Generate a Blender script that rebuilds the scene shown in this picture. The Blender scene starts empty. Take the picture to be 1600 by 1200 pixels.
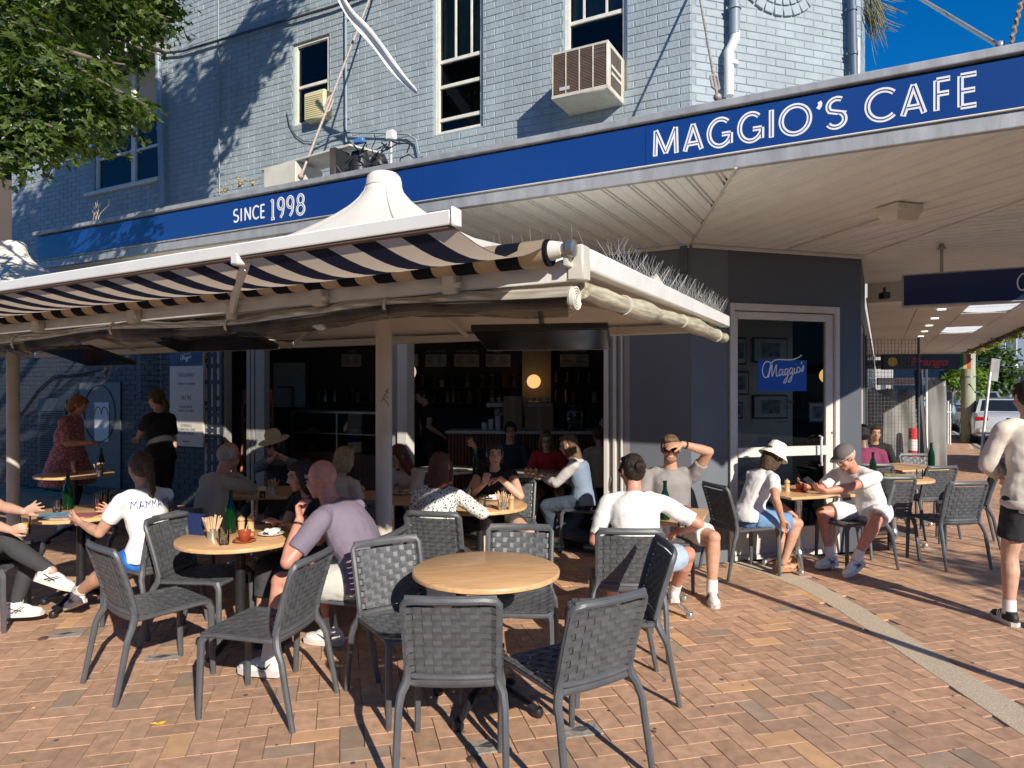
import bpy, math, random
import numpy as np
from mathutils import Vector, Matrix
from math import radians, sin, cos, pi, atan2, sqrt
random.seed(7)
SC = bpy.context.scene
COL = SC.collection
# ------------------------------------------------------------------ camera, sky, sun, exposure
EYE = 1.72
FPX = 1080.0                       # focal length in photograph pixels (1600 wide)
HOR = 608.0
cd = bpy.data.cameras.new('camera'); cam = bpy.data.objects.new('camera', cd); COL.objects.link(cam)
cam.location = (0, 0, EYE); cam.rotation_euler = (pi/2, 0, 0)
cd.sensor_fit = 'HORIZONTAL'; cd.sensor_width = 36; cd.lens = 36*FPX/1600
cd.shift_y = (HOR-600)/1600
cd.clip_start = 0.05; cd.clip_end = 600
SC.camera = cam
SUN_AZ = 26.5                      # degrees the shadows run to the left of straight ahead
SUN_EL = 27.5
world = bpy.data.worlds.new("World"); SC.world = world; world.use_nodes = True
wn = world.node_tree.nodes; wl = world.node_tree.links
bgn = wn['Background']
sky = wn.new('ShaderNodeTexSky'); sky.sky_type = 'NISHITA'; sky.sun_disc = False
sky.sun_elevation = radians(SUN_EL); sky.sun_rotation = radians(180-SUN_AZ)
sky.air_density = 0.9; sky.dust_density = 0.05; sky.ozone_density = 7.0; sky.altitude = 1500
hsv = wn.new('ShaderNodeHueSaturation'); hsv.inputs['Saturation'].default_value = 1.22; hsv.inputs['Value'].default_value = 1.25
wl.new(sky.outputs['Color'], hsv.inputs['Color']); wl.new(hsv.outputs['Color'], bgn.inputs['Color']); bgn.inputs['Strength'].default_value = 0.1
ld = bpy.data.lights.new('sun', 'SUN'); sun = bpy.data.objects.new('sun', ld); COL.objects.link(sun)
ld.energy = 5.0; ld.angle = radians(0.53); ld.color = (1.0, 0.915, 0.79)
sdir = Vector((sin(radians(SUN_AZ))*cos(radians(SUN_EL)), -cos(radians(SUN_AZ))*cos(radians(SUN_EL)), sin(radians(SUN_EL))))
sun.rotation_euler = sdir.to_track_quat('Z', 'Y').to_euler(); sun.location = (6, -10, 12)
SC.cycles.transparent_max_bounces = 20
SC.view_settings.view_transform = 'Standard'; SC.view_settings.look = 'None'
SC.view_settings.exposure = 0.3; SC.view_settings.gamma = 1; SC.view_settings.use_curve_mapping = False

# ------------------------------------------------------------------ frames of reference
class Fr:
    """a ground frame: origin and turn about z; px() intersects a line of sight with the plane local y = const"""
    def __init__(s, ox=0, oy=0, deg=0):
        s.deg = deg
        s.m = Matrix.Translation((ox, oy, 0)) @ Matrix.Rotation(radians(deg), 4, 'Z'); s.i = s.m.inverted()
    def px(s, px, py, y=0.0):
        c = s.i @ Vector((0, 0, EYE)); d = (s.i.to_3x3()) @ Vector(((px-800)/FPX, 1, (HOR-py)/FPX))
        t = (y-c.y)/d.y; p = c+d*t
        return p.x, p.z
    def loc(s, v): return s.i @ Vector(v)
    def w(s, x, y, z=0): return s.m @ Vector((x, y, z))
W = Fr()
AX, AY = 1.75, 6.75
FA = Fr(AX, AY, -28.03)                       # long facade: x to the right, y into the building
CH = Fr(AX, AY, 17.0)                         # chamfered corner
BX, BY = AX+2.05*cos(radians(17)), AY+2.05*sin(radians(17))
FB = Fr(BX, BY, 61.97)                        # side-street facade: x away from the viewer, y into the building
def G(px, py):
    z = FPX*EYE/(py-HOR); return Vector(((px-800)/FPX*z, z, 0))
def P(px, py, z): return Vector(((px-800)/FPX*z, z, EYE+(HOR-py)/FPX*z))

# ------------------------------------------------------------------ objects
ORG = {}
def tag(o, label=None, cat=None, group=None, kind=None):
    if label: o['label'] = label
    if cat: o['category'] = cat
    if group: o['group'] = group
    if kind: o['kind'] = kind
    return o
def thing(name, label, cat, org=(0, 0, 0), fr=W, rz=0, group=None, kind=None):
    o = bpy.data.objects.new(name, None); COL.objects.link(o); o.empty_display_size = 0.1
    o.matrix_world = fr.m @ Matrix.Translation(org) @ Matrix.Rotation(radians(rz), 4, 'Z')
    ORG[o] = Vector(org) if rz == 0 else Vector((0, 0, 0))
    return tag(o, label, cat, group, kind)
def link(name, me, parent=None, loc=None):
    o = bpy.data.objects.new(name, me); COL.objects.link(o)
    if parent is not None: o.parent = parent
    if loc is not None: o.location = loc
    return o
def kids(o): return [c for c in bpy.data.objects if c.parent == o]
def copy_tree(o, loc=None, rz=None, label=None, group=None, _map=None):
    if _map is None:
        _map = {}
        for c in bpy.data.objects:
            if c.parent: _map.setdefault(c.parent, []).append(c)
    def rec(a, par):
        c = a.copy(); COL.objects.link(c); c.parent = par
        for k in _map.get(a, []): rec(k, c)
        return c
    n = rec(o, None)
    if loc is not None: n.location = loc
    if rz is not None: n.rotation_euler = (0, 0, radians(rz))
    if label: n['label'] = label
    if group: n['group'] = group
    return n

def nrm(v): return v/(np.linalg.norm(v)+1e-12)
A3 = lambda v: np.array([v[0], v[1], v[2]], float)
_ico = None
def ico():
    global _ico
    if _ico is None:
        import bmesh
        b = bmesh.new(); bmesh.ops.create_icosphere(b, subdivisions=3, radius=1)
        _ico = (np.array([v.co[:] for v in b.verts]), [tuple(v.index for v in f.verts) for f in b.faces]); b.free()
    return _ico
class MB:
    def __init__(s): s.v = []; s.f = []; s.n = 0
    def add(s, V, F):
        k = s.n; V = np.asarray(V, float); s.v.append(V); s.f += [tuple(i+k for i in f) for f in F]; s.n += len(V); return s
    def box(s, c, d, rz=0, ch=0.0, R=None):
        hx, hy, hz = d[0]/2, d[1]/2, d[2]/2
        if ch <= 0:
            V = np.array([(x, y, z) for x in (-hx, hx) for y in (-hy, hy) for z in (-hz, hz)])
            F = [(0, 1, 3, 2), (4, 6, 7, 5), (0, 4, 5, 1), (2, 3, 7, 6), (0, 2, 6, 4), (1, 5, 7, 3)]
        else:
            ch = min(ch, hx*.9, hy*.9, hz*.9)
            V = []; idx = {}
            for sx in (-1, 1):
                for sy in (-1, 1):
                    for sz in (-1, 1):
                        for a in range(3):
                            q = [sx*(hx-ch), sy*(hy-ch), sz*(hz-ch)]; q[a] += (sx, sy, sz)[a]*ch
                            idx[(sx, sy, sz, a)] = len(V); V.append(q)
            V = np.array(V); F = []
            for a in range(3):
                b, c2 = (a+1) % 3, (a+2) % 3
                for sg in (-1, 1):
                    def k(p, q):
                        t = [0, 0, 0]; t[a] = sg; t[b] = p; t[c2] = q; return idx[(t[0], t[1], t[2], a)]
                    q = (k(-1, -1), k(1, -1), k(1, 1), k(-1, 1)); F.append(q if sg > 0 else q[::-1])
                for p in (-1, 1):
                    for q in (-1, 1):
                        def k2(sg, ax):
                            t = [0, 0, 0]; t[a] = sg; t[b] = p; t[c2] = q; return idx[(t[0], t[1], t[2], ax)]
                        f = (k2(-1, b), k2(1, b), k2(1, c2), k2(-1, c2)); F.append(f if p*q < 0 else f[::-1])
            for sx in (-1, 1):
                for sy in (-1, 1):
                    for sz in (-1, 1):
                        f = (idx[(sx, sy, sz, 0)], idx[(sx, sy, sz, 1)], idx[(sx, sy, sz, 2)])
                        F.append(f if sx*sy*sz > 0 else f[::-1])
        if rz:
            a = radians(rz); V = V @ np.array([[cos(a), sin(a), 0], [-sin(a), cos(a), 0], [0, 0, 1]])
        if R is not None: V = V @ np.asarray(R).T
        return s.add(V+np.array(c, float), F)
    def span(s, a, b, ch=0.0):
        """box from corner a to corner b"""
        a = np.array(a, float); b = np.array(b, float); return s.box((a+b)/2, np.abs(b-a), ch=ch)
    def sweep(s, pts, r, n=8, r2=None, closed=False, up=None, caps=True, sq=False):
        """tube along pts; r, r2: radii (number or list) across and along the frame; sq: rounded square section"""
        P_ = [A3(p) for p in pts]; m = len(P_)
        rr = [r]*m if np.isscalar(r) else list(r)
        r2 = rr if r2 is None else ([r2]*m if np.isscalar(r2) else list(r2))
        T = []
        for i in range(m):
            if closed: t = P_[(i+1) % m]-P_[i-1]
            else: t = P_[min(i+1, m-1)]-P_[max(i-1, 0)]
            T.append(nrm(t))
        u = np.array(up, float) if up is not None else (np.array([0, 0, 1.]) if abs(T[0][2]) < .9 else np.array([1., 0, 0]))
        V = []
        for i in range(m):
            if up is None or i == 0: u = u-T[i]*np.dot(u, T[i]); u = nrm(u)
            else: u = np.array(up, float); u = nrm(u-T[i]*np.dot(u, T[i]))
            w = np.cross(T[i], u)
            for k in range(n):
                a = 2*pi*(k+.5)/n; ca, sa = cos(a), sin(a)
                if sq:
                    q = 1/max(abs(ca), abs(sa)); q = 1+(q-1)*.8; ca *= q; sa *= q
                V.append(P_[i]+w*ca*rr[i]+u*sa*r2[i])
        F = []
        for i in range(m if closed else m-1):
            j = (i+1) % m
            for k in range(n):
                l = (k+1) % n; F.append((i*n+k, j*n+k, j*n+l, i*n+l)[::-1])
        if caps and not closed:
            F.append(tuple(range(n))[::1]); F.append(tuple((m-1)*n+k for k in range(n))[::-1])
        return s.add(V, F)
    def cyl(s, a, b, r, r2=None, n=12):
        return s.sweep([a, b], [r, r if r2 is None else r2], n)
    def lathe(s, prof, c=(0, 0, 0), n=20, axis=None):
        """prof: (radius, height) pairs, bottom to top"""
        V = []; F = []; m = len(prof)
        for r, h in prof:
            for k in range(n):
                a = 2*pi*k/n; V.append((r*cos(a), r*sin(a), h))
        for i in range(m-1):
            for k in range(n):
                l = (k+1) % n; F.append((i*n+k, i*n+l, (i+1)*n+l, (i+1)*n+k))
        if prof[0][0] > 1e-6: F.append(tuple(range(n))[::-1])
        if prof[-1][0] > 1e-6: F.append(tuple((m-1)*n+k for k in range(n)))
        V = np.array(V)
        if axis is not None:
            q = Vector((0, 0, 1)).rotation_difference(Vector(axis)).to_matrix(); V = V @ np.array(q).T
        return s.add(V+np.array(c, float), F)
    def ell(s, c, r, R=None):
        V, F = ico(); V = V*np.array(r if not np.isscalar(r) else (r, r, r), float)
        if R is not None: V = V @ np.asarray(R).T
        return s.add(V+A3(c), F)
    def quad(s, a, b, c, d): return s.add([a, b, c, d], [(0, 1, 2, 3)])
    def prism(s, poly, z0, z1):
        """polygon in x,y extruded z0..z1"""
        n = len(poly); V = [(x, y, z0) for x, y in poly]+[(x, y, z1) for x, y in poly]
        ar = sum(poly[i][0]*poly[(i+1) % n][1]-poly[(i+1) % n][0]*poly[i][1] for i in range(n))
        F = [tuple(range(n))[::-1], tuple(range(n, 2*n))]+[(i, (i+1) % n, n+(i+1) % n, n+i) for i in range(n)]
        if ar < 0: F = [f[::-1] for f in F]
        return s.add(V, F)
    def loft(s, rings, caps=True):
        m = len(rings); n = len(rings[0]); V = np.concatenate([np.array(r, float) for r in rings]); F = []
        for i in range(m-1):
            for k in range(n):
                l = (k+1) % n; F.append((i*n+k, i*n+l, (i+1)*n+l, (i+1)*n+k))
        if caps: F += [tuple(range(n))[::-1], tuple((m-1)*n+k for k in range(n))]
        return s.add(V, F)
    def xf(s, M4):
        """transform everything collected so far"""
        M = np.array(M4); s.v = [(v @ M[:3, :3].T)+M[:3, 3] for v in s.v]; return s
    def verts(s): return np.concatenate(s.v) if s.v else np.zeros((0, 3))
    def mesh(s, name, mt, off=None, sharp=38, mats=None, smooth=True):
        V = s.verts()
        if off is not None: V = V-np.array(off, float)
        me = bpy.data.meshes.new(name); me.from_pydata(V.tolist(), [], s.f)
        if mats:
            for m_ in mats: me.materials.append(m_)
        elif mt is not None: me.materials.append(mt)
        if smooth:
            me.polygons.foreach_set('use_smooth', [True]*len(me.polygons)); me.update()
            me.set_sharp_from_angle(angle=radians(sharp))
        return me
    def build(s, name, mt, parent=None, org=None, fr=None, **kw):
        """as a part: coordinates in the thing's frame; as a thing: give fr and org"""
        if parent is not None:
            off = ORG.get(parent, Vector((0, 0, 0)))
            o = link(name, s.mesh(name, mt, off, **kw), parent); ORG[o] = off
        else:
            fr = fr or W; org = org or (0, 0, 0)
            o = link(name, s.mesh(name, mt, org, **kw)); o.matrix_world = fr.m @ Matrix.Translation(org); ORG[o] = Vector(org)
        return o

# ------------------------------------------------------------------ materials
MATS = {}
def mat(name, col, rough=.6, metal=0.0, var=.08, vs=6.0, bump=0.0, bs=60.0, spec=.5, dirt=0.0, dcol=(.05, .04, .03), ds=2.0, sub=0.0, rnd=0.0, coat=0.0, stretch=None, emis=None, es=0.0, rvar=.08, wpos=False):
    if name in MATS: return MATS[name]
    m = bpy.data.materials.new(name); m.use_nodes = True; MATS[name] = m
    N = m.node_tree.nodes; L = m.node_tree.links; b = N['Principled BSDF']
    b.inputs['Roughness'].default_value = rough; b.inputs['Metallic'].default_value = metal
    b.inputs['Specular IOR Level'].default_value = spec
    if coat: b.inputs['Coat Weight'].default_value = coat; b.inputs['Coat Roughness'].default_value = .08
    if sub:
        b.inputs['Subsurface Weight'].default_value = sub; b.inputs['Subsurface Radius'].default_value = (.02, .008, .004); b.inputs['Subsurface Scale'].default_value = .6
    tc = N.new('ShaderNodeTexCoord'); src = tc.outputs['Object']
    if wpos: src = N.new('ShaderNodeNewGeometry').outputs['Position']
    if stretch:
        mp = N.new('ShaderNodeMapping'); mp.inputs['Scale'].default_value = stretch; L.new(src, mp.inputs[0]); src = mp.outputs[0]
    no = N.new('ShaderNodeTexNoise'); no.inputs['Scale'].default_value = vs; no.inputs['Detail'].default_value = 6; L.new(src, no.inputs['Vector'])
    mr = N.new('ShaderNodeMapRange'); mr.inputs[1].default_value = .3; mr.inputs[2].default_value = .7
    mr.inputs[3].default_value = 1-var; mr.inputs[4].default_value = 1+var; L.new(no.outputs['Fac'], mr.inputs[0])
    fac = mr.outputs[0]
    if rnd:
        oi = N.new('ShaderNodeObjectInfo'); ge = N.new('ShaderNodeNewGeometry')
        ad = N.new('ShaderNodeMath'); ad.operation = 'ADD'; L.new(oi.outputs['Random'], ad.inputs[0]); L.new(ge.outputs['Random Per Island'], ad.inputs[1])
        fr_ = N.new('ShaderNodeMath'); fr_.operation = 'FRACT'; L.new(ad.outputs[0], fr_.inputs[0])
        m2 = N.new('ShaderNodeMapRange'); m2.inputs[3].default_value = 1-rnd; m2.inputs[4].default_value = 1+rnd; L.new(fr_.outputs[0], m2.inputs[0])
        mu = N.new('ShaderNodeMath'); mu.operation = 'MULTIPLY'; L.new(fac, mu.inputs[0]); L.new(m2.outputs[0], mu.inputs[1]); fac = mu.outputs[0]
    vm = N.new('ShaderNodeVectorMath'); vm.operation = 'SCALE'; vm.inputs[0].default_value = col[:3]; L.new(fac, vm.inputs['Scale'])
    out = vm.outputs[0]
    if dirt:
        n2 = N.new('ShaderNodeTexNoise'); n2.inputs['Scale'].default_value = ds; n2.inputs['Detail'].default_value = 8; n2.inputs['Roughness'].default_value = .65; L.new(src, n2.inputs['Vector'])
        r2 = N.new('ShaderNodeMapRange'); r2.inputs[1].default_value = .5; r2.inputs[2].default_value = .75; r2.inputs[3].default_value = 0; r2.inputs[4].default_value = dirt; L.new(n2.outputs['Fac'], r2.inputs[0])
        mx = N.new('ShaderNodeMix'); mx.data_type = 'RGBA'; L.new(r2.outputs[0], mx.inputs[0]); L.new(out, mx.inputs[6]); mx.inputs[7].default_value = (*dcol, 1); out = mx.outputs[2]
    L.new(out, b.inputs['Base Color'])
    if rvar:
        r3 = N.new('ShaderNodeMapRange'); r3.inputs[3].default_value = max(0, rough-rvar); r3.inputs[4].default_value = min(1, rough+rvar); L.new(no.outputs['Fac'], r3.inputs[0]); L.new(r3.outputs[0], b.inputs['Roughness'])
    if bump:
        n3 = N.new('ShaderNodeTexNoise'); n3.inputs['Scale'].default_value = bs; n3.inputs['Detail'].default_value = 4; L.new(src, n3.inputs['Vector'])
        bp = N.new('ShaderNodeBump'); bp.inputs['Strength'].default_value = bump; bp.inputs['Distance'].default_value = .01; L.new(n3.outputs['Fac'], bp.inputs['Height']); L.new(bp.outputs[0], b.inputs['Normal'])
    if emis:
        b.inputs['Emission Color'].default_value = (*emis, 1); b.inputs['Emission Strength'].default_value = es
    return m
def glass(name, tint=(.9, .95, .95), trans=.85, rough=.02, refl=1.0):
    if name in MATS: return MATS[name]
    m = bpy.data.materials.new(name); m.use_nodes = True; MATS[name] = m
    N = m.node_tree.nodes; L = m.node_tree.links; N.remove(N['Principled BSDF']); o = N['Material Output']
    t = N.new('ShaderNodeBsdfTransparent'); t.inputs[0].default_value = (tint[0]*trans, tint[1]*trans, tint[2]*trans, 1)
    g = N.new('ShaderNodeBsdfGlossy'); g.inputs['Roughness'].default_value = rough; g.inputs[0].default_value = (refl, refl, refl, 1)
    lw = N.new('ShaderNodeFresnel'); lw.inputs[0].default_value = 1.5
    mx = N.new('ShaderNodeMixShader'); L.new(lw.outputs[0], mx.inputs[0]); L.new(t.outputs[0], mx.inputs[1]); L.new(g.outputs[0], mx.inputs[2]); L.new(mx.outputs[0], o.inputs[0])
    return m
def leafmat(name, col, tr=.45, rnd=.35):
    m = bpy.data.materials.new(name); m.use_nodes = True; MATS[name] = m
    N = m.node_tree.nodes; L = m.node_tree.links; b = N['Principled BSDF']; o = N['Material Output']
    ge = N.new('ShaderNodeNewGeometry'); oi = N.new('ShaderNodeObjectInfo')
    ad = N.new('ShaderNodeMath'); ad.operation = 'ADD'; L.new(oi.outputs['Random'], ad.inputs[0]); L.new(ge.outputs['Random Per Island'], ad.inputs[1])
    fr_ = N.new('ShaderNodeMath'); fr_.operation = 'FRACT'; L.new(ad.outputs[0], fr_.inputs[0])
    rp = N.new('ShaderNodeValToRGB'); L.new(fr_.outputs[0], rp.inputs[0])
    rp.color_ramp.elements[0].color = (col[0]*(1-rnd), col[1]*(1-rnd), col[2]*(1-rnd), 1)
    rp.color_ramp.elements[1].color = (col[0]*(1+rnd*1.6), col[1]*(1+rnd), col[2]*(1+rnd*.4), 1)
    L.new(rp.outputs[0], b.inputs['Base Color']); b.inputs['Roughness'].default_value = .45
    t = N.new('ShaderNodeBsdfTranslucent'); hs = N.new('ShaderNodeMix'); hs.data_type = 'RGBA'; hs.blend_type = 'MULTIPLY'; hs.inputs[0].default_value = 1
    L.new(rp.outputs[0], hs.inputs[6]); hs.inputs[7].default_value = (1.6, 2.0, .5, 1); L.new(hs.outputs[2], t.inputs[0])
    mx = N.new('ShaderNodeMixShader'); mx.inputs[0].default_value = tr; L.new(b.outputs[0], mx.inputs[1]); L.new(t.outputs[0], mx.inputs[2]); L.new(mx.outputs[0], o.inputs[0])
    return m
def woodmat(name, col, along=(1, 14, 14), rough=.35, var=.22, vs=3.0, coat=0.0):
    return mat(name, col, rough=rough, var=var, vs=vs, stretch=along, bump=.05, bs=10, coat=coat)

white_alu = mat('white_powdercoat', (.74, .73, .70), .35, var=.04, vs=3, dirt=.25, dcol=(.35, .31, .26), ds=5)
chair_mat = mat('charcoal_resin', (.086, .091, .100), .42, rnd=.10, var=.14, vs=12, bump=.12, bs=180, spec=.5, dirt=.15, dcol=(.2, .19, .17), ds=9)
# ================================================================== SETTING
# ---- ground sheet
mb = MB(); mb.box((0, 60, -.55), (500, 500, 1.0))
tag(mb.build('ground', mat('far_ground', (.10, .09, .08), .9, var=.2, vs=.5, bump=.3, bs=20)), kind='structure')
# ---- footpath of herringbone pavers
sand = mat('joint_sand', (.30, .22, .165), .95, var=.25, vs=30, bump=.5, bs=200)
foot = thing('footpath', None, None, (0, 0, 0), kind='structure')
poly = [(-14, -8.0), (2.9-.532*8-.003, -8.0), (2.9+.532*60-.003, 60.0), (31, 60), (4.3, 7.2), (1.75, 6.8), (-14, 15.2)]
mb = MB(); mb.prism(poly, -.044, -.009); mb.build('bedding', sand, foot)
paver_m = mat('clay_paver', (.56, .335, .21), .82, var=.20, vs=16, bump=.7, bs=190, rnd=.15, wpos=True, dirt=.50, dcol=(.30, .215, .16), ds=.9)
paver_g = mat('grey_paver', (.38, .27, .19), .85, var=.16, vs=9, bump=.5, bs=150, rnd=.15, wpos=True)
paver_o = mat('orange_paver', (.64, .38, .20), .82, var=.12, vs=9, bump=.5, bs=150, rnd=.1)
U = .117; PA = radians(14.0)
PU = np.array([cos(PA), sin(PA)]); PV = np.array([-sin(PA), cos(PA)])
def facval(x, y): v = FA.loc((x, y, 0)); return v.y
cells = []
for i in range(-120, 300):
    for j in range(-60, 60):
        bx, by = i+4*j, i
        for kind in (0, 1):
            cx, cy = (bx+1.0, by+.5) if kind == 0 else (bx+2.5, by+0.0)
            p = PU*cx*U+PV*(cy*U); x, y = p
            if y < 2.55 or y > 24 or x > 2.9+.532*y-.13 or abs(x) > y*.80+.5: continue
            if 2.58 < x < 2.72 and y < 6.6: continue
            fv = FA.loc((x, y, 0)); fc = CH.loc((x, y, 0)); fb = FB.loc((x, y, 0))
            if fv.y > -.10 and fc.y > -.10 and fb.y > -.10 : continue
            if fv.y > -.06 and fv.x < 0: continue
            cells.append((y+abs(x)*.3, x, y, kind))
cells.sort()
def paver_box(mb, x, y, kind, dz, tx=0, ty=0):
    l, w = (2*U-.0035, U-.0035) if kind == 0 else (U-.0035, 2*U-.0035)
    hx, hy, b = l/2, w/2, .0014
    a = PA; V = [(-hx, -hy, -.03), (hx, -hy, -.03), (hx, hy, -.03), (-hx, hy, -.03), (-hx, -hy, -.003), (hx, -hy, -.003), (hx, hy, -.003), (-hx, hy, -.003),
                 (-hx+b, -hy+b, 0), (hx-b, -hy+b, 0), (hx-b, hy-b, 0), (-hx+b, hy-b, 0)]
    V = np.array(V); V[:, 2] += V[:, 0]*tx+V[:, 1]*ty+dz
    Rm = np.array([[cos(a), sin(a), 0], [-sin(a), cos(a), 0], [0, 0, 1]])
    F = [(0, 1, 5, 4), (1, 2, 6, 5), (2, 3, 7, 6), (3, 0, 4, 7), (4, 5, 9, 8), (5, 6, 10, 9), (6, 7, 11, 10), (7, 4, 8, 11), (8, 9, 10, 11)]
    mb.add(V @ Rm+np.array([x, y, 0]), F)
pm = {}
for kd in (0, 1):
    for nm, m_ in (('c', paver_m), ('g', paver_g), ('o', paver_o)):
        b_ = MB(); paver_box(b_, 0, 0, kd, 0); pm[(kd, nm)] = b_.mesh('paver', m_, smooth=False)
rest = {'c': MB(), 'g': MB(), 'o': MB()}
rg = random.Random(3)
for n_, (_, x, y, kd) in enumerate(cells):
    r = rg.random(); c = 'g' if r < .04 else ('o' if r < .09 else 'c')
    if n_ < 300:
        o = link('paver', pm[(kd, c)], foot, (x, y, rg.uniform(-.0012, .0008)))
        o.rotation_euler = (rg.uniform(-.004, .004), rg.uniform(-.004, .004), rg.uniform(-.004, .004))
    else: paver_box(rest[c], x, y, kd, rg.uniform(-.0012, .0006), rg.uniform(-.005, .005), rg.uniform(-.005, .005))
for c, m_ in (('c', paver_m), ('g', paver_g), ('o', paver_o)):
    tag(rest[c].build('paver', m_, foot, smooth=False), kind='stuff')
# aggregate band, access covers, small brass studs
mb = MB(); pts_l = [(2.54, 2.4), (2.54, 5.4), (2.49, 6.0), (2.3, 6.55), (2.1, 6.85)]; pts_r = [(2.76, 2.4), (2.76, 5.4), (2.71, 6.1), (2.62, 6.6), (2.45, 6.9)]
mb.prism(pts_l+pts_r[::-1], -.03, .002)
mb.build('aggregate_band', mat('exposed_aggregate', (.60, .49, .36), .9, var=.35, vs=120, bump=.6, bs=260, dirt=.25, dcol=(.35, .29, .22), ds=4), foot)
conc = mat('cover_concrete', (.33, .29, .25), .9, var=.25, vs=30, bump=.5, bs=120)
steel = mat('dull_steel', (.42, .40, .37), .4, metal=.9, var=.2, vs=20)
def access_cover(px, py, lab):
    g = G(px, py); t = thing('access_cover', lab, 'ground cover', (g.x, g.y, 0), rz=14, group='small access covers set in the paving')
    mb = MB(); mb.box((0, 0, .0035), (.20, .12, .007), ch=.002); mb.build('surround', conc, t)
    mb = MB(); mb.prism([(-.06, 0), (0, .028), (.06, 0), (0, -.028)], .008, .012); mb.build('lid', steel, t)
    mb = MB(); mb.cyl((-.085, 0, .010), (.085, 0, .010), .004, n=6); mb.build('hinge_bar', steel, t)
access_cover(765, 1167, 'small metal cover in concrete surround under the round bare table near the bottom edge')
access_cover(908, 1142, 'small metal cover beside the front leg of the right foreground chair')
access_cover(255, 1028, 'small metal cover by the leg of the empty chair left of the oval shadow')
access_cover(105, 992, 'small metal cover in front of the white sneaker at left')
studm = mat('stud_brown', (.16, .11, .07), .5, metal=.3, var=.2)
for px, py, lab in ((741, 1187, 'round brown stud set in the paving below the bare table'), (68, 998, 'round brown stud in the paving near the left white sneaker')):
    g = G(px, py); mb = MB(); mb.lathe([(.036, 0), (.036, .004), (.033, .006), (0, .006)], (g.x, g.y, 0), 20)
    tag(mb.build('ground_stud', studm, org=(g.x, g.y, 0)), lab, 'ground stud', 'round studs in the paving')
gm_ = random.Random(44); mb = MB()
for k in range(130):
    y = gm_.uniform(2.7, 7); x = gm_.uniform(-.72, .72)*y; r_ = gm_.uniform(.004, .016)
    if FA.loc((x, y, 0)).y > -.1: continue
    mb.lathe([(r_, .0004), (r_*.9, .0016), (0, .002)], (x, y, 0), 7)
tag(mb.build('gum_spot', mat('old_gum', (.12, .095, .075), .8, rnd=.6), foot), kind='stuff')
# ---- road beyond the kerb of the side street
asph = mat('asphalt', (.055, .054, .052), .9, var=.2, vs=20, bump=.4, bs=80)
KX = lambda z: 2.9+.532*z
mb = MB(); mb.prism([(KX(-8)+.15, -8), (KX(-8)+16, -8), (KX(150)+16, 150), (KX(150)+.15, 150)], -.10, -.044)
tag(mb.build('road', asph), kind='structure')
kerbm = mat('kerb_concrete', (.36, .34, .31), .85, var=.15, bump=.3)
mb = MB(); mb.prism([(KX(-8), -8), (KX(-8)+.15, -8), (KX(150)+.15, 150), (KX(150), 150)], -.08, .006)
tag(mb.build('kerb', kerbm), kind='structure')

# ---------------------------------------------------------------- brick walls
brick_paint = mat('blue_grey_painted_brick', (.315, .372, .40), .62, var=.10, vs=5, bump=.55, bs=38, rnd=.06, dirt=.32, dcol=(.22, .245, .25), ds=1.5, wpos=True, stretch=(1.3, 1.3, .4))
mort_paint = mat('painted_mortar', (.262, .315, .342), .75, var=.12, vs=20, bump=.5, bs=90)
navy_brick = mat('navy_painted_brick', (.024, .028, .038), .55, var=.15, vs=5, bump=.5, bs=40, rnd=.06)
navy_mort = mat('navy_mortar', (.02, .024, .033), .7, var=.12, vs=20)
BL, BH, JT = .232, .0775, .008
def cut_sheet(mb, x0, x1, z0, z1, holes, y, reveal=.11):
    xs = sorted({x0, x1, *[v for h in holes for v in (h[0], h[1]) if x0 < v < x1]}); zs = sorted({z0, z1, *[v for h in holes for v in (h[2], h[3]) if z0 < v < z1]})
    for a, b in zip(xs, xs[1:]):
        for c, d in zip(zs, zs[1:]):
            mx_, mz_ = (a+b)/2, (c+d)/2
            if any(h[0] < mx_ < h[1] and h[2] < mz_ < h[3] for h in holes): continue
            mb.quad((a, y, c), (b, y, c), (b, y, d), (a, y, d))
    for h in holes:
        a, b, c, d = h; r = y+reveal
        mb.quad((a, y, c), (a, y, d), (a, r, d), (a, r, c)); mb.quad((b, y, d), (b, y, c), (b, r, c), (b, r, d))
        mb.quad((a, y, d), (b, y, d), (b, r, d), (a, r, d)); mb.quad((b, y, c), (a, y, c), (a, r, c), (b, r, c))
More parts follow.
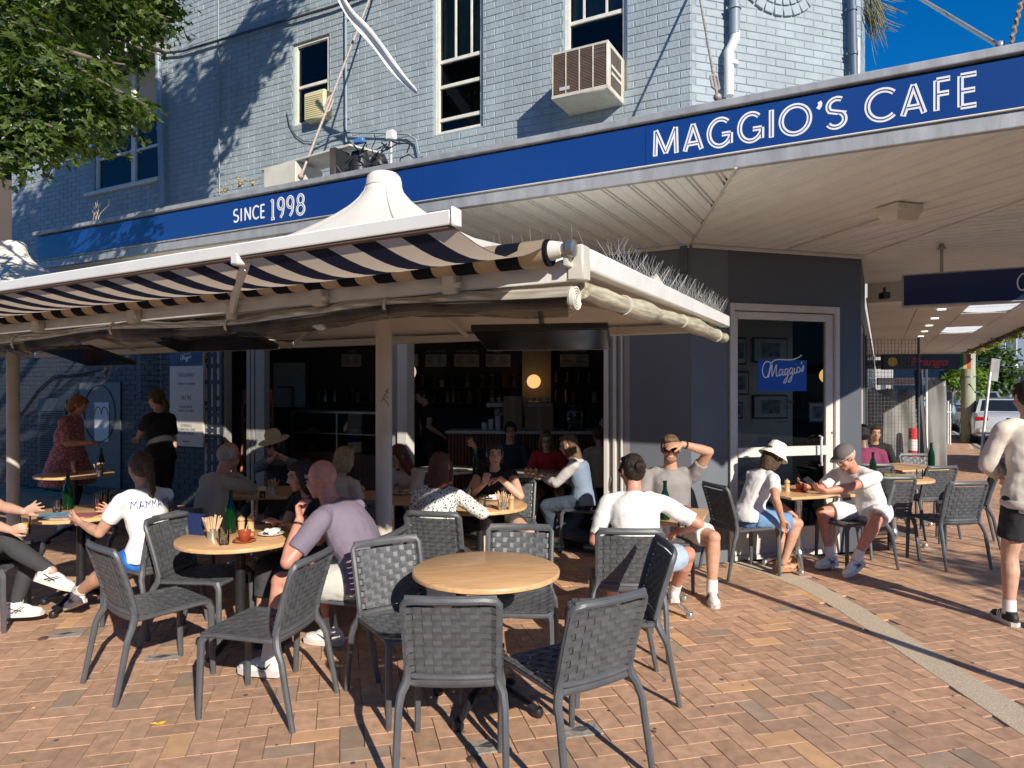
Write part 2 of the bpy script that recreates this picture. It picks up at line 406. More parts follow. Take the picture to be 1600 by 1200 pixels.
def brick_wall(name, fr, x0, x1, z0, z1, holes, nobj, bm_, mm_, label, off=0.0, cat='wall', reveal=.11, far=None):
    t = thing(name, label, cat, ((x0+x1)/2, 0, z0), fr)
    mb = MB(); cut_sheet(mb, x0, x1, z0, z1, holes, .006, reveal); mb.build('mortar_bed', mm_, t, smooth=False)
    full = []; part = []
    k = 0; z = z0
    while z < z1-.02:
        zt = min(z+BH, z1); x = x0-(BL/2 if k % 2 else 0)+off
        cuts = [(h[0], h[1]) for h in holes if h[2]-.01 < (z+zt)/2 < h[3]+.01]
        while x < x1:
            a, b = max(x, x0), min(x+BL, x1)
            segs = [(a, b)]
            for h in cuts:
                ns = []
                for p, q in segs:
                    if h[1] <= p or h[0] >= q: ns.append((p, q))
                    else:
                        if h[0] > p: ns.append((p, h[0]))
                        if h[1] < q: ns.append((h[1], q))
                segs = ns
            for p, q in segs:
                if q-p > .03:
                    isf = abs(q-p-BL) < 1e-6 and abs(zt-z-BH) < 1e-6
                    w = fr.w((p+q)/2, 0, (z+zt)/2); dist = (w-Vector((0, 0, EYE))).length
                    sx, sy = w.x/max(w.y, .1)*FPX+800, HOR-(w.z-EYE)/max(w.y, .1)*FPX
                    vis = -40 < sx < 1640 and -40 < sy < 620
                    (full if isf and vis else part).append((dist, p, q, z, zt))
            x += BL
        z = zt if zt == z1 else z+BH; k += 1
    full.sort()
    def one(mb, p, q, za, zb, org=(0, 0)):
        c = .005; g = JT/2; xa, xb, ya, yb = p+g-org[0], q-g-org[0], za+g-org[1], zb-g-org[1]
        dy = 0 if org != (0, 0) else rg.uniform(-.0018, .0018)
        V = [(xa, .02, ya), (xb, .02, ya), (xb, .02, yb), (xa, .02, yb), (xa, 0+dy+c*.6, ya), (xb, dy+c*.6, ya), (xb, dy+c*.6, yb), (xa, dy+c*.6, yb),
             (xa+c, dy, ya+c), (xb-c, dy, ya+c), (xb-c, dy, yb-c), (xa+c, dy, yb-c)]
        mb.add(V, [(0, 1, 5, 4), (1, 2, 6, 5), (2, 3, 7, 6), (3, 0, 4, 7), (4, 5, 9, 8), (5, 6, 10, 9), (6, 7, 11, 10), (7, 4, 8, 11), (8, 9, 10, 11)])
    b_ = MB(); one(b_, 0, BL, 0, BH, (BL/2, BH/2)); bmsh = b_.mesh('brick', bm_, smooth=False)
    for d, p, q, za, zb in full[:nobj]:
        link('brick', bmsh, t, Vector(((p+q)/2, rg.uniform(-.0018, .0018), (za+zb)/2))-ORG[t])
    mb = MB()
    for d, p, q, za, zb in full[nobj:]+part: one(mb, p, q, za, zb)
    tag(mb.build('brick', bm_, t, smooth=False), kind='stuff')
    return t
# openings of the upper wall, read off the photograph on the wall's plane
def rect(fr, l, t_, r, b_, y=0):
    xa, za = fr.px(l, t_, y); xb, zb = fr.px(r, b_, y); x2, z2 = fr.px(l, b_, y)
    return [xa, xb, min(z2, za), za]
w_small = rect(FA, 457, 68, 514, 198); w_small[2] = FA.px(457, 198)[1]
w_mid = rect(FA, 677, -60, 754, 212)
w_ac = rect(FA, 880, -60, 979, 120); 
w_ac[2] = FA.px(880, 165)[1]
xl_split = FA.px(262, 200)[0]
x_left_end = FA.px(18, 200)[0]
ZC = 3.30
up_top = 7.6
w_left = rect(FA, 147, 100, 252, 300)
lt = FA.px(240, 90)[1]
fw = brick_wall('upper_brick_wall', FA, xl_split, 0.0, ZC, up_top, [w_small, w_mid, w_ac], 240, brick_paint, mort_paint,
    'blue grey painted brick wall above the long blue awning sign, with sash windows')
lw_ = brick_wall('side_wing_brick_wall', FA, x_left_end, xl_split, 0.0, lt, [w_left], 0, brick_paint, mort_paint,
    'shaded painted brick wall at far left with the double casement window')
uc = brick_wall('corner_brick_wall', CH, 0.0, 2.05, ZC, up_top, [], 60, brick_paint, mort_paint,
    'painted brick wall of the cut off corner beside the white downpipe', off=.05)
b2 = brick_wall('side_street_brick_wall', FB, 0.0, 2.2, ZC, up_top, [], 0, brick_paint, mort_paint,
    'upper brick wall turning into the side street, seen edge on')
# brick ring of a round vent high in the corner wall
xr, zr = CH.px(1215, -62)
t = thing('round_brick_arch', 'ring of soldier bricks high in the painted corner wall', 'brick arch', (xr, -.01, zr-.5), CH)
b_ = MB()
for k in range(30):
    a = 2*pi*k/30
    for r0, r1 in ((.36, .46), (.47, .57)):
        R = Matrix.Rotation(a, 3, 'Y')
        wd = 2*pi*((r0+r1)/2)/30-.008
        m_ = MB(); m_.box((0, 0, (r0+r1)/2), (wd, .03, r1-r0-.004), ch=.004); m_.xf(R.to_4x4()); m_.xf(Matrix.Translation((xr, -.008, zr))); m_.build('brick', brick_paint, t, smooth=False)
# cable marks and rust runs are left to the paint; parapet cap out of sight

# ---------------------------------------------------------------- ground floor walls
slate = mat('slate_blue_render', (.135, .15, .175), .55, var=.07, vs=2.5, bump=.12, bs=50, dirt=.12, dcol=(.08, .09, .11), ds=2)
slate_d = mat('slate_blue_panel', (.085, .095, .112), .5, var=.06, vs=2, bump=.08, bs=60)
CEIL = 3.14
xo_l, _ = FA.px(352, 600); xo_r, _ = FA.px(984, 600)      # shopfront opening
mb = MB()
mb.span((xo_r, 0, 0), (0.0, .18, CEIL))
xs_, _ = FA.px(1076, 600)
t = thing('slate_corner_wall', 'slate blue rendered wall between the folding doors and the glass corner door', 'wall', (xo_r, 0, 0), FA)
mb.build('render_face', slate, t)
mb = MB(); mb.span((xo_r, -.012, 0), (-.02, 0, .10)); mb.build('skirting', slate_d, t)
mb = MB(); mb.span((-.10, -.045, CEIL-.28), (-.03, -.002, CEIL-.02), ch=.004); mb.build('bracket', slate_d, t)
# lintel over the opening
mb = MB(); mb.span((xo_l-.6, 0, 2.42), (xo_r, .16, CEIL))
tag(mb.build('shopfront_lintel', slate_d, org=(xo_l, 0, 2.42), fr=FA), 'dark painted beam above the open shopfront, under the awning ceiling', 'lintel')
# chamfer: piers and head round the glass door
xa, _ = CH.px(1137, 600); xb, _ = CH.px(1312, 600); _, zt = CH.px(1225, 476)
t = thing('corner_shopfront_wall', 'slate blue wall around the white framed glass door on the cut off corner', 'wall', (0, 0, 0), CH)
mb = MB(); mb.span((0.0, 0.0, 0), (xa, .16, CEIL)); mb.build('pier', slate, t)
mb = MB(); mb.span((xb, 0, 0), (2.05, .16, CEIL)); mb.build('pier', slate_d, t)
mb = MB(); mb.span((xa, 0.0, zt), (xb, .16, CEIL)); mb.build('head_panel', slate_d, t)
# side street facade (edge on)
mb = MB(); mb.span((0, -.0, 0), (.25, .15, CEIL)); mb.span((.25, 0, 0), (2.2, .15, .5)); mb.span((.25, 0, 2.5), (2.2, .15, CEIL)); mb.span((1.95, 0, .5), (2.2, .15, 2.5))
t = thing('side_street_shopfront_wall', 'dark slate wall running away into the side street beside the glass door', 'wall', (0, 0, 0), FB)
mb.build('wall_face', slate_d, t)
alu = mat('white_door_frame', (.62, .60, .56), .4, var=.05, vs=3, dirt=.2, dcol=(.3, .27, .23), ds=5)
mb = MB(); mb.span((.25, .02, .5), (.31, .1, 2.5)); mb.span((1.89, .02, .5), (1.95, .1, 2.5)); mb.span((1.05, .02, .5), (1.1, .1, 2.5)); mb.span((.31, .02, 2.44), (1.89, .1, 2.5)); mb.span((.31, .02, .5), (1.89, .1, .56))
mb.build('window_frame', alu, t)
gls = glass('shop_glass', (.88, .92, .9), .85)
mb = MB(); mb.quad((.3, .06, .5), (1.9, .06, .5), (1.9, .06, 2.5), (.3, .06, 2.5)); mb.build('pane', gls, t)

# ---- navy wall at left under the parasols (painted brick)
xw0 = FA.px(-330, 600)[0]
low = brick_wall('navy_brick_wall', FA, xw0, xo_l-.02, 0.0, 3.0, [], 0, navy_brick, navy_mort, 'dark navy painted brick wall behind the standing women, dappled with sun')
for o in [low]: o.location = o.location + (FA.m.to_3x3() @ Vector((0, -.03, 0)))

# ---------------------------------------------------------------- interior room
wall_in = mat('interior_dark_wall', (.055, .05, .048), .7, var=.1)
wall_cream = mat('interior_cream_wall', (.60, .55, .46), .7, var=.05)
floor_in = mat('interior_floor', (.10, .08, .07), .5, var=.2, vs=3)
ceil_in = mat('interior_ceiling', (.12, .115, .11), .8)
ID = 6.5
BL2 = FA.loc((BX, BY, 0))
def room_poly(y0, y1, xl): return [(xl, y0), (-.02, y0), (BL2.x-.16, BL2.y+.02), (BL2.x-.16, y1), (xl, y1)]
xi_l = FA.px(318, 600)[0]-1.5
def slab(name, z0, z1, m_, y0=.17):
    mb = MB(); mb.prism(room_poly(y0, ID, xi_l), z0, z1); tag(mb.build(name, m_, fr=FA, org=(-2, 2, z0)), kind='structure')
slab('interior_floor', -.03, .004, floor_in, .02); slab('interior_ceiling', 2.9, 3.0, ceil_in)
def room_box(name, a, b, m_):
    mb = MB(); mb.span(a, b); return tag(mb.build(name, m_, fr=FA, org=((a[0]+b[0])/2, (a[1]+b[1])/2, a[2])), kind='structure')
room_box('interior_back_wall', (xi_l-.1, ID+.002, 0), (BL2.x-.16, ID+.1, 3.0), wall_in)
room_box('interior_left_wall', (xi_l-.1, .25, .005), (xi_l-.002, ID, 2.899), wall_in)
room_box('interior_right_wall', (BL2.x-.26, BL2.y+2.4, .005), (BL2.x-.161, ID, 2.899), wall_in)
# cream partition seen through the glass corner door
mb = MB(); mb.span((.15, 1.5, .01), (2.4, 1.6, 2.88))
tag(mb.build('cream_partition_wall', wall_cream, fr=CH, org=(1, 1.5, 0)), 'cream inner wall hung with framed pictures, seen through the glass door', 'wall')
# pale tiled column behind the counter
# ================================================================== BUILDING AWNING (canopy)
soff = mat('soffit_cream_metal', (.82, .82, .79), .5, var=.05, vs=2, dirt=.3, dcol=(.55, .52, .46), ds=2.2)
galv = mat('grey_galvanised', (.40, .41, .42), .55, metal=.35, var=.15, vs=10, dirt=.45, dcol=(.2, .2, .2), ds=7, stretch=(1, 1, .25), bump=.1, bs=60)
FV = -2.2                                        # fascia line in facade frame
cnr = FA.loc((3.92, 3.07, 0)); xc = 3.45+FA.loc((.868, 4.69, 0)).x
x_end = FA.px(60, 380, FV)[0]
can = thing('street_awning', 'fixed building awning with cream ribbed ceiling over the footpath', 'awning', (0, FV, CEIL), FA)
# corner of the two fascias in world
fc1 = FA.w(x_end, FV); 
BL2 = FA.loc((BX, BY, 0)); xc = BL2.x+2.2; cw = FA.w(xc, FV)
fb_end = FA.loc(FB.w(2.2, -2.2)); 
# ceiling, three fields of ribbed sheeting with mitres from A and B; built as joined pans between raised ribs
Al = Vector((0, 0, 0)); Bl = BL2
Am = Vector((FA.px(1150, 262, FV)[0], FV, 0))                # mitre meets fascia
Bm = Vector((xc, FV, 0))
def ribs(poly, d, pitch, name):
    """cover polygon (facade frame) with pans; ribs run along direction d"""
    d = Vector((d[0], d[1], 0)).normalized(); e = Vector((-d.y, d.x, 0))
    us = [Vector((p[0], p[1], 0)).dot(e) for p in poly]; lo, hi = min(us), max(us)
    mb = MB(); lo -= .0137*0; k = math.floor(lo/pitch)
    n = len(poly); out = 0
    def clip(u):
        ts = []
        for i in range(n):
            a = Vector((poly[i][0], poly[i][1], 0)); b = Vector((poly[(i+1) % n][0], poly[(i+1) % n][1], 0))
            ua, ub = a.dot(e), b.dot(e)
            if (ua-u)*(ub-u) < 0 or (abs(ua-u) < 1e-9 and abs(ub-u) > 1e-9): q = a+(b-a)*((u-ua)/(ub-ua)); ts.append(q.dot(d))
        return (min(ts), max(ts)) if len(ts) >= 2 else None
    while k*pitch < hi:
        prof = [(0, 0), (.40, 0), (.43, .032), (.47, .032), (.50, 0), (.56, 0), (.59, .032), (.63, .032), (.66, 0), (1, 0)]
        for (f0, z0), (f1, z1) in zip(prof, prof[1:]):
            u0, u1 = (k+f0)*pitch, (k+f1)*pitch
            c0, c1 = clip(min(max(u0, lo+1e-4), hi-1e-4)), clip(min(max(u1, lo+1e-4), hi-1e-4))
            if u1 < lo or u0 > hi or not c0 or not c1: continue
            q = [e*u0+d*c0[0], e*u1+d*c1[0], e*u1+d*c1[1], e*u0+d*c0[1]]; zz = [z0, z1, z1, z0]
            mb.quad(*[(v.x, v.y, CEIL+z) for v, z in zip(q, zz)])
        # lap joint line under each pan
        u = k*pitch; c = clip(u) if lo < u < hi else None
        if c: mb.box(((e*u+d*(c[0]+c[1])/2).x, (e*u+d*(c[0]+c[1])/2).y, CEIL-.0015), (c[1]-c[0], .006, .003), rz=math.degrees(atan2(d.y, d.x)))
        k += 1
    return mb.build('ceiling_sheet', soff, can, smooth=False)
ribs([(x_end+.05, FV+.02), (Am.x, FV+.02), (0, 0), (x_end+.05, 0)], (0, 1), .20, 'a')
chd = (FA.m.to_3x3().inverted() @ (CH.m.to_3x3() @ Vector((0, 1, 0))))
ribs([(Am.x, FV+.02), (Bm.x, Bm.y+.02), (Bl.x, Bl.y), (0, 0)], (chd.x, chd.y), .20, 'b')
ribs([(Bm.x, Bm.y+.02), (Bm.x, Bl.y+2.2), (Bl.x, Bl.y+2.2), (Bl.x, Bl.y)], (1, 0), .16, 'c')
# mitre cover strips, wall trim, conduit
trim = mat('cream_trim', (.60, .565, .49), .5, var=.06)
mb = MB()
for a, b in ((Vector((Am.x, FV, 0)), Al), (Bm, Bl)):
    mb.sweep([(a.x, a.y, CEIL-.004), (b.x, b.y, CEIL-.004)], .011, 6, r2=.004, up=(0, 0, 1))
mb.build('mitre_strip', trim, can)
mb = MB(); mb.sweep([(x_end+.3, -.02, CEIL-.02), (-.012, -.02, CEIL-.02)], .018, 6, r2=.022, up=(0, 0, 1))
B_in = FA.loc(CH.w(2.05, -.02)); A_in = FA.loc(CH.w(0, -.02))
mb.sweep([(A_in.x, A_in.y, CEIL-.02), (B_in.x, B_in.y, CEIL-.02)], .018, 6, r2=.022, up=(0, 0, 1)); mb.build('wall_trim', trim, can)
# roof skin + fascia profile
mb = MB(); mb.prism([(x_end, FV+.05), (xc-.05, FV+.05), (xc-.05, Bl.y+2.2), (Bl.x+.02, Bl.y+2.2), (Bl.x-.04, Bl.y-.03), (0, 0.0), (x_end, 0)], CEIL+.10, CEIL+.13)
mb.build('roof_sheet', galv, can)
def fascia_run(p0, p1, side):
    """p0->p1 along the outer edge, outward is to the right of travel"""
    p0 = Vector((*p0, 0)); p1 = Vector((*p1, 0)); d = (p1-p0).normalized(); o_ = Vector((d.y, -d.x, 0)); R = Matrix((d, o_, Vector((0, 0, 1)))).transposed()
    c = (p0+p1)/2; l = (p1-p0).length
    def piece(y0, y1, z0, z1, nm, m_, ext=0):
        mb = MB(); mb.box((c.x+o_.x*(y0+y1)/2, c.y+o_.y*(y0+y1)/2, (z0+z1)/2), (l+ext*2, abs(y1-y0), z1-z0), R=np.array(R), ch=.006 if nm != 'backing' else 0); return mb.build(nm, m_, can)
    piece(-.05, 0.0, CEIL-.003, CEIL+.088, 'lower_gutter_trim', galv, .03 if side else 0)
    piece(-.05, .018, CEIL+.089, CEIL+.098, 'white_edge_bead', white_alu, .02 if side else 0)
    piece(-.06, -.012, CEIL+.099, CEIL+.368, 'backing', galv)
    piece(-.09, .045, CEIL+.385, CEIL+.435, 'top_capping', galv, .05 if side else 0)
    piece(-.06, -.012, CEIL+.3685, CEIL+.3845, 'shadow_strip', mat('painted_undershade', (.09, .08, .07), .7, var=.2), 0)  # dark colour stands in for the shade under the projecting capping
fascia_run((x_end, FV), (xc, FV), True)
fascia_run((xc+.0, FV+.02), (xc+.0, Bl.y+2.2), False)
# ================================================================== BLUE SIGN
blue = mat('royal_blue_sign', (.008, .045, .21), .32, var=.06, vs=1.2, coat=.3, dirt=.10, dcol=(.03, .07, .22), ds=3)
letw = mat('white_lettering', (.82, .82, .80), .4, var=.03)
blue_in = mat('blue_inline', (.008, .045, .21), .4, var=.02)
sgn = thing('fascia_sign', 'long royal blue sign with white art deco lettering reading the cafe name and year', 'sign', (0, FV-.012, CEIL+.1), FA)
SY = FV-.0125                                  # sign face
cuts = [x_end+.02, FA.px(318, 330, FV)[0], FA.px(662, 300, FV)[0], FA.px(1010, 230, FV)[0], xc-.75, xc]
for a, b in zip(cuts, cuts[1:]):
    mb = MB(); mb.span((a+.0015, SY-.004+.0, CEIL+.100), (b-.0015, SY+.0235-.012, CEIL+.367)); mb.build('sign_panel', blue, sgn)
SF = SY-.0042
def arc(cx, cy, r, a0, a1, n=18, ry=None):
    ry = ry or r; return [(cx+r*cos(radians(a0+(a1-a0)*i/n)), cy+ry*sin(radians(a0+(a1-a0)*i/n))) for i in range(n+1)]
GLY = {
 'M': (.86, [[(0, 0), (.03, 1)], [(.03, 1), (.43, .06)], [(.43, .06), (.83, 1)], [(.83, 1), (.86, 0)]]),
 'A': (.80, [[(0, 0), (.40, 1)], [(.40, 1), (.80, 0)], [(.13, .26), (.67, .26)]]),
 'G': (.98, [arc(.5, .5, .5, 48, 335, 26), [(.96, .04), (.96, .44)], [(.96, .42), (.58, .42)]]),
 'I': (.0, [[(0, 0), (0, 1)]]),
 'O': (1.0, [arc(.5, .5, .5, 0, 360, 34)]),
 "'": (.1, [[(.05, .99), (.085, .92), (.075, .84), (.0, .74)]]),
 'S': (.50, [arc(.26, .74, .25, 55, 200, 12)+[(.06, .58), (.42, .46)]+arc(.24, .26, .26, 48, -150, 14)]),
 'C': (.86, [arc(.5, .5, .5, 46, 314, 26)]),
 'F': (.44, [[(0, 0), (0, 1)], [(0, 1), (.48, 1)], [(0, .54), (.44, .54)]]),
 'E': (.46, [[(0, 0), (0, 1)], [(0, 1), (.48, 1)], [(0, .5), (.44, .5)], [(0, 0), (.48, 0)]]),
 'N': (.66, [[(0, 0), (0, 1)], [(0, 1), (.66, 0)], [(.66, 0), (.66, 1)]]),
 '1': (.16, [[(.14, 0), (.14, 1)], [(0, .9), (.14, 1)], [(.0, 0), (.28, 0)]]),
 '9': (.50, [arc(.25, .72, .25, 0, 360, 22, .28), [(.5, .72), (.49, .5), (.40, .18), (.22, 0)]]),
 '8': (.50, [arc(.25, .76, .20, 0, 360, 20, .24), arc(.25, .26, .25, 0, 360, 22, .26)]),
}
def ribbon(mb, pts, w, y0, y1, X, Z, s, closed):
    P_ = [np.array(p, float)*s for p in pts]
    if closed: P_ = P_[:-1]
    n = len(P_); L_, R_ = [], []
    for i in range(n):
        a = P_[i-1] if (i > 0 or closed) else P_[i]; b = P_[(i+1) % n] if (i < n-1 or closed) else P_[i]
        t1 = nrm(P_[i]-a) if np.linalg.norm(P_[i]-a) > 1e-9 else nrm(b-P_[i]); t2 = nrm(b-P_[i]) if np.linalg.norm(b-P_[i]) > 1e-9 else t1
        t = nrm(t1+t2); nn = np.array([-t[1], t[0]]); k = 1/max(.5, np.dot(t, t1))
        L_.append(P_[i]+nn*w/2*k); R_.append(P_[i]-nn*w/2*k)
    V = []
    for i in range(n):
        for q, y in ((L_[i], y0), (R_[i], y0), (R_[i], y1), (L_[i], y1)): V.append((X+q[0], y, Z+q[1]))
    F = []
    for i in range(n if closed else n-1):
        j = (i+1) % n
        for k in range(4): l = (k+1) % 4; F.append((i*4+k, i*4+l, j*4+l, j*4+k))
    if not closed: F += [(3, 2, 1, 0), tuple((n-1)*4+k for k in range(4))]
    mb.add(V, F)
def write(text, x, z, h, w, gap, inline=None, space=.5):
    for ch in text:
        if ch == ' ': x += space*h; continue
        gw, st = GLY[ch]; mb = MB(); mi = MB()
        for k, s_ in enumerate(st):
            cl = len(s_) > 5 and abs(s_[0][0]-s_[-1][0]) < 1e-6 and abs(s_[0][1]-s_[-1][1]) < 1e-6
            y = SF-.0016-.0002*k
            ribbon(mb, s_, w, SF+.0002, y, x, z, h, cl)
            if inline: 
                q = s_ if len(s_) > 5 else [tuple(np.array(s_[0])+(np.array(s_[1])-np.array(s_[0]))*.04)]+s_[1:-1]+[tuple(np.array(s_[-1])+(np.array(s_[-2])-np.array(s_[-1]))*.04)]
                ribbon(mi, q, inline, SF-.0030, SF-.0034-.0001*k, x, z, h, cl)
        o = mb.build('letter', letw, sgn, smooth=False)
        if inline: mi.build('inline_groove', blue_in, o, smooth=False)
        x += gw*h+gap
    return x
hh = CEIL+.1+.134
def letter_at(ch, pa, pb, zb, h, w, inline):
    """letter whose ink spans photograph columns pa..pb on the sign face"""
    xa, xb = FA.px(pa, 250, SY)[0]+w/2, FA.px(pb, 250, SY)[0]-w/2
    gw, st = GLY[ch]; mb = MB(); mi = MB(); allx = [p[0] for q in st for p in q]; lo, hi = min(allx), max(allx)
    sx = (xb-xa)/max(1e-6, (hi-lo)*h) if hi-lo > .01 else 1
    for k, s_ in enumerate(st):
        q = [((p[0]-lo)*sx, p[1]) for p in s_]
        cl = len(q) > 5 and abs(q[0][0]-q[-1][0]) < 1e-6 and abs(q[0][1]-q[-1][1]) < 1e-6
        X = xa if hi-lo > .01 else (xa+xb)/2
        ribbon(mb, q, w, SF+.0002, SF-.0016-.0002*k, X, zb, h, cl)
        if inline:
            q2 = q if len(q) > 5 else [tuple(np.array(q[0])+(np.array(q[1])-np.array(q[0]))*.04)]+q[1:-1]+[tuple(np.array(q[-1])+(np.array(q[-2])-np.array(q[-1]))*.04)]
            ribbon(mi, q2, inline, SF-.0030, SF-.0034-.0001*k, X, zb, h, cl)
    o = mb.build('letter', letw, sgn, smooth=False)
    if inline: mi.build('inline_groove', blue_in, o, smooth=False)
for ch, a, b in zip("MAGGIO'SCAFE", (55, 178, 278, 405, 536, 578, 733, 773, 935, 1083, 1222, 1322), (162, 267, 388, 518, 560, 718, 760, 865, 1070, 1197, 1305, 1415)):
    letter_at(ch, 1000+a/2.667, 1000+b/2.667, hh-.086, .172, .022 if ch == "'" else .030, None if ch == "'" else .0055)
for ch, a, b in zip("SINCE", (1082, 1116, 1134, 1170, 1207), (1108, 1121, 1163, 1202, 1229)): letter_at(ch, a/2.963, b/2.963, hh-.066, .118, .016, None)
for ch, a, b in zip("1998", (1252, 1284, 1327, 1372), (1278, 1320, 1364, 1415)): letter_at(ch, a/2.963, b/2.963, hh-.092, .175, .026, .005)
# ================================================================== SASH WINDOWS
frame_w = mat('aged_white_timber', (.72, .70, .62), .6, var=.1, vs=10, dirt=.4, dcol=(.42, .38, .30), ds=12, bump=.2, bs=60)
wglass = glass('window_glass', (.8, .85, .82), .7, .03, refl=.65)
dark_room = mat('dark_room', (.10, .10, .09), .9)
def window(name, rect_, label, bars_v=(), sash=None, double=False, blind=None, y0=.05, fw=.055, muntin_top=()):
    xa, xb, za, zb = rect_
    t = thing(name, label, 'window', ((xa+xb)/2, y0, za), FA)
    mb = MB()
    for a, b in (((xa+.001, y0-.02, za+.001), (xa+fw, y0+.05, zb-.001)), ((xb-fw, y0-.02, za+.001), (xb-.001, y0+.05, zb-.001)), ((xa+fw, y0-.02, zb-fw), (xb-fw, y0+.05, zb-.001)), ((xa+fw, y0-.02, za+.001), (xb-fw, y0+.05, za+fw*.8))): mb.span(a, b, ch=.004)
    mb.build('frame', frame_w, t)
    if sash:
        mb = MB()
        for s_ in sash: mb.span((xa+fw, y0, s_-.02), (xb-fw, y0+.045, s_+.02), ch=.003)
        mb.build('sash_rail', frame_w, t)
    for f in bars_v:
        x = xa+(xb-xa)*f; mb = MB(); mb.span((x-.012, y0+.005, (sash[0] if sash else za)+.02), (x+.012, y0+.035, zb-fw), ch=.002); mb.build('glazing_bar', frame_w, t)
    zs = [za+fw*.8]+sorted(sash or [])+[zb-fw]
    for a, b in zip(zs, zs[1:]):
        mb = MB(); yy = y0+.02; mb.quad((xa+fw, yy, a), (xb-fw, yy, a), (xb-fw, yy, b), (xa+fw, yy, b)); mb.build('pane', wglass, t)
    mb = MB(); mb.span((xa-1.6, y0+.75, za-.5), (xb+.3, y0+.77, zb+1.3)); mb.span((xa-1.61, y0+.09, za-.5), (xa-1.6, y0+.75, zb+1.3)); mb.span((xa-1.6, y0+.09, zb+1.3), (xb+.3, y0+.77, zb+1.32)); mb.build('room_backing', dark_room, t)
    if blind:
        z0, z1, m_ = blind; mb = MB(); mb.span((xa+fw+.01, y0+.1, z0), (xb-fw-.01, y0+.112, z1)); mb.build('blind', m_, t)
    return t
brown_blind = mat('dark_blind', (.06, .055, .05), .8); pale_curtain = mat('pale_curtain', (.5, .5, .46), .8, var=.2, vs=3, stretch=(20, 1, 1))
zr1 = FA.px(720, 85)[1]; zr2 = FA.px(720, 125)[1]; zr3 = FA.px(720, 178)[1]
window('sash_window', w_mid, 'tall white timber sash window in the middle of the painted wall, lower sash raised', (.40, .72), [zr1, zr2, zr3], y0=.06)
olive_blind = mat('olive_blind', (.42, .42, .34), .8, var=.25, vs=2, stretch=(9, 1, 1))
for w_, z_ in ((w_mid, zr1-.02), (w_ac, FA.px(930, 22)[1]-.02)):
    mb = MB(); mb.span((w_[0]+.06, .125, z_), (w_[1]-.06, .132, w_[3]-.06)); o = mb.build('curtain', olive_blind, org=(w_[0], .15, z_), fr=FA); tag(o, 'dull olive curtain hanging inside the %s sash window' % ('middle' if w_ is w_mid else 'air conditioner'), 'curtain')
zr1 = FA.px(930, 22)[1]
window('sash_window', w_ac, 'white sash window above the big box air conditioner', (.30, .66), [zr1], y0=.06)
zr = FA.px(490, 128)[1]
window('small_window', w_small, 'small white window holding a yellowed round edged air conditioner grille', (), [zr], y0=.05, blind=(w_small[2]+.1, zr-.02, pale_curtain))
zr = FA.px(200, 235)[1]
t = window('casement_window', w_left, 'double white timber window behind the tree at far left', (), [zr], y0=.05)
xm = FA.px(205, 250)[0]; mb = MB(); mb.span((xm-.05, .03, w_left[2]), (xm+.05, .10, w_left[3]), ch=.004); mb.build('mullion', frame_w, t)
mb = MB(); xa, za = FA.px(135, 305); xb, _ = FA.px(262, 305); mb.span((xa, -.05, w_left[2]-.06), (xl_split-.12, .05, w_left[2]-.003), ch=.005); mb.build('sill', frame_w, t)
# projecting eave over the side wing
mb = MB(); xa = FA.px(120, 90)[0]; lt2 = lt
eave_m = mat('weathered_grey_timber', (.30, .28, .25), .8, var=.3, vs=5, stretch=(1, 10, 10), bump=.3)
t = thing('wing_eave', 'weathered timber eave above the double window at far left', 'eave', (xa, -.2, lt+.0), FA)
mb.span((x_left_end-.1, -.32, lt+.01), (xl_split-.02, .2, lt+.09), ch=.01); mb.build('eave_board', eave_m, t)
mb = MB(); mb.span((x_left_end-.1, -.36, lt-.03), (xl_split-.02, -.325, lt+.11), ch=.006); mb.build('fascia_board', frame_w, t)
mb = MB(); mb.span((x_left_end-.1, -.315, lt-.06), (xl_split-.02, -.28, lt+.005), ch=.006); mb.build('moulding', eave_m, t)

# ---- window air conditioners
ac_m = mat('beige_appliance', (.62, .57, .47), .5, var=.1, dirt=.45, dcol=(.33, .20, .11), ds=9)
grille_d = mat('grille_dark', (.09, .07, .06), .6, var=.2)
D = .44
xa, zt_ = FA.px(862, 84, -D); xb, _ = FA.px(978, 62, -D); _, zb_ = FA.px(862, 157, -D)
xb = FA.px(951, 70, -D)[0]
t = thing('air_conditioner', 'boxy beige air conditioner with brown fins jutting from the upper window', 'air conditioner', ((xa+xb)/2, -D/2, zb_), FA)
ax, bx, az, bz = xa, xb, zb_, zt_
mb = MB(); mb.span((ax, -D, az), (bx, 0.16, bz), ch=.008); mb.build('casing', ac_m, t)
nb = 4; wv = (bx-ax-.03)/nb
for i in range(nb):
    x_ = ax+.02+i*wv
    mb = MB(); mb.span((x_, -D-.003, az+.045), (x_+wv-.012, -D-.0005, bz-.03)); mb.build('fin_recess', grille_d, t)
    mb = MB()
    nl = 26
    for k in range(nl):
        z_ = az+.05+(bz-az-.085)*k/nl
        if i == 3 and k > nl-9 and k % 3: continue
        mb.box((x_+(wv-.012)/2, -D-.006, z_+.004), (wv-.016, .007, .0035), R=np.array(Matrix.Rotation(radians(-25), 3, 'X')))
    mb.build('louvre_fins', mat('brown_fins', (.30, .20, .14), .5, var=.2, vs=20), t)
mb = MB()
for i in range(nb+1): x_ = ax+.008+i*wv; mb.span((x_, -D-.012, az+.03), (x_+.011, -D-.0005, bz-.02), ch=.002)
mb.span((ax, -D-.010, az+.004), (bx, -D-.001, az+.04), ch=.003); mb.span((ax, -D-.010, bz-.028), (bx, -D-.001, bz-.004), ch=.003); mb.build('front_trim', ac_m, t)
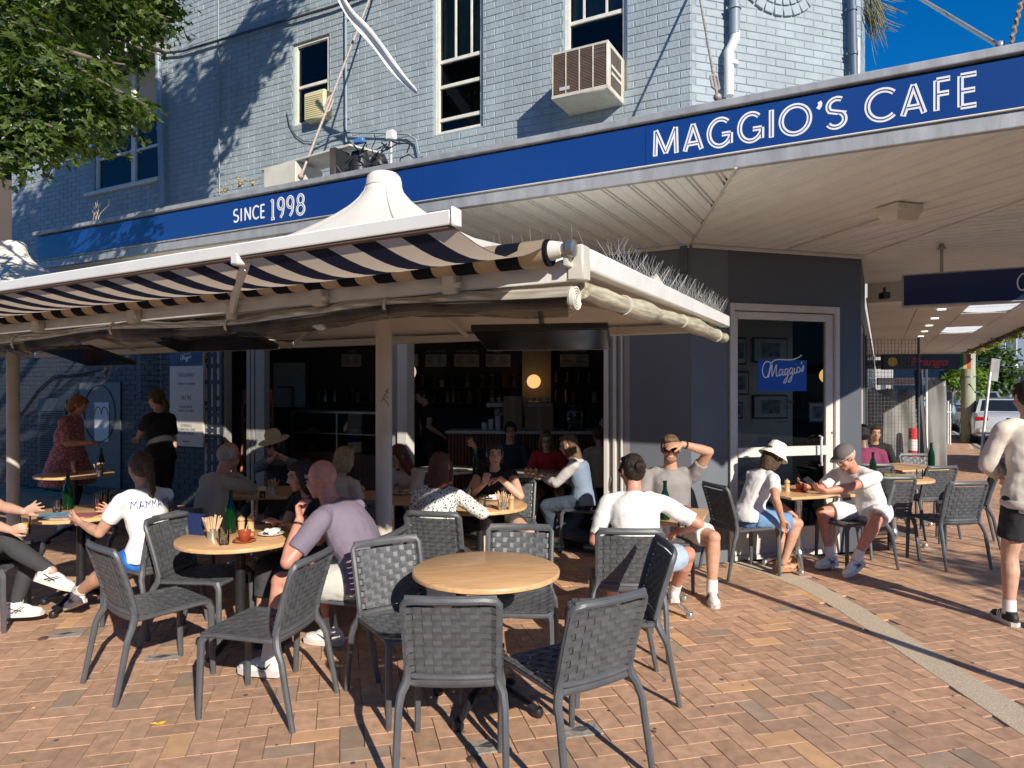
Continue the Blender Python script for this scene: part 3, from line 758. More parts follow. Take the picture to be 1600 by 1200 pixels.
mb = MB(); mb.span((ax+.09, -D-.014, az+.07), (ax+.20, -D-.011, az+.105)); mb.build('plate', mat('plate_grey', (.5, .5, .5), .4), t)
for k in range(3):
    mb = MB(); mb.span((bx-.001, -D+.06, az+.05+k*.0), (bx+.003, -.08, bz-.05)) if k == 0 else mb.span((bx+.0035, -D+.07, az+.09+k*.07), (bx+.008, -.09, az+.12+k*.07)); mb.build('side_vent', grille_d if k == 0 else ac_m, t)
# foam/board filling beside + small yellow unit in the small window
yel = mat('yellowed_plastic', (.66, .60, .36), .5, var=.06, dirt=.15, dcol=(.4, .34, .2))
xa, zt_ = FA.px(474, 146, -.12); xb, _ = FA.px(507, 146, -.12); _, zb_ = FA.px(474, 190, -.12)
t = thing('small_air_conditioner', 'yellowed air conditioner grille set low in the small window', 'air conditioner', ((xa+xb)/2, -.1, zb_), FA)
mb = MB(); mb.span((xa, -.12, zb_), (xb, .08, zt_), ch=.02); mb.build('casing', yel, t)
for k in range(11):
    z_ = zb_+.04+(zt_-zb_-.08)*k/11; mb = MB(); mb.span((xa+.03, -.127, z_), (xb-.03, -.118, z_+.012), ch=.002); mb.build('louvre', yel, t)
mb = MB(); mb.span((xb+.001, -.08, zb_+.02), (xb+.012, .06, zt_-.02)); mb.build('side_vent', grille_d, t)

# ================================================================== PIPES, RODS, CABLES ON THE WALL
pipe_blue = mat('blue_painted_pipe', (.25, .31, .36), .5, var=.08, dirt=.25, dcol=(.15, .14, .13), ds=8)
pvc = mat('white_pvc', (.76, .74, .70), .4, var=.04, dirt=.15, dcol=(.45, .4, .33), ds=5)
rust = mat('rusty_rod', (.42, .36, .32), .6, metal=.3, var=.25, vs=25, dirt=.7, dcol=(.32, .13, .06), ds=14)
grey_rod = mat('grey_steel_rod', (.45, .47, .47), .45, metal=.5, var=.2, vs=20, dirt=.3, dcol=(.25, .17, .12), ds=10)
black_cable = mat('black_cable', (.05, .055, .065), .6)
def pipe(name, label, cat, segs, m_, parts=None, y=-.06, fr=FA, org=None, group=None):
    pts = []
    for px, py, *yy in segs:
        yv = yy[0] if yy else y; x, z = fr.px(px, py, yv); pts.append((x, yv, z))
    return pts
def wallpipe(name, label, cat, segs, r, m_, y=-.06, fr=FA, brackets=0, group=None):
    pts = pipe(name, label, cat, segs, m_, y=y, fr=fr)
    t = thing(name, label, cat, pts[-1], fr, group=group)
    mb = MB(); mb.sweep(pts, r, 10); mb.build('pipe', m_, t)
    for k in range(brackets):
        p = np.array(pts[0])+(np.array(pts[-1])-np.array(pts[0]))*(k+.5)/brackets
        mb = MB(); mb.lathe([(r*1.25, -.018), (r*1.25, .018)], p, 12); mb.box((p[0], p[1]+.03, p[2]), (r*3.2, .012, .02)); mb.build('bracket', m_, t)
    return t
wallpipe('downpipe', 'thick blue grey downpipe between the shaded wing and the main painted wall', 'downpipe', [(247, 84), (254, 320)], .047, pipe_blue, y=-.08, brackets=3)
wallpipe('conduit', 'dark conduit sweeping up from the downpipe head across the leaf shadows', 'conduit', [(256, 83), (285, 80), (335, 65), (420, 40), (520, 10), (600, -20)], .017, black_cable, y=-.05)
wallpipe('conduit', 'thin vertical conduit on the wall left of the small window', 'conduit', [(341, 0), (341, 62), (343, 305)], .011, pipe_blue, y=-.03)
wallpipe('conduit', 'vertical conduit rising right of the small window', 'conduit', [(540, -10), (541, 222)], .016, pipe_blue, y=-.04, brackets=3)
wallpipe('cable', 'dark cable looping over the awning roof to the machinery', 'cable', [(485, 240), (492, 225), (520, 212), (545, 207), (600, 208), (638, 210), (650, 218), (655, 242)], .012, pipe_blue, y=-.05)
wallpipe('cable', 'thin drooping cable below the small window', 'cable', [(448, 175), (452, 195), (462, 212), (475, 221), (500, 222)], .006, black_cable, y=-.02)
wallpipe('downpipe', 'white plastic downpipe with an offset bend on the corner wall', 'downpipe', [(1149, 50), (1148, 62), (1139, 80), (1139, 150)], .048, pvc, y=-.09, fr=CH, brackets=1)
wallpipe('downpipe', 'short blue pipe above the white bend on the corner wall', 'downpipe', [(1148, -30), (1148, 54)], .050, pipe_blue, y=-.09, fr=CH, brackets=1)
wallpipe('downpipe', 'dark blue downpipe at the right edge of the corner wall', 'downpipe', [(1331, -20), (1334, 118)], .040, mat('deep_blue_pipe', (.10, .14, .2), .5), y=-.08, fr=CH, brackets=2)
wallpipe('downpipe', 'thin white pipe just beyond the corner wall edge', 'downpipe', [(1341, 60), (1341, 118)], .018, pvc, y=-.02, fr=CH)
def rod(label, a, b, r, m_, buckle=None, name='tie_rod'):
    a = Vector(a); b = Vector(b); t = thing(name, label, 'tie rod', a, W)
    mb = MB(); mb.cyl(a, b, r, n=8); mb.build('rod', m_, t)
    d = (b-a).normalized()
    mb = MB(); mb.ell(a, (.03, .03, .03)); mb.build('anchor', m_, t)
    if buckle is not None:
        c = a+(b-a)*buckle; n1 = d.cross(Vector((0, 1, .3))).normalized(); mb = MB()
        for s in (-1, 1):
            mb.sweep([c-d*.12+n1*.004*s, c-d*.09+n1*.028*s, c+d*.09+n1*.028*s, c+d*.12+n1*.004*s], r*.8, 8)
        mb.build('turnbuckle', m_, t)
    return t
def onF(px, py, y, fr=FA): x, z = fr.px(px, py, y); return fr.w(x, y, z)
rod('rusty tie rod running from the awning roof up past the small window', onF(470, 276, -1.55), onF(600, -60, -.05), .014, rust, .30)
rod('rusty tie rod ending behind the sign by the white downpipe', onF(1121, 152, -1.6), onF(1089, -30, -.05, FA), .011, rust, .10)
rod('steel tie rod with a turnbuckle against the blue sky at top right', FA.w(*(lambda q: (q[0], -1.9, q[1]))(FA.px(1562, 72, -1.9))), P(1405, -22, 6.2), .014, grey_rod, .42)
mb = MB(); a = FA.w(*(lambda q: (q[0], -1.95, q[1]))(FA.px(1580, 66, -1.95))); b = P(1598, -8, 4.0)
pts = [a+(b-a)*(i/24)+Vector((.006*sin(i*1.6), .006*cos(i*1.6), 0)) for i in range(25)]; mb.sweep(pts, .011, 6)
tag(mb.build('rope', mat('brown_rope', (.28, .2, .14), .9, var=.3, vs=60), org=a), 'twisted brown rope rising from the awning edge at top right', 'rope')
# ragged white strip of cloth
cl = mat('white_cloth_strip', (.80, .80, .80), .8, var=.05); mb = MB()
path = [(528, -12, -.9), (545, 22, -.85), (566, 42, -.8), (590, 70, -.75), (610, 100, -.75), (632, 126, -.7), (652, 145, -.7)]; L_, R_ = [], []
for i, (px, py, y) in enumerate(path):
    x, z = FA.px(px, py, y); wd = (.07, .06, .085, .07, .075, .05, .03)[i]; L_.append((x-wd*.7, y+.02*(i % 2), z-wd*.5)); R_.append((x+wd*.7, y-.02*(i % 2), z+wd*.5))
V = []
for l, r in zip(L_, R_):
    l = np.array(l); r = np.array(r); n_ = np.array([0, 1, 0.])
    V += [l, l*.66+r*.34+n_*.03, l*.33+r*.67-n_*.02, r]
mb.add(V, [(i*4+k, i*4+k+1, i*4+k+5, i*4+k+4) for i in range(len(path)-1) for k in range(3)])
o = mb.build('cloth_strip', cl, org=L_[-1], fr=FA, sharp=60); md = o.modifiers.new('s', 'SOLIDIFY'); md.thickness = .003; ms = o.modifiers.new('d', 'SUBSURF'); ms.levels = 2; ms.render_levels = 2
tag(o, 'torn white cloth strip hanging across the painted wall from the tie rod', 'cloth')

# ================================================================== MACHINERY ON THE AWNING ROOF
def fp(px, py, y): x, z = FA.px(px, py, y); return x, z
blk = mat('black_machine', (.02, .02, .022), .45, var=.3, vs=20)
yv = -1.5
xa, z0_ = fp(526, 268, yv); xb, z1_ = fp(544, 232, yv)
roofz = CEIL+.13
t = thing('condenser_unit', 'black open compressor and coil unit standing on the awning roof', 'compressor', ((xa+xb)/2+.2, yv, roofz), FA)
mb = MB(); mb.span((xa, yv-.10, roofz), (xa+.07, yv+.12, z1_), ch=.006); mb.build('coil_frame', blk, t)
mb = MB()
for k in range(10): mb.span((xa+.004+k*.006, yv-.104, roofz+.02), (xa+.007+k*.006, yv-.1005, z1_-.01))
mb.build('coil_fins', grille_d, t)
rgm = random.Random(5)
mb = MB(); eh = z1_-roofz-.03; mb.lathe([(.10, 0), (.11, .02), (.11, eh*.8), (.08, eh*.95), (0, eh)], (xa+.30, yv, roofz), 16); mb.build('compressor_can', blk, t)
mb = MB(); mb.lathe([(.085, 0), (.09, eh*.75), (.05, eh*.86), (0, eh*.87)], (xa+.58, yv-.05, roofz), 16); mb.build('motor', blk, t)
mb = MB()
for k in range(34):
    p0 = Vector((xa+.12+rgm.random()*.62, yv-.2+rgm.random()*.3, roofz+eh*.5+rgm.random()*eh*.5)); q = [p0]
    for j in range(4): q.append(q[-1]+Vector((rgm.uniform(-.09, .12), rgm.uniform(-.05, .05), rgm.uniform(-.08, .07))))
    mb.sweep(q, rgm.uniform(.004, .009), 6)
mb.build('pipework', blk, t)
mb = MB(); mb.box((xa+.42, yv-.15, roofz+eh+.01), (.12, .05, .05), ch=.01); mb.build('valve_cap', mat('blue_plastic', (.08, .2, .5), .4), t)
mb = MB(); mb.box((xa+.76, yv-.1, roofz+eh+.02), (.09, .07, .09), ch=.01); mb.cyl((xa+.76, yv-.1, roofz), (xa+.76, yv-.1, roofz+eh-.03), .01); mb.build('junction_box', pvc, t)
cream_box = mat('chalky_panel', (.62, .60, .52), .6, dirt=.3, dcol=(.35, .3, .22), ds=4)
xa, _ = fp(412, 285, -1.5); xb, _ = fp(462, 280, -1.5); _, zt_ = fp(430, 258, -1.5)
t = thing('air_unit_casing', 'cream metal casing with a lifted lid on the awning roof, left of the compressor', 'machine casing', ((xa+xb)/2, -1.4, roofz), FA)
mb = MB(); mb.span((xa, -1.5, roofz), (xb, -1.1, zt_), ch=.008); mb.build('casing', cream_box, t)
mb = MB(); mb.box(((xa+xb)/2+.33, -1.25, zt_+.05), (1.25, .5, .02), R=np.array(Matrix.Rotation(radians(-3), 3, 'Y') @ Matrix.Rotation(radians(8), 3, 'X')), ch=.003); mb.build('lid', cream_box, t)
bagm = glass('clear_bag', (.6, .65, .7), .6, .15)
xb2, _ = fp(485, 270, -1.6); V, F = ico(); V = V.copy(); nz = np.sin(V[:, 0]*9+V[:, 2]*7)*np.cos(V[:, 1]*8)*.12+1; mb = MB(); mb.add(V*nz[:, None]*np.array([.17, .14, .22])+np.array([xb2, -1.6, roofz+.20]), F)
tag(mb.build('plastic_bag', bagm, org=(xb2, -1.6, roofz), fr=FA), 'crumpled clear plastic wrap slumped by the tie rod foot on the roof', 'plastic bag')
# twigs and weeds on the awning
twig = mat('dry_twig', (.45, .38, .30), .9)
def weeds(px, py, n, h, lab, m_, yv=-2.05, fr=FA, leaf=None):
    x, z = fr.px(px, py, yv); t = thing('weed_tuft', lab, 'weed', (x, yv, z), fr, group=None); mb = MB(); ml = MB()
    for k in range(n):
        a = rgm.uniform(-.9, .9); l = h*rgm.uniform(.5, 1); p = np.array([x+rgm.uniform(-.06, .06), yv, z-.01]); q = [p]
        for j in range(4): q.append(q[-1]+np.array([sin(a)*l/4, rgm.uniform(-.02, .02), cos(a)*l/4])); a += rgm.uniform(-.4, .4)
        mb.sweep(q, [.004, .0035, .003, .002, .001], 5)
        if leaf:
            for j in range(6):
                c = q[1+rgm.randrange(4)]; ml.ell(c, (.014, .006, .009))
    mb.build('stem', m_, t)
    if leaf: ml.build('dry_leaves', leaf, t)
    return t
dl = mat('dry_yellow_leaf', (.5, .38, .16), .8, var=.3)
weeds(372, 292, 6, .16, 'small dry yellow weed on the awning capping', twig, leaf=dl)
weeds(392, 290, 4, .10, 'tiny dry weed beside the yellow weed on the awning', twig, leaf=dl)
weeds(349, 301, 4, .09, 'tiny green brown weed by the thin conduit on the awning', twig, leaf=dl)
t = weeds(150, 342, 9, .30, 'bare fallen twig lying on the left end of the awning', twig)
x, z = CH.px(1345, 40, .1)
t = thing('hanging_fern', 'dry straggly fern sprouting at the top right edge of the corner wall', 'plant', (x, .0, z), CH); mb = MB()
for k in range(90):
    a = rgm.uniform(-1.2, .9); p = np.array([x+rgm.uniform(-.03, .06), rgm.uniform(-.1, .1), z+rgm.uniform(0, .35)]); q = [p]
    l = rgm.uniform(.1, .45) if a > -.4 else rgm.uniform(.15, .3)
    for j in range(4): q.append(q[-1]+np.array([.03 if k % 5 else .11, rgm.uniform(-.02, .02), -l/4*(1 if k % 5 else .25)]))
    mb.sweep(q, [.004, .0045, .004, .003, .001], 4)
mb.build('fronds', mat('dry_fern', (.20, .19, .10), .8, var=.4, vs=20), t)

# ================================================================== LIGHTS AND SIGNS UNDER THE AWNING
lampw = mat('lamp_box_cream', (.68, .62, .52), .5, var=.05)
t_ = (1405-800)/FPX; zz = (CEIL-.07-EYE)*FPX/(HOR-335); c = Vector((t_*zz, zz, CEIL))
t = thing('ceiling_light', 'boxy cream light fitting on the ribbed awning ceiling', 'ceiling light', c, W, rz=0); ORG[t] = c
t.rotation_euler = (0, 0, 0)
mb = MB(); mb.box((c.x, c.y, CEIL-.035), (.26, .22, .06), rz=17, ch=.01); mb.build('base', lampw, t)
mb = MB(); R = Matrix.Rotation(radians(17), 3, 'Z'); rr = []
for w_, d_, z_ in ((.24, .20, CEIL-.066), (.18, .14, CEIL-.13)):
    rr.append([tuple(c.xy)+(z_,) for _ in range(4)]); rr[-1] = [(c.x+(R @ Vector(q)).x, c.y+(R @ Vector(q)).y, z_) for q in ((-w_/2, -d_/2, 0), (w_/2, -d_/2, 0), (w_/2, d_/2, 0), (-w_/2, d_/2, 0))]
mb.loft(rr[::-1]); mb.build('diffuser', lampw, t, smooth=False)
def ceilpt(px, py, dz=.012): z = (CEIL-dz-EYE)*FPX/(HOR-py); return Vector(((px-800)/FPX*z, z, CEIL-dz))
t = thing('conduit', 'thin conduit running along the awning ceiling to the boxy light', 'conduit', ceilpt(1385, 338), W)
mb = MB(); pa, pb = ceilpt(1384, 339), ceilpt(1222, 392); mb.cyl(pa, pb, .008); mb.build('pipe', trim, t)
for f in (.2, .55, .9):
    q = pa+(pb-pa)*f; mb = MB(); mb.box((q.x, q.y, q.z), (.02, .035, .022), rz=17); mb.build('clip', trim, t)
# hanging light box sign with cursive lettering
navy_sign = mat('navy_lightbox', (.008, .02, .09), .35, coat=.3)
hs = Fr(4.17, 6.70, -28.03)
t = thing('hanging_sign', 'navy hanging sign box below the awning ceiling at the right edge', 'hanging sign', (.6, 0, 2.53), hs)
mb = MB(); mb.span((-.34, -.01, 2.53), (1.6, .13, 2.855), ch=.006); mb.build('casing', galv, t)
mb = MB(); mb.span((-.325, -.014, 2.548), (1.585, -.011, 2.84)); mb.build('face', navy_sign, t)
for x_ in (.0, 1.2):
    mb = MB(); mb.cyl((x_, .06, 2.85), (x_, .06, CEIL-.02), .014); mb.lathe([(.05, 0), (.03, .02), (.018, .05)][::-1], (x_, .06, CEIL-.05), 12); mb.build('hanger_rod', rust, t)
def catmull(pts, n=8):
    o = []; m = len(pts)
    for i in range(m-1):
        p0, p1, p2, p3 = [np.array(pts[min(max(j, 0), m-1)], float) for j in (i-1, i, i+1, i+2)]
        for k in range(n):
            u = k/n; o.append(.5*((2*p1)+(-p0+p2)*u+(2*p0-5*p1+4*p2-p3)*u*u+(-p0+3*p1-3*p2+p3)*u**3))
    o.append(np.array(pts[-1], float)); return [tuple(q) for q in o]
SCRIPT = [  # flowing brush-script name, unit width about 10
 [(2.0, 3.0), (1.2, 3.4), (.5, 3.0), (.15, 2.0), (.4, .9), (1.0, .6), (1.45, 1.3), (1.8, 2.6), (2.0, 3.1), (3.0, 3.6), (4.6, 3.55), (6.2, 3.45), (7.6, 3.75), (8.4, 4.2)],
 [(1.35, .55), (1.75, 1.8), (2.15, 2.8), (2.1, 1.6), (2.2, .75), (2.7, 2.0), (3.05, 2.7), (3.0, 1.5), (3.15, .7), (3.5, .9)],
 [(4.25, 1.75), (3.85, 1.9), (3.6, 1.3), (3.8, .75), (4.2, 1.2), (4.4, 1.8), (4.35, 1.0), (4.6, .8), (4.85, 1.1)],
 [(5.4, 1.8), (5.0, 1.9), (4.8, 1.35), (5.0, .85), (5.4, 1.4), (5.5, 1.8), (5.35, .5), (5.0, -.45), (4.55, -.5), (4.9, .1), (5.7, .9)],
 [(6.4, 1.9), (6.0, 2.0), (5.8, 1.45), (6.0, .95), (6.4, 1.5), (6.5, 1.9), (6.35, .6), (6.0, -.35), (5.55, -.4), (5.9, .2), (6.7, 1.0)],
 [(6.85, 2.0), (6.8, 1.2), (7.05, 1.0), (7.3, 1.3)], [(7.0, 2.55), (7.04, 2.6)],
 [(7.75, 2.1), (7.4, 1.9), (7.4, 1.25), (7.8, 1.15), (8.05, 1.65), (7.8, 2.1)], [(8.35, 3.0), (8.3, 2.6)],
 [(8.3, 1.4), (8.7, 2.3), (8.75, 1.7), (8.5, 1.25), (8.25, 1.35)]]
def script(parent, m_, x, z, s, y, w, name='lettering', dy=-1, upto=None):
    mb = MB()
    for k, st in enumerate(SCRIPT):
        q = [(p[0]*s, (p[1]+p[0]*.06)*s) for p in catmull(st, 6)]
        if upto: q = [p for p in q if p[0] < upto]
        if len(q) < 2: continue
        ribbon(mb, q, w, y, y+dy*(.0008+.0002*k), x, z, 1, False)
    return mb.build(name, m_, parent, smooth=False)
xs_, zs_ = hs.px(1588, 466, -.014)
script(t, mat('pale_lettering', (.7, .7, .68), .5), xs_, 2.60, .055, -.0145, .012)
# small fittings below: camera, bracket and speaker
t = thing('security_camera', 'small dark camera block where the corner ceiling meets the next awning', 'camera', P(1382, 462, 8.3), W)
c = P(1382, 462, 8.3); mb = MB(); mb.box(c, (.09, .12, .08), ch=.01); mb.build('body', blk, t); mb = MB(); mb.cyl(c+Vector((0, 0, .04)), c+Vector((0, 0, .1)), .015); mb.build('stem', blk, t)
mb = MB(); c = CH.w(1.99, -.06, 0); mb.cyl((c.x, c.y, 2.2), (c.x, c.y, CEIL-.05), .028); mb.cyl((c.x, c.y, CEIL-.05), (c.x-.05, c.y-.02, CEIL-.02), .028)
# ================================================================== GLASS CORNER DOOR
xa, _ = CH.px(1139, 600); xb, _ = CH.px(1311, 600); _, zt = CH.px(1225, 476); xa += .004; xb -= .004; zt -= .004
t = thing('glass_door', 'white framed glass corner door with a blue cafe sticker and a white push rail', 'door', ((xa+xb)/2, 0, 0), CH)
mb = MB()
for a, b in (((xa, -.02, .0), (xa+.055, .1, zt)), ((xb-.055, -.02, .0), (xb, .1, zt)), ((xa+.055, -.02, zt-.07), (xb-.055, .1, zt)), ((xa+.055, .0, .0), (xb-.055, .1, .05))): mb.span(a, b, ch=.004)
mb.build('frame', alu, t)
ia, ib = xa+.062, xb-.062; st = .075
leaf_ = MB()
for a, b in (((ia, .01, .055), (ia+st*.6, .06, zt-.08)), ((ib-st*1.2, .01, .055), (ib, .06, zt-.08)), ((ia+st*.6, .01, zt-.08-st), (ib-st*1.2, .06, zt-.08)), ((ia+st*.6, .01, .055), (ib-st*1.2, .06, .30))): leaf_.span(a, b, ch=.004)
leaf_.build('leaf_frame', alu, t)
zr0 = CH.px(1225, 713)[1]; zr1 = CH.px(1225, 698)[1]
mb = MB(); mb.span((ia+st*.6, .0, zr0), (ib-st*1.2, .055, zr1), ch=.004); mb.build('push_rail', alu, t)
door_glass = glass('door_glass', (.85, .88, .84), .75, .01)
mb = MB(); mb.quad((ia+.03, .035, .28), (ib-.07, .035, .28), (ib-.07, .035, zt-.14), (ia+.03, .035, zt-.14)); mb.build('pane', door_glass, t)
xh, zh0 = CH.px(1288, 728, -.06); _, zh1 = CH.px(1288, 682, -.06)
mb = MB(); mb.sweep([(xh, .01, zh0), (xh-.02, -.05, zh0+.01), (xh-.035, -.06, zh0+.05), (xh-.035, -.06, zh1-.05), (xh-.02, -.05, zh1-.01), (xh, .01, zh1)], .012, 8); mb.build('handle', alu, t)
mb = MB(); xk = CH.px(1301, 676)[0]; mb.lathe([(.012, 0), (.012, .006), (0, .007)], (xk, .008, CH.px(1301, 676)[1]), 12, axis=(0, -1, 0)); mb.build('lock', steel, t)
sx0, sz1 = CH.px(1184, 562, .03); sx1, sz0 = CH.px(1260, 611, .03)
sb = mat('sticker_blue', (.006, .075, .42), .35, var=.03)
mb = MB(); mb.span((sx0, .0285, sz0), (sx1, .0335, sz1)); o = mb.build('sticker', sb, t)
script(o, letw, sx0+.045, sz0+.10, (sx1-sx0)/10.2, .028, .011)
def textmesh(txt, size, mat_, parent, loc, rot=(pi/2, 0, 0), name='lettering', sx=1.0, align='CENTER', shear=0.0, ext=.0006, bold=0.0, space=1.0):
    cu = bpy.data.curves.new(name, 'FONT'); cu.body = txt; cu.size = size; cu.align_x = align; cu.extrude = ext; cu.shear = shear; cu.offset = bold; cu.space_line = space; cu.resolution_u = 3
    o = bpy.data.objects.new('tmp_text', cu); COL.objects.link(o); bpy.context.view_layer.update()
    me = bpy.data.meshes.new_from_object(o.evaluated_get(bpy.context.evaluated_depsgraph_get())); bpy.data.objects.remove(o); bpy.data.curves.remove(cu)
    me.materials.clear(); me.materials.append(mat_); me.name = name
    q = link(name, me, parent); off = ORG.get(parent, Vector((0, 0, 0))) if parent is not None else Vector((0, 0, 0))
    q.location = Vector(loc)-off; q.rotation_euler = rot; q.scale = (sx, 1, 1); return q
ink = mat('black_print', (.02, .02, .02), .6); 
tx, tz = CH.px(1222, 630, .03)
textmesh('Trading 7 days\nfrom 6am', .055, ink, t, (tx, .032, tz), space=1.05)
textmesh('maggios cafe', .03, ink, t, (tx, .032, CH.px(1222, 660, .03)[1]))
# framed pictures on the cream partition (1.5 m inside)
pf = mat('black_picture_frame', (.02, .018, .016), .4); mount = mat('picture_mount', (.55, .52, .45), .7); photo_m = mat('grey_photo_print', (.16, .15, .14), .5, var=.9, vs=14)
for l_, t_, r_, b_, lab in ((1176, 527, 1230, 567, 'landscape photo in a black frame above the blue sticker, inside the glass door'), (1176, 617, 1230, 654, 'landscape photo in a black frame below the blue sticker, inside the glass door'), (1146, 527, 1166, 570, 'narrow framed picture at the upper left inside the glass door'),
    (1142, 580, 1170, 617, 'portrait framed picture left of the blue sticker inside the door'), (1144, 628, 1160, 654, 'small framed picture low at the left edge inside the door'), (1262, 628, 1290, 660, 'dim framed picture at the right side inside the glass door')):
    a, zt_ = CH.px(l_, t_, 1.48); b, zb_ = CH.px(r_, b_, 1.48)
    p = thing('framed_picture', lab, 'picture', ((a+b)/2, 1.48, zb_), CH, group='framed pictures seen through the corner door')
    mb = MB(); mb.span((a, 1.47, zb_), (b, 1.499, zt_), ch=.004); mb.build('frame', pf, p)
    mb = MB(); mb.span((a+.02, 1.466, zb_+.02), (b-.02, 1.469, zt_-.02)); mb.build('mount', mount, p)
    ww, hh_ = (b-a)*.24, (zt_-zb_)*.22; mb = MB(); mb.span((a+ww, 1.462, zb_+hh_), (b-ww, 1.465, zt_-hh_)); mb.build('print', photo_m, p)
# folding door stacks of the shopfront
def door_stack(label, pxs, zt, y0=.0, m_=alu, group='folding door stacks of the shopfront'):
    xs = [FA.px(p, 700, y0)[0] for p in pxs]; t = thing('folding_door', label, 'folding door', (xs[0], y0, 0), FA, group=group)
    for i, (a, b) in enumerate(zip(xs, xs[1:])):
        mb = MB(); w = (b-a); mb.span((a+.003, y0-.03+(.03 if i % 2 else 0), .01), (b-.003, y0+.12, zt), ch=.006); mb.build('leaf_edge', m_ if i % 2 == 0 else mat('grey_door_edge', (.30, .29, .28), .5), t)
    mb = MB(); mb.span((xs[0], y0-.035, .012), (xs[1]-.004, y0-.031, .10)); mb.build('hinge', steel, t)
    return t
door_stack('stacked white folding door leaves at the right end of the open shopfront', (944, 952, 958, 964, 970, 974, 985), 2.42)
door_stack('stacked grey folding door leaves beside the takeaway menu board', (322, 327, 332, 336, 341, 346, 352), 2.42, m_=mat('grey_door_edge', (.30, .29, .28), .5))
t = thing('door_jamb', 'wide pale metal jamb behind the right parasol pole', 'door frame', (FA.px(622, 700)[0], 0, 0), FA)
a, b, c_ = FA.px(608, 700)[0], FA.px(622, 700)[0], FA.px(637, 700)[0]
mb = MB(); mb.span((a, .03, .005), (b-.002, .14, 2.42), ch=.005); mb.build('frame_post', mat('grey_door_edge'  , (.3, .29, .28)), t); mb = MB(); mb.span((b, -.02, .005), (c_, .14, 2.42), ch=.005); mb.build('frame_post', alu, t)
t = thing('door_jamb', 'grey metal frame posts behind the hat wearing woman', 'door frame', (FA.px(400, 700)[0], 0, 0), FA)
for a, b in ((383, 388), (390, 395), (397, 411)): mb = MB(); mb.span((FA.px(a, 700)[0], .02, .005), (FA.px(b, 700)[0], .12, 2.42), ch=.004); mb.build('frame_post', mat('grey_door_edge', (.3, .29, .28)), t)

# ================================================================== NAVY WALL FITTINGS AT LEFT
def fr_rect(l, t_, r, b_, y=-.04, fr=FA): return rect(fr, l, t_, r, b_, y)
board = mat('cream_sign_board', (.62, .57, .50), .5, var=.03)
a, b, c_, d = fr_rect(265, 548, 317, 696, -.07)
t = thing('menu_board', 'tall cream board reading takeaway and eat-in directions with a navy top, beside the waitress', 'sign board', ((a+b)/2, -.07, c_), FA)
mb = MB(); mb.span((a, -.07, c_), (b, -.035, d), ch=.004); mb.build('board', board, t)
hN = (d-c_)
mb = MB(); mb.span((a+.005, -.074, d-hN*.165), (b-.005, -.0705, d-.005)); mb.build('navy_header', mat('navy_print', (.008, .02, .10), .5), t)
script(t, letw, (a+b)/2-.12, d-hN*.115, .027, -.0745, .006)
TX = (a+b)/2
for txt, f, s in (('TAKEAWAY', .262, .085), ('ORDER AT COUNTER', .352, .052), ('o', .40, .04), ('EAT-IN', .497, .085), ('PLEASE ORDER', .592, .052), ('& PAY AT THE TABLE', .632, .047), ('o', .71, .04), ('CATERING &', .785, .055), ('CELEBRATION CAKES', .825, .052), ('AVAILABLE ONLINE', .865, .052), ('maggioscafe', .945, .04)):
    textmesh(txt, s, ink, t, (TX, -.0706, d-hN*f-s*.3), sx=.80)
a, b, c_, d = fr_rect(216, 548, 252, 626, -.04)
t = thing('louvre_window', 'dark louvred window with glass blades high on the navy wall', 'window', ((a+b)/2, -.04, c_), FA)
mb = MB(); mb.span((a, -.035, c_), (a+.05, .0, d)); mb.span((b-.05, -.035, c_), (b, .0, d)); mb.build('frame', mat('navy_frame', (.05, .06, .09), .5), t)
for k in range(9):
    z = c_+(d-c_)*(k+.5)/9; mb = MB(); mb.box(((a+b)/2, -.045, z), (b-a-.08, .09, .006), R=np.array(Matrix.Rotation(radians(20), 3, 'X'))); mb.build('blade', mat('louvre_glass', (.10, .12, .12), .15), t)
a, b, c_, d = fr_rect(65, 622, 108, 740, -.06)
t = thing('louvred_cabinet', 'navy metal cabinet with louvred vents behind the woman in the pink dress', 'cabinet', ((a+b)/2, -.06, c_), FA)
cab = mat('navy_cabinet', (.03, .034, .045), .5)
mb = MB(); mb.span((a, -.12, .02), (b, -.032, d), ch=.008); mb.build('casing', cab, t)
mb = MB()
for k in range(26): z = c_+.12+(d-c_-.3)*k/26; mb.box(((a+b)/2, -.126, z), (b-a-.16, .02, .006), R=np.array(Matrix.Rotation(radians(35), 3, 'X')))
mb.build('louvre_slats', cab, t)
a, b, c_, d = fr_rect(124, 598, 188, 700, -.05)
t = thing('arched_wall_panel', 'grey panel with an arched dark outline on the navy wall, with a sunlit patch painted on', 'wall panel', ((a+b)/2, -.05, c_), FA)
mb = MB(); mb.span((a, -.05, c_-.6), (b, -.032, d), ch=.004); mb.build('panel', mat('grey_blue_panel', (.085, .09, .10), .5, var=.2), t)
mb = MB(); cx = (a+b)/2; r = (b-a)*.38; mb.sweep([(cx+r*cos(q), -.052, d-.5+r*1.1*sin(q)) for q in np.linspace(0, 2*pi, 28, endpoint=False)], .012, 6, closed=True); mb.build('arch_outline', cab, t)
pr = mat('painted_sun_pale', (.55, .57, .56), .6, var=.1)
mb = MB(); mb.span((cx-.12, -.058, d-.95), (cx+.26, -.0535, d-.32)); po = mb.build('painted_sun_patch', pr, t)  # pale sheet paints the sunlit patch onto the panel
for q, rr_ in ((cx-.02, .085), (cx+.15, .085)):
    mb = MB(); mb.sweep([(q+rr_*cos(u), -.0595, d-.52+rr_*1.5*sin(u)) for u in np.linspace(0, pi, 12)], .006, 5); mb.build('printed_arch', ink, po)
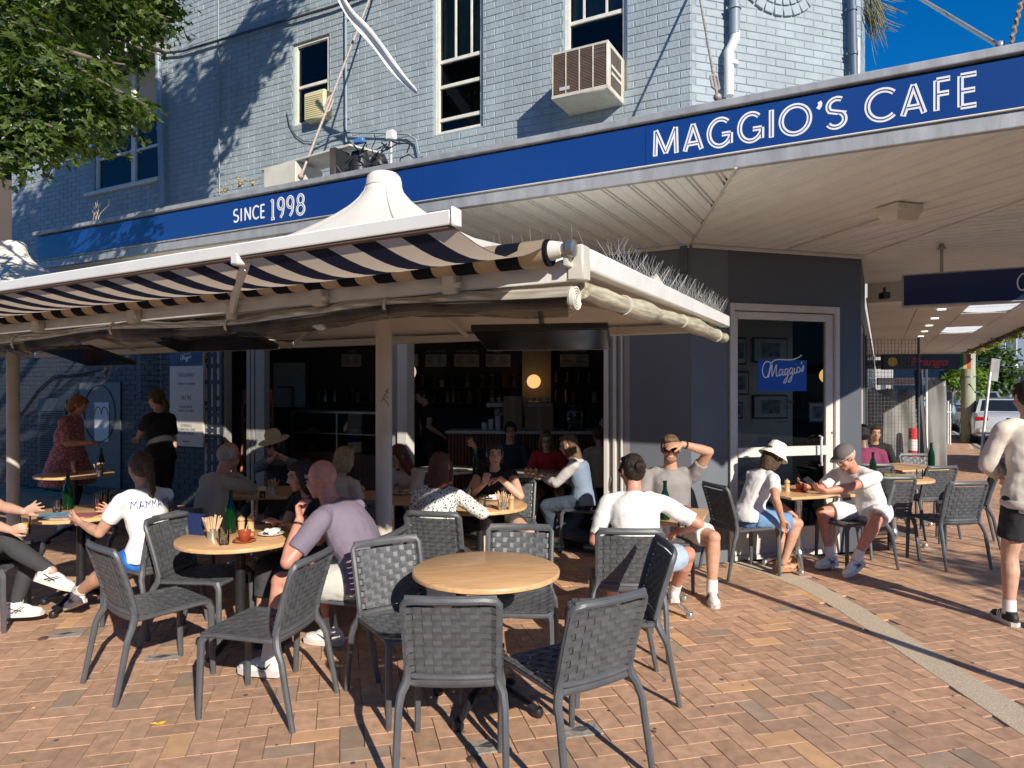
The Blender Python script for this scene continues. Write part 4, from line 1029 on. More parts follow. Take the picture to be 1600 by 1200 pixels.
wallpipe('cable', 'black cable draped along the navy wall above the cabinet', 'cable', [(30, 650), (60, 608), (85, 586), (118, 584), (160, 576)], .02, blk, y=-.08)
a, b, c_, d = fr_rect(150, 572, 166, 590, -.04); mb = MB(); mb.span((a, -.06, c_), (b, -.032, d), ch=.006)
t = thing('wall_vent', 'small dark vent on the navy wall above the arched panel', 'vent', ((a+b)/2, -.05, c_), FA); mb.build('frame', cab, t)
for k in range(4): mb = MB(); z = c_+(d-c_)*(k+.5)/4; mb.span((a+.015, -.068, z-.006), (b-.015, -.0605, z+.006)); mb.build('slat', cab, t)
# ================================================================== CAFE INTERIOR
slat_m = mat('red_brown_slats', (.20, .075, .045), .5, rnd=.2, vs=4); marb = mat('white_stone_top', (.60, .58, .54), .3, var=.06)
cfr = Fr(*P(700, 672, 10.1).xy, -4)
cl_ = 2.55
t = thing('service_counter', 'long counter faced in red brown slats with a white top, inside the cafe', 'counter', (cl_/2, 0, 0), cfr)
mb = MB(); mb.span((0, 0, .005), (cl_, .55, 1.07)); mb.build('carcass', mat('counter_core', (.04, .02, .015), .7), t)
mb = MB(); mb.span((-.03, -.06, 1.072), (cl_+.05, .6, 1.115), ch=.006); mb.build('worktop', marb, t)
mb = MB()
for k in range(52): mb.span((k*.049+.006, -.028, .03), (k*.049+.036, -.001, 1.065))
tag(mb.build('slat', slat_m, t), kind='stuff')
# things on the counter
cb = mat('cardboard', (.30, .20, .12), .8); jar_g = glass('jar_glass', (.8, .85, .85), .75, .05); cup_w = mat('paper_cup', (.55, .53, .5), .6)
def on_counter(x, name, lab, cat, fn):
    t = thing(name, lab, cat, (x, .25, 1.115), cfr); fn(t, x, .25, 1.116); return t
def f_box(w, h, m_):
    def f(t, x, y, z):
        mb = MB(); mb.span((x-w/2, y-.12, z), (x+w/2, y+.12, z+h), ch=.004); mb.build('carton', m_, t); mb = MB(); mb.span((x-.03, y-.1215, z+.0), (x+.03, y-.1205, z+h-.004)); mb.build('tape', mat('brown_tape', (.36, .27, .16), .4), t)
    return f
on_counter(.22+.72, 'cardboard_box', 'taller brown carton on the counter left of the man in navy', 'box', f_box(.28, .50, cb))
on_counter(1.33-.0, 'cardboard_box', 'wide low brown carton on the counter behind the man in navy', 'box', f_box(.42, .34, cb))
def f_cups(t, x, y, z):
    for i in range(3):
        mb = MB(); mb.lathe([(.035, 0), (.045, .10+.05*i), (.048, .11+.05*i), (.040, .11+.05*i)], (x+i*.1-.1, y-.1, z), 16); mb.build('cup_stack', cup_w, t)
on_counter(.62, 'paper_cups', 'three stacks of white paper cups at the left end of the counter', 'cups', f_cups)
def f_jar(t, x, y, z):
    mb = MB(); mb.lathe([(.16, 0), (.17, .03), (.17, .30), (.15, .34), (.15, .36)], (x, y, z), 24); mb.build('bowl', jar_g, t)
    rj = random.Random(9); mb = MB()
    for k in range(70): mb.box((x+rj.uniform(-.11, .11), y+rj.uniform(-.11, .11), z+rj.uniform(.02, .3)), (.035, .03, .03), ch=.008, R=np.array(Matrix.Rotation(rj.random()*3, 3, 'X') @ Matrix.Rotation(rj.random()*3, 3, 'Z')))
    mb.build('wrapped_sweets', mat('foil_wrappers', (.5, .42, .36), .25, metal=.6, rnd=.5), t)
on_counter(1.85, 'sweets_jar', 'big glass jar of wrapped sweets on the counter', 'jar', f_jar)
def f_pump(t, x, y, z):
    mb = MB(); mb.lathe([(.035, 0), (.038, .12), (.015, .15), (.015, .17)], (x, y, z), 14); mb.build('bottle', cup_w, t); mb = MB(); mb.cyl((x, y, z+.17), (x, y, z+.21), .006); mb.box((x-.02, y, z+.215), (.06, .015, .01)); mb.build('pump', blk, t)
on_counter(2.25, 'pump_bottle', 'white pump bottle standing towards the right end of the counter', 'bottle', f_pump)
# coffee machine and back shelves (2 m behind the counter front)
bfr = Fr(cfr.w(0, 1.9).x, cfr.w(0, 1.9).y, -4)
def bpx(px, py, y=0): return bfr.px(px, py, y)
t = thing('coffee_machine', 'wide dark espresso machine with cups on top behind the counter', 'coffee machine', (*bpx(770, 660, -.9)[:1], -.9, 1.1), bfr)
xm, zm = bpx(810, 655, -.9)
mb = MB(); mb.span((xm-.45, -1.1, 1.12), (xm+.5, -.6, 1.30), ch=.03); mb.build('body', blk, t)
mb = MB(); mb.span((xm-.50, -1.12, 1.42), (xm+.55, -.6, 1.52), ch=.02); mb.build('top_tray', steel, t)
mb = MB(); mb.span((xm-.4, -.75, 1.3), (xm+.45, -.62, 1.42)); mb.build('back_panel', steel, t)
for k in range(3): mb = MB(); mb.cyl((xm-.3+k*.3, -1.0, 1.42), (xm-.3+k*.3, -1.0, 1.34), .03); mb.cyl((xm-.3+k*.3, -1.0, 1.35), (xm-.3+k*.3, -1.22, 1.33), .012); mb.build('group_head', steel, t)
for k in range(9): mb = MB(); mb.lathe([(.025, 0), (.04, .06), (.037, .06), (.022, .005)], (xm-.42+k*.11, -.85, 1.522), 12); mb.build('cup', cup_w, t)
shelf_m = mat('dark_shelf', (.035, .025, .02), .5)
t = thing('back_wall', 'dark partition behind the counter carrying shelves and menu boards', 'wall', (1, .3, 0), bfr)
xa_, xb_ = bpx(340, 600, .3)[0], bpx(1010, 600, .3)[0]
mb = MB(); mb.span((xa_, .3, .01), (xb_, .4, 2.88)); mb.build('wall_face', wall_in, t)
xa_, _ = bpx(816, 600, .2); xb_, _ = bpx(861, 600, .2)
mb = MB(); mb.span((xa_, .15, .01), (xb_, .298, 2.88)); mb.build('tiled_column', mat('cream_column', (.45, .37, .27), .5), t)
rs = random.Random(12); POS = {}
tins = [mat('tin_black', (.02, .02, .025), .4), mat('tin_steel', (.22, .22, .22), .35, metal=.8), mat('tin_cream', (.16, .15, .13), .5), mat('tin_brown', (.09, .05, .03), .5)]
def shelf(px0, px1, py, lab, kinds):
    a, z = bpx(px0, py, .05); b, _ = bpx(px1, py, .05)
    s = thing('wall_shelf', lab, 'shelf', ((a+b)/2, .1, z), bfr, group='shelves on the dark wall behind the counter')
    mb = MB(); mb.span((a, -.02, z-.03), (b, .297, z)); mb.build('board', shelf_m, s)
    x = a+.06; k = 0
    while x < b-.08:
        w = rs.uniform(.03, .055); h = rs.uniform(.12, .24); m_ = rs.choice(tins) if kinds != 'bag' else tins[0]
        if kinds == 'bag':
            o = thing('coffee_bag', 'black coffee bag, %s along the upper right shelf behind the counter' % ('first', 'second', 'third', 'fourth', 'fifth')[int((x-a)/.19)], 'bag', (x, .1, z), bfr, group='black coffee bags on the right shelves')
            mb = MB(); mb.loft([[(x-.065, .04, z+.001), (x+.065, .04, z+.001), (x+.065, .14, z+.001), (x-.065, .14, z+.001)], [(x-.07, .03, z+.08), (x+.07, .03, z+.08), (x+.07, .15, z+.08), (x-.07, .15, z+.08)], [(x-.065, .085, z+.27), (x+.065, .085, z+.27), (x+.065, .1, z+.27), (x-.065, .1, z+.27)]]); mb.build('pouch', m_, o, smooth=False)
            mb = MB(); q = catmull([(0, 0), (.3, .5), (.0, .9), (.4, 1.5), (.1, 2.0), (.4, 2.6), (.2, 3.2), (.5, 3.8)], 4); ribbon(mb, [(p[0]*.05-.02, p[1]*.045) for p in q], .010, .026, .022, x, z+.05, 1, False); mb.build('lettering', cup_w, o, smooth=False)
            x += .19
        else:
            jl = ('narrow low', 'narrow tall', 'wide low', 'wide tall')[(w > .042)*2+(h > .18)]; jn = ('black', 'steel', 'cream', 'brown')[tins.index(m_)]; jl = jn+' '+jl; sn = lab.split(' holding')[0].replace(' behind the counter', '').replace(' beyond the cake cabinet', ''); k += 1; on = 'first second third fourth fifth sixth seventh eighth ninth tenth eleventh twelfth thirteenth fourteenth fifteenth sixteenth seventeenth eighteenth nineteenth twentieth'.split()[k-1]
            o = thing('jar', '%s jar, %s from the left on the %s' % (jl, on, sn), 'jar', (x, .1, z), bfr, group='jars and tins on the shelves behind the counter')
            mb = MB(); mb.lathe([(w, 0), (w, h*.8), (w*.7, h*.9), (w*.7, h)], (x, .1, z+.001), 12); mb.build('vessel', m_, o)
            mb = MB(); mb.lathe([(w*.74, h+.001), (w*.74, h+.02), (0, h+.021)], (x, .1, z), 12); mb.build('lid', rs.choice(tins), o)
            x += w*2+rs.uniform(.02, .16)
shelf(640, 812, 604, 'long upper shelf behind the counter holding tins', 'jar')
shelf(640, 812, 629, 'long lower shelf behind the counter holding jars', 'jar')
shelf(864, 945, 602, 'short upper shelf at right stacked with coffee bags', 'bag')
shelf(864, 945, 629, 'short lower shelf at right holding jars', 'jar')
shelf(400, 600, 628, 'shelf at left beyond the cake cabinet holding jars', 'jar')
menu_k = mat('menu_black', (.03, .03, .03), .5); menu_w = mat('menu_paper', (.50, .48, .45), .6)
for l_, r_, lab, hd in ((590, 655, 'leftmost menu sheet above the counter, half hidden by the jamb', 'SWEET'), (664, 699, 'second menu sheet from the left above the counter', 'HOT DRINKS'), (709, 750, 'middle menu sheet above the counter', 'SANDWICHES'), (758, 799, 'menu sheet above the counter under the screen edge', 'FRESH'), (874, 921, 'rightmost menu sheet headed coffee, right of the lit globe', 'COFFEE & MORE'), (533, 566, 'menu sheet far left above the cake cabinet', 'CAKES')):
    a, zt_ = bpx(l_, 545, .29); b, zb_ = bpx(r_, 575, .29)
    p = thing('menu_sheet', lab, 'menu', ((a+b)/2, .29, zb_), bfr, group='menu sheets on the dark wall')
    mb = MB(); mb.span((a, .275, zb_-.0), (b, .297, zt_+.03)); mb.build('backing', menu_k, p)
    mb = MB(); mb.span((a+.015, .270, zb_+.02), (b-.015, .274, zt_-.10)); mb.build('paper', menu_w, p)
    textmesh(hd, .06, menu_w, p, ((a+b)/2, .274, zt_-.065))
    mb = MB()
    for c2 in (0, 1):
        for k in range(6):
            ww = rs.uniform(.35, .9)*(b-a)*.38; x_ = a+.04+c2*(b-a)*.48; z_ = zt_-.14-k*(zt_-zb_-.2)/6; mb.span((x_, .2685, z_), (x_+ww, .2698, z_+.008))
    mb.build('printed_lines', ink, p)
# warm globe lamps
def globe(px, py, z, r, lab, es, col=(1, .55, .2)):
    c = P(px, py, z); t = thing('globe_lamp', lab, 'lamp', c, W, group='warm globe wall lamps')
    mb = MB(); mb.ell(c, r); mb.build('globe', mat('lit_globe_%d' % int(es*10), (.9, .8, .6), .4, var=.0, emis=col, es=es), t)
    mb = MB(); mb.cyl(c, c+Vector((0, r*1.6, 0)), .02); mb.build('stem', steel, t)
globe(834, 596, 11.75, .118, 'lit amber globe lamp on the cream column behind the counter', .9)
globe(637, 581, 10.5, .13, 'pale globe lamp half hidden behind the door jamb', .55, (1, .8, .5))
c = CH.w(*(lambda q: (q[0], 1.38, q[1]))(CH.px(1293, 587, 1.38)))
globe(1293, 587, c.y, .10, 'warm globe lamp on the cream wall inside the glass door', 1.0)
# cake cabinet and screens on the left interior
gf = Fr(*P(455, 700, 11.0).xy, -28)
t = thing('cake_cabinet', 'glass fronted cake display cabinet inside the cafe behind the hat wearing woman', 'display cabinet', (.6, .3, 0), gf)
mb = MB(); mb.span((0, 0, .01), (1.9, .6, .75)); mb.build('base', mat('cabinet_front', (.10, .045, .03), .5, var=.3, vs=2, stretch=(20, 1, 1)), t)
mb = MB()
for a, b in (((0, 0, .75), (.03, .03, 1.35)), ((1.87, 0, .75), (1.9, .03, 1.35)), ((.93, 0, .75), (.96, .03, 1.35)), ((0, 0, 1.35), (1.9, .6, 1.38)), ((0, .0, 1.03), (1.9, .58, 1.045))): mb.span(a, b)
mb.build('frame', steel, t)
mb = MB(); mb.quad((.03, .01, .76), (1.87, .01, .76), (1.87, .01, 1.35), (.03, .01, 1.35)); mb.build('glass_front', gls, t)
for k in range(12):
    mb = MB(); x_, z_ = .15+(k % 6)*.3, .755+(k//6)*.29; mb.lathe([(.09, 0), (.10, .01)], (x_, .3, z_), 16); mb.lathe([(.06, .012), (.065, .05+.02*(k % 3)), (.0, .07+.02*(k % 3))], (x_, .3, z_), 12); mb.build('cake_plate', (cup_w, tins[3], tins[2])[k % 3], t)
wf = Fr(*P(425, 600, 12.0).xy, 0)
t = thing('kitchen_hatch', 'pale blue grey lit opening at the back left of the cafe', 'hatch', (.4, 0, 1.2), wf)
a, zt_ = wf.px(427, 567); b, zb_ = wf.px(478, 636)
mb = MB(); mb.span((a, 0, zb_), (b, .02, zt_)); mb.build('back_panel', mat('cool_grey_panel', (.30, .36, .38), .6, var=.15), t)
mb = MB(); mb.span((a-.05, -.03, zb_-.05), (a, .03, zt_+.05)); mb.span((b, -.03, zb_-.05), (b+.05, .03, zt_+.05)); mb.span((a, -.03, zt_), (b, .03, zt_+.05)); mb.build('surround', shelf_m, t)
mb = MB(); q = (a+b)/2+.1; mb.cyl((q, -.15, zb_), (q, -.15, zb_+.35), .02); mb.cyl((q, -.15, zb_+.35), (q-.25, -.15, zb_+.35), .015); mb.build('tap', blk, t)
# stacked timber high chairs
hw = mat('reddish_timber', (.30, .10, .045), .45, var=.25, vs=3, stretch=(8, 8, 1))
hc = P(402, 720, 10.4); 
t = thing('wooden_high_chair', 'tall reddish timber high chair beside the folding doors in the cafe', 'high chair', (hc.x, hc.y, 0), W, rz=20)
for sx in (-1, 1):
    for sy in (-1, 1): mb = MB(); mb.sweep([(sx*.24, sy*.22, 0), (sx*.20, sy*.16, .9)], .022, 6, sq=True); mb.build('leg', hw, t)
mb = MB(); mb.box((0, 0, .78), (.38, .34, .03), ch=.006); mb.build('seat', hw, t)
for sx in (-1, 1): mb = MB(); mb.sweep([(sx*.21, .16, .78), (sx*.22, .2, 1.3), (sx*.2, .22, 1.72)], .02, 6, sq=True); mb.sweep([(sx*.21, -.2, 1.02), (sx*.21, .2, 1.05)], .018, 6); mb.build('side_rail', hw, t)
mb = MB(); mb.box((0, .2, 1.60), (.40, .025, .22), ch=.008); mb.box((0, .19, 1.25), (.40, .02, .08), ch=.006); mb.build('back_panel', hw, t)
for z_ in (.25, .5): mb = MB(); mb.box((0, -.19, z_), (.42, .03, .04)); mb.build('rung', hw, t)
for k in range(4): mb = MB(); mb.box((-.1+.2*(k % 2), -.205, 1.1-.45*(k//2)), (.10, .004, .09)); mb.build('note_card', cup_w, t)
mb = MB(); mb.box((0, -.2, .9), (.42, .02, .5)); mb.build('front_panel', mat('dark_red_timber', (.12, .04, .02), .5), t)
# ================================================================== PARASOLS AND STRIPED AWNING
canvas = mat('cream_canvas', (.74, .70, .62), .8, var=.05, vs=3, dirt=.25, dcol=(.5, .45, .36), ds=2.5, bump=.15, bs=25)
pole_m = mat('cream_painted_pole', (.56, .51, .43), .45, var=.06, vs=3, dirt=.35, dcol=(.30, .24, .18), ds=6)
frame_c = mat('cream_frame_bar', (.60, .57, .50), .4, var=.05, dirt=.3, dcol=(.36, .31, .24), ds=5)
UX, UY, UZ, UPK = -1.558, -2.78, 2.24, 3.32
YN, YF = -4.22, -1.35
def parasol(cx, x0, x1, label):
    t = thing('parasol', label, 'parasol', (cx, UY, 0), FA, group='cream peaked parasols over the tables')
    mb = MB(); mb.cyl((cx, UY, .03), (cx, UY, 3.0), .060, n=24); mb.build('pole', pole_m, t)
    mb = MB(); mb.lathe([(.17, 0), (.17, .012), (.10, .02), (.085, .16), (.075, .17)], (cx, UY, .003), 24); mb.build('base_socket', pole_m, t)
    # canopy: ring to rectangular eave, concave
    n = 64; m = 18; ring = []
    for i in range(n):
        a = 2*pi*i/n; ca, sa = cos(a), sin(a)
        kx = ((x1-cx) if ca > 0 else (cx-x0)); ky = ((YF-UY) if sa > 0 else (UY-YN))
        s_ = min(kx/max(abs(ca), 1e-6), ky/max(abs(sa), 1e-6)); ring.append((ca, sa, s_))
    V = []
    for j in range(m+1):
        u = j/m
        for ca, sa, s_ in ring:
            u = (j/m)**1.6; r = .12+(s_-.12)*u; q_ = sqrt(u); h = UZ+(3.22-UZ)*(1-q_)*(1+.35*q_-.1*u)
            h += .012*sin(atan2(sa, ca)*8)*u*(1-u)
            V.append((cx+ca*r, UY+sa*r, h))
    F = [(j*n+k, j*n+(k+1) % n, (j+1)*n+(k+1) % n, (j+1)*n+k)[::-1] for j in range(m) for k in range(n)]
    mb = MB(); mb.add(V, F); c = mb.build('canopy', canvas, t, sharp=60); md = c.modifiers.new('s', 'SOLIDIFY'); md.thickness = .004
    mb = MB(); mb.lathe([(.132, 3.19), (.128, 3.23), (.118, 3.262), (.095, 3.285), (.06, 3.297), (0, 3.302)], (cx, UY, 0), 32); mb.build('cap', canvas, t)
    for a in range(4):       # seams
        mb = MB(); q = [V[j*n+int(n*(a+.5)/4)] for j in range(m+1)]; mb.sweep([(p[0], p[1], p[2]+.004) for p in q], .004, 5); mb.build('seam', frame_c, t)
    for xx, yy in ((x0, YN), (x1, YN), (x1, YF), (x0, YF), ((x0+x1)/2, YN), ((x0+x1)/2, YF), (x0, UY), (x1, UY)):
        mb = MB(); mb.sweep([(cx, UY, 2.62), (cx+(xx-cx)*.93, UY+(yy-UY)*.93, UZ-.035)], .020, 6, sq=True); mb.build('rib', frame_c, t)
    for a, b in (((x0+.05, YF-.03, UZ-.08), (x1-.06, YF+.03, UZ-.01)), ((x0+.03, YN+.06, UZ-.09), (x0+.09, YF-.06, UZ-.02))):
        mb = MB(); mb.span(a, b, ch=.008); mb.build('edge_bar', frame_c, t)
    return t
XR = .571
p1 = parasol(UX, -3.95, XR, 'cream peaked parasol in the middle, its cap in front of the blue sign')
p2 = parasol(-6.52, -8.9, -4.05, 'cream peaked parasol cut by the left edge of the photo')
d_ = Vector((1.627-UX, -6.781-UY, 0)).normalized(); r_ = Vector((-d_.y, d_.x, 0))
mb = MB()
for pts in ([(598, 624), (602, 616), (607, 607), (603, 612), (608, 614)], [(596, 627), (600, 623), (605, 630), (608, 634)], [(603, 622), (606, 620)]):
    mb.sweep([(UX+(d_.x*cos((px-600)/12.5)+r_.x*sin((px-600)/12.5))*.0612, UY+(d_.y*cos((px-600)/12.5)+r_.y*sin((px-600)/12.5))*.0612, P(600, py, 4.97).z) for px, py in pts], .0022, 5)
mb.build('graffiti_mark', mat('marker_black', (.02, .02, .02), .6), p1)
# gutters (white) along the front and down the right side
t = thing('parasol_gutter', 'long white gutter bar along the front edge of the parasols', 'gutter bar', (-3, YN, 2.19), FA)
mb = MB(); mb.span((-10.5, YN-.035, 2.150), (XR-.04, YN+.035, 2.232), ch=.008); mb.build('bar', white_alu, t)
mb = MB(); mb.span((XR-.039, YN-.04, 2.150), (XR+.03, YN+.04, 2.29), ch=.006); mb.build('end_cap', frame_c, t)
for px in (705, 500, 210, 60):
    x = FA.px(px, 440, YN-.06)[0]; mb = MB(); mb.span((x-.035, YN-.09, 2.135), (x+.035, YN-.036, 2.225), ch=.008); mb.cyl((x-.055, YN-.075, 2.17), (x+.055, YN-.075, 2.17), .014); mb.build('arm_bracket', frame_c, t)
t = thing('parasol_side_gutter', 'white gutter bar running down the right side of the middle parasol', 'gutter bar', (XR, UY, 2.19), FA)
mb = MB(); mb.span((XR-.03, YN+.041, 2.195), (XR+.035, YF+.05, 2.285), ch=.008); mb.build('bar', white_alu, t)
mb = MB(); mb.span((XR-.02, YF+.051, 2.20), (XR+.03, YF+.10, 2.275), ch=.006); mb.build('end_cap', steel, t)
mb = MB(); x_ = XR-.02; y_ = FA.loc(P(1015, 440, 3.7)).y; mb.add([(x_, y_-.1, 2.286), (x_+.04, y_-.1, 2.286), (x_+.04, y_+.1, 2.286), (x_, y_+.1, 2.286), (x_+.02, y_+.02, 2.34)], [(0, 1, 4), (1, 2, 4), (2, 3, 4), (3, 0, 4), (3, 2, 1, 0)]); mb.build('corner_tie', frame_c, t, smooth=False)
t = thing('bird_spikes', 'strip of thin wire bird spikes along the top of the right side gutter', 'bird spikes', (XR, UY, 2.286), FA)
spike_m = mat('spike_wire', (.60, .58, .54), .35, metal=.6)
mb = MB(); rsp = random.Random(4)
ny = 60
for k in range(ny):
    y = YN+.35+(YF-YN-.38)*k/ny
    for dx in (-.035, .0, .035):
        mb.cyl((XR+.003, y, 2.286), (XR+.003+dx*1.5+rsp.uniform(-.01, .01), y+rsp.uniform(-.03, .03), 2.286+rsp.uniform(.085, .115)), .0011, .0007, n=4)
tag(mb.build('spike', spike_m, t), kind='stuff')
mb = MB(); mb.span((XR-.01, YN+.3, 2.2855), (XR+.018, YF, 2.289)); mb.build('spike_base', glass('spike_base_clear', (.8, .8, .78), .6, .2), t)
t = thing('bird_spikes', 'sparse upright bird spikes behind the front right corner of the parasol', 'bird spikes', (XR-.4, YN+.1, 2.286), FA)
mb = MB()
for k in range(26):
    x = XR-.02-k*.045+rsp.uniform(-.01, .01); mb.cyl((x, YN+.02+rsp.uniform(0, .1), 2.286), (x+rsp.uniform(-.015, .015), YN+.05+rsp.uniform(-.02, .08), 2.286+rsp.uniform(.07, .13)), .0011, .0007, n=4)
tag(mb.build('spike', spike_m, t), kind='stuff')
# rolled clear blinds
def pvc_roll():
    m = bpy.data.materials.new('rolled_clear_pvc'); m.use_nodes = True; N = m.node_tree.nodes; L = m.node_tree.links; b = N['Principled BSDF']
    tc = N.new('ShaderNodeTexCoord'); mp = N.new('ShaderNodeMapping'); mp.inputs['Scale'].default_value = (1.2, 14, 14); L.new(tc.outputs['Object'], mp.inputs[0])
    no = N.new('ShaderNodeTexNoise'); no.inputs['Scale'].default_value = 2.5; no.inputs['Detail'].default_value = 5; L.new(mp.outputs[0], no.inputs['Vector'])
    cr = N.new('ShaderNodeValToRGB'); L.new(no.outputs['Fac'], cr.inputs[0]); cr.color_ramp.elements[0].position = .35; cr.color_ramp.elements[0].color = (.30, .26, .21, 1); cr.color_ramp.elements[1].position = .65; cr.color_ramp.elements[1].color = (.62, .58, .50, 1)
    L.new(cr.outputs[0], b.inputs['Base Color']); b.inputs['Roughness'].default_value = .22; b.inputs['Coat Weight'].default_value = .7; b.inputs['Coat Roughness'].default_value = .1
    bp = N.new('ShaderNodeBump'); bp.inputs['Strength'].default_value = .5; bp.inputs['Distance'].default_value = .01; L.new(no.outputs['Fac'], bp.inputs['Height']); L.new(bp.outputs[0], b.inputs['Normal'])
    N['Principled BSDF'].inputs['Transmission Weight'].default_value = .15
    return m
rollm = pvc_roll()
def roll(label, a, b, z0, sag, along_x=True, r0=.046, m_=None, flap=True):
    n = int((b-a)/.07); pts = []; rr = []; rn = random.Random(int(abs(a)*10)); mb = MB()
    for i in range(n+1):
        u = a+(b-a)*i/n; s_ = (abs(sin(u*1.45+.5))**1.4)*sag; rad = r0*(1+.16*sin(u*5.1)+.10*sin(u*11+1)+rn.uniform(-.05, .05))
        pts.append((u, YN-.01, z0-s_) if along_x else (XR-.01, u, z0-s_)); rr.append(rad)
    t = thing('rolled_blind', label, 'rolled blind', pts[n//2], FA)
    mb.sweep(pts, rr, 16, r2=[q*.93 for q in rr]); mb.build('roll', m_ or rollm, t, sharp=80)
    # loose lower flap
    mf = MB(); V = []
    for i, p in enumerate(pts):
        f = rr[i]
        if along_x: V += [(p[0], p[1]-f*1.02, p[2]+.0), (p[0], p[1]-f*.75, p[2]-f*1.1-.012*(1+sin(i*.5))), (p[0], p[1]+f*.2, p[2]-f*1.35-.01*sin(i*.8))]
        else: V += [(p[0]+f*1.02, p[1], p[2]), (p[0]+f*.75, p[1], p[2]-f*1.1-.012*(1+sin(i*.5))), (p[0]-f*.2, p[1], p[2]-f*1.35-.01*sin(i*.8))]
    mf.add(V, [(i*3+k, i*3+k+1, i*3+k+4, i*3+k+3) for i in range(n) for k in (0, 1)])
    if flap: mf.build('loose_flap', glass('flap_clear', (.75, .70, .62), .6, .08), t)
    for u in np.arange(a+.5, b, 1.05):
        q = min(range(n+1), key=lambda i: abs(pts[i][0 if along_x else 1]-u)); p = pts[q]; f = rr[q]*1.06; mb = MB()
        L_ = [(cos(w)*f, sin(w)*f) for w in np.linspace(0, 2*pi, 16, endpoint=False)]
        mb.sweep([(p[0], p[1]+c1, p[2]+s1) if along_x else (p[0]+c1, p[1], p[2]+s1) for c1, s1 in L_], .0045, 4, r2=.012, closed=True, up=(1, 0, 0) if along_x else (0, 1, 0)); mb.build('strap', frame_c, t)
    return t, pts, rr
t, pts, rr = roll('rolled clear plastic blind hanging under the front edge of the parasols', -10.3, XR-.03, 2.118, .035)
e = pts[-1]; mb = MB(); sp = []
for k in range(60): a = k*.42; r = .008+.0007*k; sp.append((e[0]+.012, e[1]+cos(a)*r, e[2]+sin(a)*r))
mb.sweep(sp, .0035, 4, r2=.012, up=(1, 0, 0)); mb.build('rolled_end', canvas, t)
t, pts, rr = roll('rolled clear plastic blind hanging under the right side gutter', YN+.06, YF+.05, 2.135, .02, False, m_=mat('side_blind_roll', (.50, .46, .33), .35, var=.4, vs=4, stretch=(14, 1.2, 14), coat=.3, bump=.4, bs=10), flap=False)
# ---- striped folding awning
YR = -4.99; xr0 = FA.px(712, 337, YR)[0]
t = thing('striped_awning', 'navy and beige striped fabric awning extended above the front of the tables', 'awning', (-3, YR, 2.2), FA)
mb = MB(); mb.span((-10.5, YR-.03, 2.222), (xr0, YR+.015, 2.268), ch=.005); mb.build('lead_rail', white_alu, t)
mb = MB(); mb.span((xr0+.001, YR-.034, 2.216), (xr0+.012, YR+.02, 2.276), ch=.005); mb.build('rail_end_cap', white_alu, t)
mb = MB(); mb.span((-10.5, YR-.02, 2.214), (xr0-.01, YR+.01, 2.2215)); mb.build('rail_channel', mat('brown_channel', (.14, .09, .07), .5), t)
def stripes(name, w, trans):
    m = bpy.data.materials.new(name); m.use_nodes = True; N = m.node_tree.nodes; L = m.node_tree.links; b = N['Principled BSDF']; o = N['Material Output']
    tc = N.new('ShaderNodeTexCoord'); sx = N.new('ShaderNodeSeparateXYZ'); L.new(tc.outputs['Object'], sx.inputs[0])
    a = N.new('ShaderNodeMath'); a.operation = 'DIVIDE'; a.inputs[1].default_value = w*2; L.new(sx.outputs[0], a.inputs[0])
    f = N.new('ShaderNodeMath'); f.operation = 'FRACT'; L.new(a.outputs[0], f.inputs[0])
    g = N.new('ShaderNodeMath'); g.operation = 'GREATER_THAN'; g.inputs[1].default_value = .5; L.new(f.outputs[0], g.inputs[0])
    mx = N.new('ShaderNodeMix'); mx.data_type = 'RGBA'; L.new(g.outputs[0], mx.inputs[0]); mx.inputs[6].default_value = (.66, .53, .38, 1); mx.inputs[7].default_value = (.012, .014, .028, 1)
    L.new(mx.outputs[2], b.inputs['Base Color']); b.inputs['Roughness'].default_value = .85
    t_ = N.new('ShaderNodeBsdfTranslucent'); L.new(mx.outputs[2], t_.inputs[0]); ms = N.new('ShaderNodeMixShader'); ms.inputs[0].default_value = trans
    L.new(b.outputs[0], ms.inputs[1]); L.new(t_.outputs[0], ms.inputs[2]); L.new(ms.outputs[0], o.inputs[0]); return m
strip_m = stripes('striped_canvas', .105, .6)
V = []; nu, nv = 120, 10; xL = -10.4
for i in range(nu+1):
    for j in range(nv+1):
        f = i/nu; v = j/nv; x = xL+(XR-.10-xL)*f; xrail = xL+(xr0-.01-xL)*f; x = x*(1-v)+xrail*v
        y = -4.30+(YR+.30-4.69+.0)*0+(YR+4.30)*v; z = 2.292+(2.222-2.292)*v-.075*sin(pi*v)+.006*sin(x*2.1)*sin(pi*v); V.append((x, y, z))
mb = MB(); mb.add(V, [(i*(nv+1)+j, (i+1)*(nv+1)+j, (i+1)*(nv+1)+j+1, i*(nv+1)+j+1) for i in range(nu) for j in range(nv)]); mb.build('striped_fabric', strip_m, t, sharp=80)
mb = MB(); mb.sweep([(x, -4.30, 2.262-.004*sin(x*1.3)) for x in np.linspace(xL, XR-.09, 60)], .054, 16); mb.build('fabric_roll', strip_m, t, sharp=80)
mb = MB(); mb.sweep([(XR-.088, -4.30, 2.267), (XR-.04, -4.30, 2.267)], [.040, .030], 16); mb.build('roller_collar', canvas, t)
mb = MB(); mb.lathe([(.024, 0), (.026, .02), (.034, .025), (.034, .05), (.02, .055)], (XR-.04, -4.30, 2.267), 18, axis=(1, 0, 0)); mb.build('roller_end', steel, t)
mb = MB(); mb.span((XR-.035, -4.31, 2.20), (XR-.015, -4.24, 2.28), ch=.004); mb.build('roller_bracket', frame_c, t)
